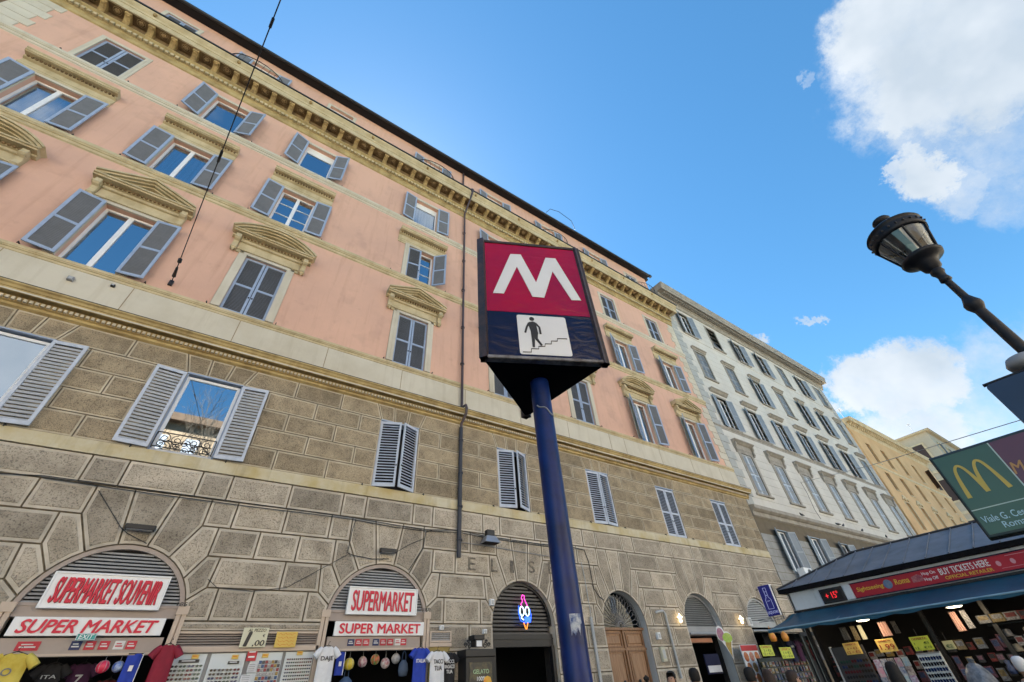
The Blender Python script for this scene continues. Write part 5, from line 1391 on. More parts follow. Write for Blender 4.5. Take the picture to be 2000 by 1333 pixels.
b.v = [(x_, y_-.195, z_) for x_, y_, z_ in b.v]; b.build('cup_picture', mat('cream_red_cup', (.6, .45, .4), .5, vs=20, col2=(.5, .05, .05)), gc)
gl = thing('cabinet_lamp', 'black square lamp with iron scrolls on top of the gelato cabinet', 'lamp', (6.88, 11.62, 2.60))
b = MB(); b.bbox(-.16, .16, -.12, .2, .20, .30, .01); b.box(-.11, .11, -.09, .15, .06, .20); b.build('hood', blackm, gl)
b = MB(); b.bbox(-.08, .08, -.10, -.09, .05, .18, .004); b.build('bulb_glass', white, gl)
b = MB()
for s_ in (-1, 1):
    for cx, cz, r_ in ((.24, .08, .07), (.35, .10, .05), (.27, .17, .04)): b.tube([(s_*(cx+r_*(1-q_/20)*math.cos(q_*.6)), 0, cz+r_*(1-q_/20)*math.sin(q_*.6)) for q_ in range(16)], .012, 5)
b.build('scroll', iron, gl)

# bar goods, cone sign, poster, stall
cone = thing('cone_sign', 'ice cream cone shaped sign with green and purple scoops beside the bar doorway', 'sign', (17.42, 11.2, 2.62), R(-42))
def outline(k): return [(0, -.52*k), (.10*k, -.12*k), (.16*k, .02*k), (.20*k, .12*k), (.17*k, .24*k), (.08*k, .32*k), (-.02*k, .33*k), (-.06*k, .44*k), (-.16*k, .52*k), (-.26*k, .48*k), (-.30*k, .36*k), (-.33*k, .24*k), (-.30*k, .10*k), (-.20*k, .02*k), (-.14*k, -.10*k)]
b = MB(); b.prism(outline(1.0), -.02, .02); b.build('board', white, cone)
b = MB(); b.prism([(-.01, -.46), (.07, -.12), (.12, .0), (-.10, .0), (-.11, -.10)], -.03, -.021); b.build('waffle', mat('waffle', (.50, .36, .10), .6, vs=25, col2=(.35, .22, .05)), cone)
b = MB(); b.prism([(.02+.17*math.cos(a*math.pi/8), .13+.15*math.sin(a*math.pi/8)) for a in range(16)], -.038, -.021); b.build('green_scoop', mat('pistachio', (.35, .55, .08), .6, vs=12, col2=(.5, .6, .15)), cone)
b = MB(); b.prism([(-.18+.12*math.cos(a*math.pi/8), .25+.20*math.sin(a*math.pi/8)) for a in range(16)], -.034, -.021); b.build('purple_scoop', mat('berry', (.35, .12, .25), .6, vs=12, col2=(.45, .25, .3)), cone)
b = MB(); b.box(-.02, .02, .02, .7, .3, .34); b.build('bracket', iron, cone)
po = thing('food_poster', 'tall poster with a red heading and rows of food pictures', 'poster', (19.25, 11.58, 1.0))
b = MB(); b.bbox(-.58, .58, -.02, .02, 0, 1.56, .005); b.build('board', white, po)
b = MB(); b.box(-.56, .56, -.028, -.021, 1.36, 1.54); b.build('heading_band', rc, po); 
fm = [mat('food_%d' % i, c_, .5, vs=16, col2=c2_) for i, (c_, c2_) in enumerate([((.5, .08, .03), (.6, .3, .1)), ((.45, .2, .08), (.25, .06, .03)), ((.5, .12, .1), (.6, .45, .3)), ((.55, .35, .12), (.3, .1, .05))])]
for i in range(3):
    for j in range(4):
        b = MB(); x_, z_ = -.37+i*.37, 1.18-j*.33; b.lathe([(.0001, .0), (.10, .0), (.15, .004), (.155, .012)], 12); b.v = [(x_+p, -.034+r_, z_+q_) for p, q_, r_ in b.v]; b.build('food_picture', fm[(i*2+j) % 4], po)
def pcard(label, x, y, z, w_, h, m_, lines, rz=0, loc_parent=None):
    t_ = thing('price_card', label, 'price card', (x, y, z), rz, 'bright price cards over the stalls')
    b = MB(); b.bbox(-w_/2, w_/2, -.006, .006, 0, h, .002); b.build('sheet', m_, t_)
    for s, ww, hh, xx, zz_, mm_ in lines: inst('lettering', text_mesh(s, w_*ww, h*hh, mm_, .003, .015), t_, (w_*xx, -.009, h*zz_))
    b = MB(); b.tube([(0, 0, h), (0, 0, h+.12)], .004, 4); b.build('string', iron, t_); return t_
inkg = mat('dark_green_ink', (.05, .12, .02), .6); inkr = mat('dark_red_ink', (.40, .05, .02), .6)
pcard('lime price card left of its twin over the liquor shop stall', 18.62, 10.5, 2.12, .80, .32, gcard, [('OFFERTA', .8, .22, 0, .82, inkr), ('3 = €5', .6, .28, 0, .50, inkg), ('12 = €15', .8, .22, 0, .2, inkg)])
pcard('lime price card right of its twin over the liquor shop stall', 19.92, 10.5, 2.02, .84, .34, gcard, [('OFFERTA', .8, .22, 0, .82, inkr), ('1 = €1', .6, .28, 0, .50, inkg), ('12 = €10', .8, .22, 0, .2, inkg)])
for k, x in enumerate((19.35, 20.25)):
    bag('%s orange yellow bag hanging under the blue awning end' % ('left', 'right')[k], x, 10.5, 2.78, 1.4, mat('orange_bag', (.70, .35, .03), .5, vs=6, col2=(.6, .15, .02)))
tent = thing('backdrop_tent', 'added dark cloth backdrop tent with hanging shirts between the blue blade sign and the kiosk', 'stall tent', (22.7, 11.3, 0))  # dark backdrop added so the gap left of the kiosk stays dark
b = MB(); vs = []
for i in range(31): 
    for j in range(2): vs.append((-2.0+4.1*i/30, .35+.04*math.sin(i*1.3), 2.93*j))
b.add(vs, [(2*i, 2*i+2, 2*i+3, 2*i+1) for i in range(30)], 0, True); b.build('back_cloth', cbk, tent)
b = MB(); b.add([(-2.0, .4, 2.95), (2.1, .4, 2.95), (2.1, -1.2, 2.85), (-2.0, -1.2, 2.80), (-2.0, -1.21, 2.66), (2.1, -1.21, 2.72)], [(0, 1, 2, 3), (3, 2, 5, 4)]); b.build('canopy', cbk, tent)
for x in (-1.95, 2.05):
    b = MB(); b.box(x-.03, x+.03, -1.2, -1.14, 0, 2.8); b.build('post', blackm, tent)
stl = thing('souvenir_stall', 'dark souvenir stall crowded with small goods between the bar and the kiosk', 'stall', (20.2, 10.9, 0))
b = MB(); b.box(-1.2, 2.5, -.1, .35, 0, .9); b.build('counter', blackm, stl)
b = MB(); b.box(-1.2, 2.5, .30, .36, .9, 2.1); b.build('back_board', blackm, stl)
for x in (2.5,):
    b = MB(); b.box(x-.04, x+.04, -.1, -.02, .9, 3.0); b.build('post', blackm, stl)
gm = [mat('goods_%d' % i, c_, .45, var=.35, vs=40) for i, c_ in enumerate([(.20, .21, .24), (.20, .03, .03), (.05, .08, .2), (.24, .17, .06), (.03, .03, .035), (.08, .065, .06), (.30, .30, .32), (.16, .07, .11)])]
ORD = ['first', 'second', 'third', 'fourth', 'fifth', 'sixth', 'seventh', 'eighth', 'ninth', 'tenth', 'eleventh', 'twelfth', 'thirteenth', 'fourteenth', 'fifteenth', 'sixteenth', 'seventeenth', 'eighteenth', 'nineteenth', 'twentieth', 'twenty-first', 'twenty-second']
GCN = ['grey', 'red', 'blue', 'ochre', 'black', 'brown', 'pale grey', 'plum']
GB = []
for i in range(8):
    b = MB(); b.bbox(-.06, .06, -.03, .02, -.08, .08, .006, 0); b.box(-.045, .045, -.034, -.030, -.02, .06, 1); GB.append(b.mesh('packet', [gm[i], gm[(i+3) % 8]]))
GP = []
for i in range(6):
    b = MB(); b.lathe([(.001, -.07), (.045, -.07), (.05, -.02), (.03, .03), (.035, .07), (.001, .08)], 8); GP.append(b.mesh('figurine', [gm[i]]))
for i in range(15):
    for j in range(4):
        q_ = rnd.randrange(8); o_ = inst('souvenir_packet', GB[q_], None, (19.15+i*.235+rnd.uniform(-.03, .03), 11.15, 1.30+j*.20), (0, 0, R(rnd.uniform(-20, 20))), (1.2, 1, 1.0)); tag(o_, '%s packet on the dark stall, %s from left, %s row up' % (GCN[q_], ORD[i], ORD[j]), 'souvenir', 'souvenir packets on the dark stall')
for k, (x, m_, nm) in enumerate(((21.2, cnav, 'navy'), (21.75, MATS['purple_cotton'], 'purple'), (22.3, cbk, 'black'), (22.8, MATS['dark_red_cotton'], 'dark red'), (23.4, mat('slate_cotton', (.12, .13, .16), .9), 'slate grey'), (23.9, cnav, 'navy blue'))):
    tshirt('%s t-shirt hanging in the dark tent left of the kiosk' % nm, x, 2.62, 10.9, .5, .7, m_, [('ROMA', .24, .07, -.22)] if k in (0, 4) else None, greyl, group='shirts hanging in the dark tent')
# goods inside the bar doorway
bx = thing('bar_counter', 'dark bar counter and menu boards inside the bar doorway', 'counter', (17.5, 13.2, 0))
b = MB(); b.box(-1.0, 1.0, -.2, .4, 0, 1.1); b.build('counter', blackm, bx)
b = MB(); b.bbox(-.35, .55, -1.0, -.96, 1.75, 2.35, .006); b.build('dark_menu_board', cnav, bx)
b = MB(); b.bbox(-.30, .50, -1.01, -1.0, 1.80, 2.0, .002); b.build('white_menu_strip', wc, bx)
b = MB(); b.box(-1.0, .6, -.9, -.7, 2.72, 2.86); b.build('orange_cornice', mat('copper_panel', (.50, .20, .10), .5), bx)
for k in range(10):
    b = MB(); b.lathe([(.001, 0), (.05, 0), (.05, .12), (.02, .18), (.02, .24), (.001, .24)], 8, (-.9+k*.17, -.1, 1.1+(k % 2)*.02)); o_ = b.build('bottle', gm[k % 8], None); o_.location = (17.5, 13.2, 0.0); tag(o_, '%s bottle from the left on the dark bar counter' % ORD[k], 'bottle', 'bottles on the bar counter')

# liquor blade sign
ls = thing('liquor_sign', 'dark blue blade sign with a white outlined bottle projecting from the wall', 'sign', (20.9, 10.86, 3.46), R(-90))
navy = mat('navy_sign', (.008, .012, .16), .3, var=.05, emit=(.01, .02, .3), es=.02); pale = mat('pale_blue_line', (.50, .55, .80), .5, var=0, emit=(.4, .45, .8), es=.05)
b = MB(); b.bbox(-.27, .27, -.09, .09, 0, 1.10, .012); b.build('lightbox', navy, ls)
b = MB(); b.box(-.272, -.262, -.092, .092, -.002, 1.102); b.box(.262, .272, -.092, .092, -.002, 1.102); b.build('side_trim', white, ls)
b = MB()
for seg in ([(-.06, 1.0), (.06, 1.0), (.06, .86), (-.06, .86), (-.06, 1.0)], [(-.05, .86), (-.05, .66), (-.12, .56), (-.12, .24), (.12, .24), (.12, .56), (.05, .66), (.05, .86)], [(-.06, .52), (.06, .52)], [(-.03, .72), (.03, .72)]): b.ribbon(seg, .018, -.101, -.095)
b.build('bottle_outline', pale, ls)
inst('lettering', text_mesh('LIQUORI', .44, .12, pale, .004, .0), ls, (0, -.098, .11))
b = MB(); b.tube([(-.31, .0, 1.0), (-.42, 0, 1.0)], .02, 6); b.tube([(.30, 0, -.15), (.30, 0, 1.05)], .018, 6); b.build('bracket', iron, ls)
for k, (x, y, z) in enumerate(((21.3, 10.5, 3.25), (20.9, 10.3, 3.3))):
    t_ = thing('spotlight', '%s white spotlight hanging below the blue blade sign' % ('farther', 'nearer')[k], 'spotlight', (x, y, z)); b = MB(); b.tube([(0, 0, 0), (-.08, -.05, -.14)], [.05, .09], 10); b.build('housing', white, t_); b = MB(); b.tube([(0, 0, 0), (.0, .3, .1), (0, 1.4, .1)], .012, 5); b.build('arm', greym, t_)

# ------------------------------------------------------------------ metro sign
H_ = 1.915
V3 = [Vector((1.27826, 2.06246)), Vector((2.1831, 1.63924)), Vector((2.09118, 2.62164))]
cen = (V3[0]+V3[1]+V3[2])/3
ang = math.atan2(V3[1].y-V3[0].y, V3[1].x-V3[0].x)
zb, hb = 3.515, 1.455
ms = thing('metro_sign', 'blue pole with a triangular metro sign showing a white M on red', 'metro sign', (cen.x, cen.y, 0))
pole_m = mat('blue_gloss_paint', (.003, .020, .135), .36, vs=5, col2=(.003, .011, .06), spec=.25, spots=[(9, .66, .55)])
b = MB(); b.lathe([(.075, 0), (.075, zb)], 32); b.lathe([(.16, 0), (.16, .05), (.09, .08)], 24); b.build('pole', pole_m, ms)
bzl = mat('worn_black_frame', (.020, .014, .014), .45, vs=12, col2=(.06, .03, .02), bump=.2)
def tri(k, rnd_=.05):
    out = []
    for i in range(3):
        p = V3[i]-cen; a, c_ = V3[i-1]-cen, V3[(i+1) % 3]-cen
        da, dc = (a-p).normalized(), (c_-p).normalized()
        for t0 in (0, .33, .67, 1): out.append(p*k+(da*(1-t0)+dc*t0)*rnd_*(1-.45*math.sin(t0*math.pi)))
    return [(p.x, p.y) for p in out]
tp = tri(1.0)
b = MB(); b.plate(tri(.985), .012, zb+.012); b.build('underside', mat('black_underside', (.004, .004, .005), .8, var=.05, spec=.1), ms)
b = MB(); b.plate(tri(1.0), .02, zb+hb-.02); b.build('top_cap', bzl, ms)
b = MB(); b.plate(tri(.93), hb-.06, zb+.03); b.build('core', bzl, ms)
# front face frame, local coordinates u along the face
fa = bpy.data.objects.new('front_face', None); COL.objects.link(fa); fa.parent = ms; fa.location = (V3[0].x-cen.x, V3[0].y-cen.y, zb); fa.rotation_euler.z = ang
film = mat('red_film', (.33, .003, .036), .18, vs=2.0, col2=(.25, .003, .042), spec=.35)
nvy = mat('navy_film', (.004, .009, .045), .16, vs=2.0, var=.1, spec=.35)
for m_ in (film, nvy):      # crumpled plastic film
    t = m_.node_tree; bs_ = t.nodes['Principled BSDF']; geo = t.nodes.new('ShaderNodeNewGeometry')
    wv = t.nodes.new('ShaderNodeTexNoise'); wv.inputs['Scale'].default_value = 3.6; wv.inputs['Detail'].default_value = 3.0; wv.inputs['Distortion'].default_value = 1.6
    mp_ = t.nodes.new('ShaderNodeMapping'); mp_.inputs['Scale'].default_value = (1, 1, 2.2)
    t.links.new(geo.outputs['Position'], mp_.inputs[0]); t.links.new(mp_.outputs[0], wv.inputs['Vector'])
    bp_ = t.nodes.new('ShaderNodeBump'); bp_.inputs['Strength'].default_value = .30; bp_.inputs['Distance'].default_value = .02
    t.links.new(wv.outputs['Fac'], bp_.inputs['Height']); t.links.new(bp_.outputs[0], bs_.inputs['Normal']); t.links.new(bp_.outputs[0], bs_.inputs['Coat Normal'])
def fbuild(b, nm, m_): return b.build(nm, m_, fa)
b = MB(); b.box(.045, .955, -.002, .03, .503, 1.42); fbuild(b, 'red_panel', film)
b = MB(); b.box(.045, .955, -.002, .03, .035, .499); fbuild(b, 'navy_panel', nvy)
b = MB(); b.bbox(.0, .045, -.012, .05, 0, hb, .004); b.bbox(.955, 1.0, -.012, .05, 0, hb, .004); b.bbox(.045, .955, -.012, .05, 1.42, hb, .004); fbuild(b, 'frame', bzl)
b = MB(); b.bbox(.03, .97, -.016, .04, .0, .033, .006); fbuild(b, 'bottom_rail', mat('scratched_aluminium', (.26, .26, .27), .35, vs=10, col2=(.10, .09, .09), metal=.7))
Mp = [(.112, .712), (.299, 1.272), (.398, 1.279), (.509, .893), (.640, 1.262), (.738, 1.264), (.896, .698), (.808, .695), (.684, 1.067), (.562, .700), (.458, .702), (.348, 1.092), (.207, .716)]
wf = mat('white_film', (.66, .68, .72), .25, var=.04, coat=.4)
b = MB(); b.prism([p for p in reversed(Mp)], -.006, -.0025); fbuild(b, 'letter_m', wf)
def rrect(x0, x1, z0, z1, r_): 
    o = []
    for cx, cz, a in ((x1-r_, z1-r_, 0), (x0+r_, z1-r_, 90), (x0+r_, z0+r_, 180), (x1-r_, z0+r_, 270)): o += [(cx+r_*math.cos(R(a+k*30)), cz+r_*math.sin(R(a+k*30))) for k in range(4)]
    return o
b = MB(); b.prism(rrect(.298, .712, .055, .472, .018), -.006, -.0025); pl = fbuild(b, 'pictogram_plate', wf)
b = MB(); b.prism([(.422+.021*math.cos(a*math.pi/8), .430+.021*math.sin(a*math.pi/8)) for a in range(16)], -.009, -.0065)
b.prism([(.395, .392), (.385, .375), (.400, .300), (.402, .270), (.460, .268), (.456, .330), (.450, .392), (.425, .402)], -.009, -.0065)
b.ribbon([(.395, .385), (.372, .335), (.355, .275)], .017, -.0088, -.0062); b.ribbon([(.448, .385), (.477, .340), (.480, .268)], .017, -.0088, -.0062)
b.ribbon([(.416, .280), (.414, .200), (.410, .128)], [.030, .024, .018], -.0087, -.0061); b.ribbon([(.444, .280), (.440, .215), (.478, .150)], [.030, .024, .016], -.0086, -.006)
b.build('walking_figure', blackm, pl)
sp = [(.319, .075), (.385, .077), (.389, .111), (.448, .113), (.450, .139), (.500, .141), (.505, .168), (.555, .170), (.559, .201), (.608, .203), (.612, .230), (.694, .233)]
b = MB(); b.ribbon(sp, .008, -.0088, -.0064); b.build('stair_line', blackm, pl)
for i in (1, 2):            # the other two faces
    p0 = V3[i]-cen; a_ = math.atan2(V3[(i+1) % 3].y-V3[i].y, V3[(i+1) % 3].x-V3[i].x)
    b = MB(); b.box(.045, .955, -.004, .03, .503, 1.42, 0); b.box(.045, .955, -.004, .03, .035, .499, 1)
    for a, d in ((0, .045), (.955, 1.0)): b.box(a, d, -.012, .05, 0, hb, 2)
    b.prism([p for p in reversed(Mp)], -.010, -.005, 3)
    o_ = b.build('side_face', [film, nvy, bzl, wf], ms); o_.location = (p0.x, p0.y, zb); o_.rotation_euler.z = a_
# sticker remains, tape
st = thing('torn_sticker', 'torn white sticker remains on the blue metro pole', 'sticker', (0, 0, 0), world=False)
dirv = Vector((1.808-cen.x, 2.030-cen.y)); a_c = math.atan2(-cen.y*.9-.0, -cen.x*.9)
b = MB(); hs_ = [.10, .085, .105, .09, .07, .10, .05]
for i in range(7):
    a0_ = a_c+R(-2+i*7.5); a1_ = a_c+R(-2+(i+1)*7.5); r_ = .0765
    b.add([(cen.x+r_*math.cos(a0_), cen.y+r_*math.sin(a0_), 1.925-hs_[i]), (cen.x+r_*math.cos(a1_), cen.y+r_*math.sin(a1_), 1.925-hs_[min(6, i+1)]*.9), (cen.x+r_*math.cos(a1_), cen.y+r_*math.sin(a1_), 1.925), (cen.x+r_*math.cos(a0_), cen.y+r_*math.sin(a0_), 1.925)], [(0, 1, 2, 3)])
b.build('paper', mat('torn_paper', (.40, .44, .50), .8, vs=40, col2=(.03, .07, .22)), st)
tp_ = thing('tape_scrap', 'scrap of pale tape round the blue pole under the metro box', 'tape', (0, 0, 0))
b = MB(); b.tube([(cen.x+.078*math.cos(a_c+R(t0)), cen.y+.078*math.sin(a_c+R(t0)), 3.24-.0009*t0+.01*math.sin(t0*.1)) for t0 in range(-30, 80, 10)], .006, 5); b.build('strip', mat('clear_tape', (.25, .28, .34), .4), tp_)

# ------------------------------------------------------------------ street lantern
LP = Vector((5.993, -.293)); lb_ = mat('lantern_iron', (.010, .012, .019), .5, vs=8, col2=(.018, .018, .022), bump=.1, spec=.3)
lt = thing('street_lamp', 'dark cast iron street lamp with a conical glass lantern against the sky', 'street lamp', (LP.x, LP.y, 0))
b = MB(); b.lathe([(.16, 0), (.16, .3), (.10, .5), (.085, 1.0), (.055, 1.1), (.050, 4.0), (.047, 4.36)], 20); b.build('pole', lb_, lt)
b = MB(); b.lathe([(.047, 4.36), (.064, 4.40), (.076, 4.43), (.076, 4.47), (.062, 4.50), (.05, 4.53), (.036, 4.57)], 20); b.lathe([(.036, 4.55), (.033, 4.84)], 16); b.build('collar', lb_, lt)
b = MB(); b.lathe([(.033, 4.82), (.054, 4.84), (.050, 4.87), (.042, 4.90), (.048, 4.94), (.064, 4.97), (.060, 5.0), (.050, 5.02)], 20); b.build('knuckle', lb_, lt)
b = MB(); b.lathe([(.050, 5.01), (.085, 5.05), (.10, 5.13), (.14, 5.18), (.195, 5.20), (.205, 5.235), (.185, 5.26), (.0, 5.262)], 28); b.build('lantern_base', lb_, lt)
lg = glass_mat('lantern_glass', (.50, .55, .62), 1.75)
for k in range(6):
    a0_, a1_ = R(20+k*60), R(20+(k+1)*60); b = MB(); n = 5; vs = []
    for i in range(n+1):
        a = a0_+(a1_-a0_)*i/n; vs += [(.172*math.cos(a), .172*math.sin(a), 5.26), (.262*math.cos(a), .262*math.sin(a), 5.60)]
    b.add(vs, [(2*i, 2*i+2, 2*i+3, 2*i+1) for i in range(n)], 0, True); b.build('glass_pane', lg, lt)
    b = MB(); b.tube([(.178*math.cos(a0_), .178*math.sin(a0_), 5.25), (.268*math.cos(a0_), .268*math.sin(a0_), 5.61)], .012, 6); b.build('mullion', lb_, lt)
b = MB(); b.lathe([(.0, 5.60), (.24, 5.60), (.275, 5.585), (.285, 5.62), (.285, 5.70), (.275, 5.735), (.295, 5.745), (.28, 5.775), (.20, 5.84), (.10, 5.885), (.06, 5.90)], 32)
b.build('crown', lb_, lt)
for k in range(24):
    a = k*2*math.pi/24; b = MB(); b.lathe([(.001, -.02), (.014, 0), (.001, .02)], 6, (.290*math.cos(a), .290*math.sin(a), 5.665)); b.build('boss', iron, lt)
b = MB(); b.lathe([(.05, 5.88), (.045, 5.93), (.085, 5.95), (.10, 5.99), (.085, 6.02), (.04, 6.05), (.0, 6.055)], 20); b.build('finial', lb_, lt)
b = MB(); b.lathe([(.02, 5.27), (.05, 5.30), (.06, 5.38), (.05, 5.46), (.0, 5.5)], 12); b.build('bulb', mat('bulb_glass', (.45, .45, .42), .4), lt)
b = MB(); b.lathe([(.0, 5.262), (.16, 5.264), (.0, 5.27)], 16); b.lathe([(.001, 5.595), (.24, 5.598)], 24); b.build('reflector', mat('lantern_white', (.35, .35, .37), .5), lt)

# ------------------------------------------------------------------ road side panels on the lamp post
az_ = R(85.1); nv = Vector((math.sin(az_), math.cos(az_), 0)); uv = Vector((math.cos(az_), -math.sin(az_), 0))
base = nv*5.86
mc = thing('restaurant_sign', 'green and purple illuminated panel with yellow arches on the lamp post', 'sign', (base.x, base.y, 0), math.atan2(uv.y, uv.x))
k_ = 5.86/5.93
def zk(z): return 1.6+(z-1.6)*k_
grn = mat('green_sign_face', (.045, .105, .065), .35, var=.05, coat=.3); pur = mat('purple_sign_face', (.115, .022, .05), .35, var=.05, coat=.3)
b = MB(); b.bbox(-.362, .74, -.015, .12, zk(2.395), zk(3.165), .012); b.build('casing', mat('dark_green_frame', (.01, .018, .018), .35), mc)
b = MB(); b.box(-.338, .088, -.021, -.016, zk(2.425), zk(3.138)); b.build('green_face', grn, mc)
b = MB(); b.box(.094, .72, -.021, -.016, zk(2.425), zk(3.138)); b.build('purple_face', pur, mc)
lin = mat('pale_line', (.45, .55, .52), .5, var=0)
b = MB(); b.box(.086, .096, -.025, -.02, zk(2.425), zk(3.138)); b.box(-.338, .086, -.0245, -.0212, zk(2.630), zk(2.638)); b.build('dividing_line', lin, mc)
gold = mat('golden_yellow', (.55, .42, .08), .4, var=.03)
def smooth(pts, n=4):
    out = []; m_ = len(pts)
    for i in range(m_-1):
        p0, p1, p2, p3 = Vector(pts[max(0, i-1)]), Vector(pts[i]), Vector(pts[i+1]), Vector(pts[min(m_-1, i+2)])
        for k in range(n):
            t = k/n; out.append(tuple(.5*((2*p1)+(-p0+p2)*t+(2*p0-5*p1+4*p2-p3)*t*t+(-p0+3*p1-3*p2+p3)*t**3)))
    return out+[tuple(pts[-1])]
b = MB()
A1 = smooth([(-.283, 2.736), (-.272, 2.85), (-.257, 2.95), (-.238, 3.005), (-.212, 3.025), (-.185, 3.000), (-.165, 2.935), (-.150, 2.85), (-.138, 2.755)])
A2 = smooth([(-.138, 2.755), (-.128, 2.87), (-.112, 2.955), (-.090, 3.008), (-.066, 3.026), (-.040, 3.002), (-.020, 2.93), (-.004, 2.84), (.010, 2.742)])
n = len(A1)
wd = [.034-.014*math.sin(math.pi*i/(n-1)) for i in range(n)]
b.ribbon([(x_, zk(z_)) for x_, z_ in A1], wd, -.0275, -.0215); b.ribbon([(x_, zk(z_)) for x_, z_ in A2], wd, -.0272, -.0212); b.build('yellow_arches', gold, mc)
cyan = mat('pale_cyan_ink', (.42, .62, .72), .5, var=0)
inst('lettering', text_mesh('Viale G. Cesare', .36, .055, cyan, .003, .01), mc, (-.135, -.022, zk(2.545))); inst('lettering', text_mesh('Roma', .15, .05, cyan, .003, .01), mc, (-.135, -.022, zk(2.478)))
inst('lettering', text_mesh('McCafé', .34, .10, mat('tan_ink', (.45, .24, .08), .5, var=0), .003, .02, .25), mc, (.27, -.022, zk(2.88)))
dk = thing('traffic_panel', 'dark rounded panel seen from behind above the green restaurant sign', 'sign panel', (base.x, base.y, 0), math.atan2(uv.y, uv.x))
b = MB(); b.prism([(.395, 3.17), (1.1, 3.17), (1.1, 3.60), (.405, 3.60), (.385, 3.585), (.378, 3.57)], -.04, -.005); b.build('plate', mat('panel_back', (.02, .04, .09), .35, metal=.2), dk)
b = MB(); b.bbox(.37, 1.1, -.045, .0, 3.60, 3.62, .004); b.build('rim', lb_, dk)
b = MB(); b.box(.78, .84, -.01, .15, 3.3, 3.5); b.build('clamp', lb_, dk)
cl = thing('camera_dome', 'grey round fitting on the lamp post over the dark panel', 'fitting', (5.93, -.22, 3.68)); b = MB(); b.lathe([(.0, .09), (.10, .08), (.13, .02), (.12, -.02), (.0, -.05)], 18); b.build('dome', greym, cl); b = MB(); b.box(-.02, .08, -.1, .0, -.03, .03); b.build('arm', lb_, cl)

# ------------------------------------------------------------------ kiosk
ki = thing('kiosk', 'long newsstand kiosk with grey metal hipped roof and white fascia', 'kiosk', (12.6, 6.05, 0), R(-90))
fas = mat('white_fascia', (.60, .67, .74), .45, vs=3, var=.05, streak=.1); kroof = mat('zinc_roof', (.19, .21, .245), .6, vs=2, var=.15, metal=.0, spec=.35, streak=.15)
KL = 9.5
x = 0
while x < KL:
    b = MB(); b.bbox(x+.003, min(KL, x+.62)-.003, 0, .04, 2.74, 3.115, .006); b.build('fascia_panel', fas, ki); x += .62
b = MB(); b.box(0, KL, -.02, .05, 2.70, 2.74); b.build('fascia_trim', blackm, ki)
b = MB(); b.box(0.01, .05, .0, 2.7, 2.74, 3.11); b.build('side_fascia', fas, ki)
b = MB(); b.add([(-.14, -.14, 3.20), (KL, -.14, 3.20), (KL, .25, 3.10), (.25, .25, 3.10), (-.14, -.14, 3.115), (KL, -.14, 3.115), (-.14, 2.9, 3.2), (-.14, 2.9, 3.115)], [(4, 5, 2, 3), (0, 1, 5, 4), (6, 0, 4, 7), (4, 3, 7)]); b.build('eave_soffit', mat('black_soffit', (.008, .008, .010), .8, spec=.1), ki)
e_ = 1.5; zr, ze = 3.84, 3.205
x = -.14; k = 0
while x < KL:
    x2 = min(KL, x+.405)
    def top(xx): 
        d_ = min(e_, xx+.14); return (-.14+d_, ze+(zr-ze)*d_/e_)
    t1_, t2_ = top(x), top(x2)
    b = MB(); vs = [(x, -.14, ze), (x2, -.14, ze), (x2, t2_[0], t2_[1]), (x, t1_[0], t1_[1])]
    vs = vs if t1_[0] > -.139 else [vs[0], vs[1], vs[2]]
    b.add(vs, [tuple(range(len(vs)))])
    b.tube([(x2, -.14, ze+.012), (x2, t2_[0], t2_[1]+.012)], .013, 5); b.build('roof_panel', kroof, ki)
    x = x2
b = MB(); b.add([(-.14, -.14, ze), (-.14, 2.86, ze), (1.36, 1.36, zr)], [(1, 0, 2)]); b.add([(1.36, 1.36, zr), (KL, 1.36, zr), (KL, 2.86, ze), (-.14, 2.86, ze)], [(0, 3, 2, 1)]); b.build('hip_panel', kroof, ki)
b = MB(); b.tube([(-.14, -.14, ze+.015), (1.36, 1.36, zr+.015), (KL, 1.36, zr+.015)], .025, 6); b.build('ridge_cap', gutter_m, ki)
b = MB(); b.box(.05, KL, 2.5, 2.6, 0, 3.1); b.box(.05, .12, .35, 2.5, 0, 3.1); b.box(.05, KL, .1, 2.5, 2.66, 2.70); b.build('dark_wall', inter, ki)
b = MB(); b.box(.05, KL, .0, .5, 0, 1.0); b.build('counter', blackm, ki)
for x in (.06, 2.4, 3.4, 5.8, 8.2):
    b = MB(); b.box(x, x+.07, .0, .07, 1.0, 2.74); b.build('post', blackm, ki)
aw = mat('teal_canvas', (.008, .085, .15), .5, vs=2.5, col2=(.006, .06, .11), bump=.2, bs=6)
b = MB(); nx, ny = 60, 6; vs = []
for i in range(nx+1):
    xx = -.30+(KL+.3)*i/nx
    for j in range(ny+1):
        t0 = j/ny; yy = -.04-.96*t0; z = 2.69-.30*t0-.035*math.sin(math.pi*t0)*(1+.5*math.sin(xx*3.1))+.010*math.sin(xx*9)*t0-.02*math.sin(xx*.9)**2*t0
        xs2 = xx+(.27*(1-t0) if i == 0 else 0)
        vs.append((xs2, yy, z))
b.add(vs, [(i*(ny+1)+j, i*(ny+1)+j+1, (i+1)*(ny+1)+j+1, (i+1)*(ny+1)+j) for i in range(nx) for j in range(ny)], 0, True)
vs = []
for i in range(nx+1):
    xx = -.30+(KL+.3)*i/nx; z = 2.39+.010*math.sin(xx*9)-.02*math.sin(xx*.9)**2
    vs += [(xx, -1.0, z), (xx, -1.005-.01*math.sin(xx*7), z-.055-.008*math.sin(xx*13))]
b.add(vs, [(2*i, 2*i+1, 2*i+3, 2*i+2) for i in range(nx)], 0, True)
b.build('awning', aw, ki)
b = MB(); b.tube([(-.3, -.99, 2.385), (KL, -.99, 2.385)], .018, 6); b.build('awning_bar', mat('pale_blue_rail', (.25, .42, .55), .35), ki)
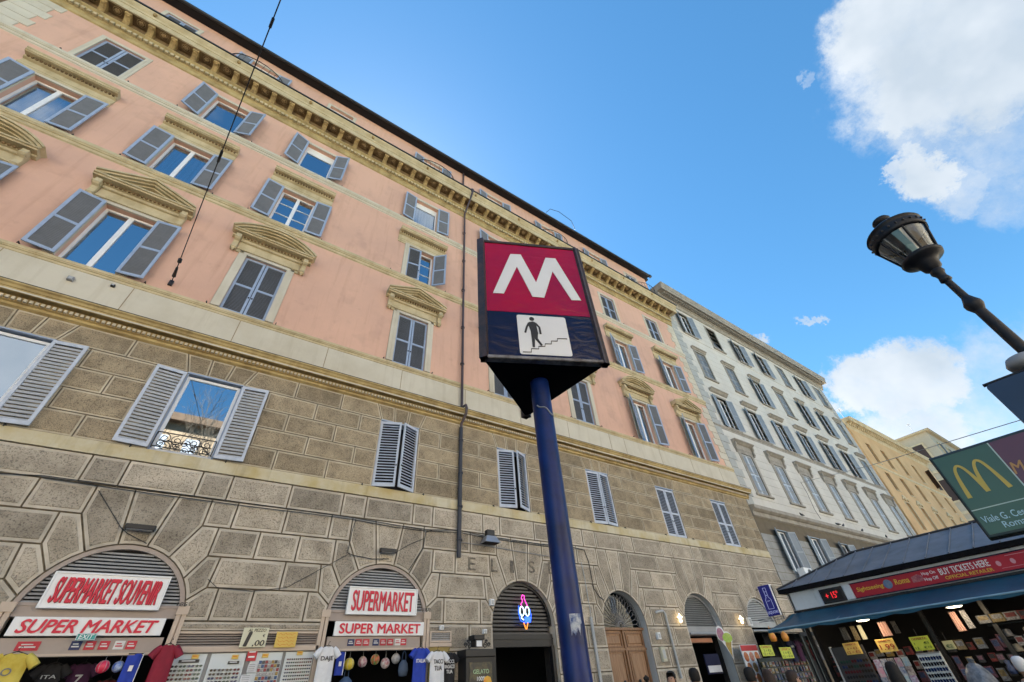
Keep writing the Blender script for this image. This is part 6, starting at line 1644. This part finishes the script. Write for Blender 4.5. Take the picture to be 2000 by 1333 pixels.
for x in (1.2, 3.1, 5.2): 
    b = MB(); b.tube([(x, -.98, 2.37), (x, -.05, 2.60)], .012, 5); b.build('awning_arm', greym, ki)
def kthing(nm, label, cat, lx, ly, z, group=None, rz=0):
    return thing(nm, label, cat, (12.6+ly, 6.05-lx, z), R(-90)+rz, group)
td = kthing('temperature_display', 'black LED display showing a red temperature at the left end of the kiosk fascia', 'display', 1.02, -.03, 2.765)
b = MB(); b.bbox(-.25, .25, -.03, .03, 0, .285, .008); b.build('casing', mat('display_casing', (.012, .014, .022), .4), td); b = MB(); b.box(-.21, .21, -.034, -.031, .04, .245); b.build('screen', inter, td)
led = mat('red_led', (.6, .01, .015), .5, var=0, emit=(1, .03, .04), es=.16)
inst('digits', text_mesh('+ 15°', .28, .13, led, .002, .01), td, (.0, -.037, .145))
b = MB(); b.bbox(.28, .44, -.03, .01, 0, .285, .005); b.build('end_plate', fas, td)
tb = kthing('ticket_banner', 'long red bus ticket banner along the kiosk fascia', 'banner', 1.47, -.02, 2.775)
banm = mat('red_banner', (.42, .012, .03), .5, var=.06, vs=3)
b = MB(); b.bbox(0, 8.0, -.018, .0, 0, .262, .003); b.build('sheet', banm, tb)
b = MB(); b.box(-.01, 8.01, -.022, .0, -.018, -.001); b.box(-.01, 8.01, -.022, .0, .263, .283); b.build('dark_rail', cnav, tb)
def tbt(s, x, w_, z, h, m_, sh=0, bold=.02): inst('lettering', text_mesh(s, w_, h, m_, .003, bold, sh), tb, (x, -.021, z))
lyel = mat('yellow_ink', (.72, .50, .05), .5, var=0)
tbt('Sightseeing', .36, .54, .13, .10, lyel, .1); tbt('Roma', .99, .27, .15, .10, lyel, .1)
b = MB(); b.lathe([(.001, 0), (.06, .0), (.085, .004)], 16); b.v = [(x_+.72, z_-.024, y_+.14) for x_, y_, z_ in b.v]; b.build('globe_picture', mat('globe_blue', (.08, .16, .35), .5, vs=18, col2=(.2, .25, .3)), tb)
b = MB(); b.prism([(1.17, .08), (1.36, .08), (1.38, .17), (1.30, .21), (1.18, .18)], -.023, -.019); b.prism([(1.19, .11), (1.35, .11), (1.35, .13), (1.19, .13)], -.026, -.0235); b.build('bus_picture', mat('bus_maroon', (.25, .04, .08), .5, vs=30, col2=(.5, .2, .2)), tb)
tbt('Hop On', 1.50, .23, .19, .07, white); tbt('Hop Off', 1.50, .24, .09, .07, white); tbt('BUY TICKETS HERE', 2.08, .80, .175, .11, white); tbt('OFFICIAL RETAILER', 2.10, .76, .06, .055, lyel)
b = MB()
for i in range(7):
    x = 2.60+i*.21; b.prism([(x+.035*math.cos(a*math.pi/6), .13+.045*math.sin(a*math.pi/6)) for a in range(12)], -.022, -.019)
b.box(2.75, 4.2, -.022, -.019, .225, .232); b.box(2.6, 4.2, -.022, -.019, .045, .05); b.build('small_symbols', mat('pink_ink', (.6, .3, .35), .5, var=0), tb)
for k, (lx, nm) in enumerate(((1.62, 'left'), (3.20, 'right'))):
    t_ = kthing('awning_lamp', nm+' bright dish lamp under the teal awning', 'lamp', lx, -.70, 2.33, 'dish lamps under the kiosk awning')
    b = MB(); b.lathe([(.001, -.012), (.09, -.015), (.12, .0)], 18); b.build('lit_disc', mat('lamp_glow', (1, .95, .8), .4, var=0, emit=(1, .86, .6), es=1.2), t_)
    b = MB(); b.lathe([(.125, .0), (.10, .04), (.04, .07), (.03, .12)], 18); b.build('lamp_shade', greyl, t_)
    pl_ = bpy.data.lights.new('lamp_bulb', 'POINT'); pl_.energy = 1.6; pl_.color = (1, .78, .5); pl_.shadow_soft_size = .08
    po_ = bpy.data.objects.new('lamp_bulb', pl_); COL.objects.link(po_); po_.parent = t_; po_.location = (0, 0, -.08)
def kcard(label, lx, z, w_, h, m_, lines):
    t_ = pcard(label, 12.0, 6.05-lx, z, w_, h, m_, lines, R(-90)); return t_
kcard('orange price card leftmost on the kiosk front', 1.13, 1.80, .31, .20, ycard, [('OFFERTA', .7, .14, 0, .84, inkr), ('6 = €3', .6, .2, 0, .52, inkr), ('12 = €5', .8, .24, 0, .2, inkr)])
kcard('orange price card reading 1.99 second on the kiosk front', 1.77, 1.785, .32, .21, ycard, [('OFFERTA', .7, .14, 0, .84, inkr), ('1.99', .8, .42, .02, .38, inkr)])
kcard('lime price card third on the kiosk front', 2.36, 1.755, .31, .215, gcard, [('OFFERTA', .8, .16, 0, .84, inkr), ('1      €1', .75, .17, 0, .52, inkg), ('12    €10', .85, .17, 0, .2, inkg)])
kcard('small pale price card rightmost on the kiosk front', 2.76, 1.73, .16, .13, mat('pale_card', (.55, .52, .28), .7), [('€2', .6, .4, 0, .4, inkg)])
# rows of goods on the kiosk
def kobj(nm, me, lx, ly, z, lab, cat, grp, rz=0, sc_=(1, 1, 1)):
    o_ = inst(nm, me, None, (12.6+ly, 6.05-lx, z), (0, 0, R(-90)+rz), sc_); tag(o_, lab, cat, grp); return o_
for i in range(22):
    for j in range(3):
        q_ = rnd.randrange(8)
        kobj('souvenir_packet', GB[q_], .35+i*.17+rnd.uniform(-.035, .035), .12+rnd.uniform(-.08, .03), 1.35+j*.21+rnd.uniform(-.03, .03), '%s packet inside the kiosk, %s from left, %s row up' % (GCN[q_], ORD[i], ORD[j]), 'souvenir', 'souvenir packets on the kiosk shelves', R(rnd.uniform(-30, 30)), (rnd.uniform(.7, 1.3), 1, rnd.uniform(.7, 1.25)))
for i in range(20):
    kobj('figurine', GP[rnd.randrange(6)], 3.3+i*.115, -.15, 1.42+.0*i, '%s small figurine from the left along the kiosk counter' % ORD[i], 'figurine', 'figurines on the kiosk counter', 0, (1.2, 1.2, 1.3))
kb = thing('display_rack', 'dark sunglasses rack under the leftmost orange price card', 'rack', (12.1, 5.05, 1.0), R(-90)); b = MB(); b.bbox(-.33, .30, -.02, .03, 0, .95, .006); b.build('board', mat('charcoal_board', (.045, .045, .05), .5), kb); b = MB(); b.bbox(-.36, -.33, -.03, .04, 0, .97, .004); b.build('grey_edge', greyl, kb)
for i in range(5):
    for j in range(5): kobj('sunglasses', SG[rnd.randrange(5)], .80+i*.11, -.535, 1.36+j*.085, 'glossy sunglasses on the dark kiosk rack, %s from the left, %s row up' % (ORD[i], ORD[j]), 'sunglasses', 'sunglasses on the dark kiosk rack', 0, (.75, 1, 1.1))
kb2 = thing('display_rack', 'white sunglasses board under the lime price card', 'rack', (12.1, 3.70, 1.0), R(-90)); b = MB(); b.bbox(-.20, .18, -.02, .03, 0, .72, .006); b.build('board', MATS['display_board'], kb2); b = MB(); b.box(-.2, .18, -.03, -.02, .70, .72); b.build('top_rail', greym, kb2)
for i in range(4):
    for j in range(6): kobj('sunglasses', SG[(0, 2)[j % 2]], 2.21+i*.09, -.535, 1.22+j*.083, '%s sunglasses on the white kiosk board, %s from the left, %s row up' % (('black', 'blue')[j % 2], ORD[i], ORD[j]), 'sunglasses', 'sunglasses on the white kiosk board', 0, (.58, 1, 1.3))
mg = [mat('cover_%d' % i, c_, .3, vs=24, col2=c2_) for i, (c_, c2_) in enumerate([((.45, .50, .60), (.25, .08, .2)), ((.55, .25, .35), (.5, .5, .5)), ((.5, .5, .52), (.08, .12, .25)), ((.30, .45, .55), (.55, .55, .5)), ((.5, .45, .4), (.12, .08, .1))])]
for i in range(5):
    for j in range(3):
        b = MB(); b.bbox(-.055, .055, -.008, .008, -.07, .07, .003); me = b.mesh('magazine', [mg[(i*2+j) % 5]])
        kobj('magazine', me, 1.42+i*.125, -.50-.03*j, 1.62-j*.14, 'glossy booklet under the 1.99 price card, %s from the left, %s row down' % (ORD[i], ORD[j]), 'booklet', 'booklets under the 1.99 price card', R(rnd.uniform(-15, 15)))
# hanging strips of goods lit by the lamps
for k, (lx, w_, z, h, m_) in enumerate(((1.02, .16, 2.06, .22, gm[4]), (1.22, .12, 2.03, .25, gm[3]), (1.36, .10, 2.03, .25, MATS['cream_card']), (1.80, .18, 2.04, .24, mat('pink_cloth', (.55, .33, .28), .8)), (2.0, .10, 2.06, .2, gm[5]), (3.02, .12, 1.98, .30, MATS['pink_cloth']), (3.18, .10, 2.0, .28, gm[6]))):
    t_ = kthing('hanging_scarf', ('dark scarf at the far end of', 'ochre scarf left of the left lamp under', 'cream striped scarf beside the left lamp under', 'pink patterned scarf right of the left lamp under', 'dark brown scarf near the left lamp under', 'pink striped scarf below the right lamp under', 'pale grey scarf behind the right lamp under')[k]+' the kiosk awning', 'scarf', lx, -.35, z, 'scarves hanging under the kiosk awning')
    b = MB(); vs = []
    n_ = 14
    for i in range(n_+1): vs += [(-w_/2+w_*i/n_, .018*math.sin(i*1.6), 0), (-w_/2*.9+w_*.9*i/n_, .022*math.sin(i*1.6+.4), h)]
    b.add(vs, [(2*i, 2*i+2, 2*i+3, 2*i+1) for i in range(n_)], 0, True); b.build('cloth', m_, t_)
    b = MB(); b.tube([(-w_/2, 0, h), (w_/2, 0, h)], .008, 5); b.build('rod', iron, t_)
# hats and bags towards the right end
hm = [mat('hat_%d' % i, c_, .8, var=.15, vs=20) for i, c_ in enumerate([(.30, .27, .22), (.10, .10, .12), (.20, .20, .22), (.35, .33, .30)])]
HT = []
for i in range(4):
    b = MB(); b.lathe([(.15, .0), (.10, .015), (.085, .03), (.08, .09), (.05, .11), (.0, .115)], 16); HT.append(b.mesh('hat', [hm[i]]))
for i in range(9):
    for j in range(3): kobj('hat', HT[(i+j*2) % 4], 3.5+i*.30, .15, 1.62+j*.22, '%s hat from the left on the %s right kiosk shelf' % (ORD[i], ('lowest', 'middle', 'top')[j]), 'hat', 'hats on the right kiosk shelves', 0, (.8, .8, 1))
for i in range(5):
    kobj('souvenir_packet', GB[(i*3) % 8], 3.35+i*.2, -.05, 2.12, '%s boxed souvenir from the left on the top kiosk shelf' % ORD[i], 'souvenir', 'boxed souvenirs on the top kiosk shelf', 0, (1.6, 1, .8))
b = MB(); b.box(3.3, KL, .1, .4, 1.58, 1.60); b.box(3.3, KL, .1, .4, 1.80, 1.82); b.box(3.3, KL, .1, .4, 2.02, 2.04); b.build('shelf', blackm, ki)
pb = kthing('plastic_bag', 'translucent grey plastic bag over goods in front of the kiosk', 'plastic bag', 3.02, -1.0, 1.15)
b = MB(); b.lathe([(.22, 0), (.21, .12), (.16, .26), (.09, .35), (.03, .38), (.0, .385)], 16, sx=1.0, sy=.7); b.build('film', mat('grey_film', (.22, .25, .30), .25, vs=12, col2=(.10, .12, .15), bump=.5, bs=14), pb)
b = MB(); b.tube([(0, 0, .37), (.02, 0, .43)], [.03, .05], 8); b.build('knot', MATS['grey_film'], pb)

# ------------------------------------------------------------------ people
skin = mat('skin', (.46, .27, .19), .55, var=.05); skin_d = mat('darker_skin', (.30, .16, .11), .55, var=.05)
def person(label, x, y, hgt, face, top_m, hair_m, hair='short', skin_m=None, trouser=None, pack=None):
    """face: heading in degrees from +X, the direction the person looks"""
    skin_m = skin_m or skin; trouser = trouser or cnav
    t_ = thing('person', label, 'person', (x, y, 0), R(face), 'people walking past the shops')
    s = hgt/1.75
    # local +x = forward
    Vt = [((0, 0, .98), .13), ((0, 0, 1.14), .125), ((.0, 0, 1.32), .145), ((-.01, 0, 1.44), .10), ((.0, 0, 1.50), .055), ((.01, 0, 1.555), .056),
          ((0, .19, 1.41), .055), ((0, .235, 1.14), .045), ((.08, .24, .92), .035), ((0, -.19, 1.41), .055), ((0, -.235, 1.14), .045), ((.06, -.24, .92), .035),
          ((0, .09, .90), .095), ((.03, .10, .50), .062), ((-.02, .10, .09), .042), ((.13, .10, .04), .035), ((0, -.09, .90), .095), ((.0, -.10, .50), .062), ((-.06, -.10, .09), .042), ((.08, -.10, .04), .035),
          ((.015, 0, 1.62), .072), ((.02, 0, 1.69), .070)]
    E_ = [(0, 1), (1, 2), (2, 3), (3, 4), (4, 5), (3, 6), (6, 7), (7, 8), (3, 9), (9, 10), (10, 11), (0, 12), (12, 13), (13, 14), (14, 15), (0, 16), (16, 17), (17, 18), (18, 19), (5, 20), (20, 21)]
    me = bpy.data.meshes.new('body'); me.from_pydata([(p[0]*s, p[1]*s, p[2]*s) for p, r_ in Vt], E_, [])
    ob = bpy.data.objects.new('body', me); COL.objects.link(ob)
    md = ob.modifiers.new('skin', 'SKIN'); sl = me.skin_vertices[0].data
    for i, (p, r_) in enumerate(Vt): sl[i].radius = (r_*s*(1.25 if i in (1, 2, 0) else 1), r_*s*(1.0 if i in (0, 1, 2) else 1)); sl[i].use_root = (i == 0)
    ob.modifiers.new('subdivision', 'SUBSURF').levels = 2
    bpy.context.view_layer.update()
    m2 = bpy.data.meshes.new_from_object(ob.evaluated_get(bpy.context.evaluated_depsgraph_get()))
    bpy.data.objects.remove(ob)
    m2.materials.clear()
    for mm_ in (top_m, skin_m, trouser): m2.materials.append(mm_)
    for p in m2.polygons:
        z = p.center.z/s; yy = abs(p.center.y)/s
        p.material_index = 1 if (z > 1.475 or (z < .99 and yy > .19)) else (2 if z < .95 else 0); p.use_smooth = True
    inst('body', m2, t_)
    # facial features and hair
    b = MB(); b.tube([(.085*s, 0, 1.645*s), (.112*s, 0, 1.612*s), (.085*s, 0, 1.605*s)], [.008*s, .014*s, .006*s], 6); b.build('nose', skin_m, t_)
    for s_ in (-1, 1):
        b = MB(); b.lathe([(.001, -.009*s), (.011*s, 0), (.001, .009*s)], 8, (.084*s, s_*.030*s, 1.652*s)); b.build('eye', blackm, t_)
        b = MB(); b.lathe([(.001, -.03*s), (.014*s, -.01*s), (.016*s, .015*s), (.001, .03*s)], 8, (.0, s_*.080*s, 1.63*s), sx=1, sy=.5); b.build('ear', skin_m, t_)
    b = MB(); b.box(.075*s, .090*s, -.02*s, .02*s, 1.578*s, 1.584*s); b.build('mouth', darkred, t_)
    b = MB(); cx, cz = -.008*s, 1.668*s; prof = [(.001, .098), (.045, .092), (.074, .068), (.087, .03), (.088, -.01), (.084, -.05), (.070, -.085)]
    segs = 20; vs = []
    for ri, (r_, z_) in enumerate(prof):
        for k in range(segs):
            a = 2*math.pi*k/segs; fr_ = max(0, math.cos(a)); z2 = z_; rr_ = r_
            if fr_ > .45 and z_ < .05: z2 = .052+.02*fr_; rr_ = r_*.92
            vs.append((cx+rr_*s*1.05*math.cos(a)*(1+.03*math.sin(k*2.7)), rr_*s*.93*math.sin(a)*(1+.03*math.cos(k*3.1)), cz+z2*s))
    b.add(vs, [(i*segs+k, (i+1)*segs+k, (i+1)*segs+(k+1) % segs, i*segs+(k+1) % segs) for i in range(len(prof)-1) for k in range(segs)], 0, True)
    if hair == 'bun': b.lathe([(.001, -.045*s), (.04*s, -.02*s), (.045*s, .01*s), (.001, .045*s)], 10, (cx-.05*s, 0, cz+.13*s))
    if hair == 'long': b.tube([(cx-.06*s, 0, cz+.02*s), (cx-.09*s, 0, cz-.12*s), (cx-.10*s, 0, cz-.28*s), (cx-.09*s, 0, cz-.38*s)], [.085*s, .10*s, .09*s, .03*s], 12)
    b.build('hair', hair_m, t_)
    if pack:
        b = MB(); b.tube([(-.20*s, 0, 1.02*s), (-.22*s, 0, 1.2*s), (-.20*s, 0, 1.40*s)], [.12*s, .15*s, .10*s], 10); b.build('backpack', pack, t_)
        for s_ in (-1, 1):
            b = MB(); b.tube([(-.14*s, s_*.12*s, 1.42*s), (.0, s_*.13*s, 1.50*s), (.13*s, s_*.13*s, 1.38*s), (.12*s, s_*.13*s, 1.15*s)], .018*s, 6); b.build('strap', pack, t_)
    return t_
hblk = mat('black_hair', (.006, .005, .005), .75, var=.2, vs=60); hbrn = mat('brown_hair', (.035, .018, .012), .7, var=.2, vs=60)
def at(az, d): return d*math.sin(R(az)), d*math.cos(R(az))
x_, y_ = at(48.2, 8.0); person('person with black hair in a top bun walking before the oak door', x_, y_, 1.63, 60, cnav, hblk, 'bun', skin_d)
x_, y_ = at(50.8, 10.2); person('person in a white hooded top left of the bar doorway', x_, y_, 1.76, 200, cw, hblk, 'short')
x_, y_ = at(53.1, 9.4); person('person with short black hair seen from behind in a grey shirt', x_, y_, 1.76, 50, greym, hblk, 'short', skin_d)
x_, y_ = at(58.3, 9.0); person('person in a pale blue shirt with a navy backpack near the food poster', x_, y_, 1.70, 10, mat('pale_blue_cotton', (.42, .52, .68), .9, var=.05), hblk, 'short', skin_d, pack=cnav)
x_, y_ = at(59.8, 9.6); person('person with long brown hair right of the navy backpack', x_, y_, 1.66, 40, MATS['dark_red_cotton'], hbrn, 'long')
x_, y_ = at(61.9, 8.6); person('person with dark hair in profile before the dark stall', x_, y_, 1.62, -25, cbk, hbrn, 'short')
x_, y_ = at(69.9, 9.3); person('person with long black hair browsing at the kiosk booklets', x_, y_, 1.62, 20, cbk, hblk, 'long')
x_, y_ = at(78.2, 9.8); person('person in a white cap at the right end of the kiosk', x_, y_, 1.56, 10, greyl, MATS['white_cotton'], 'short')
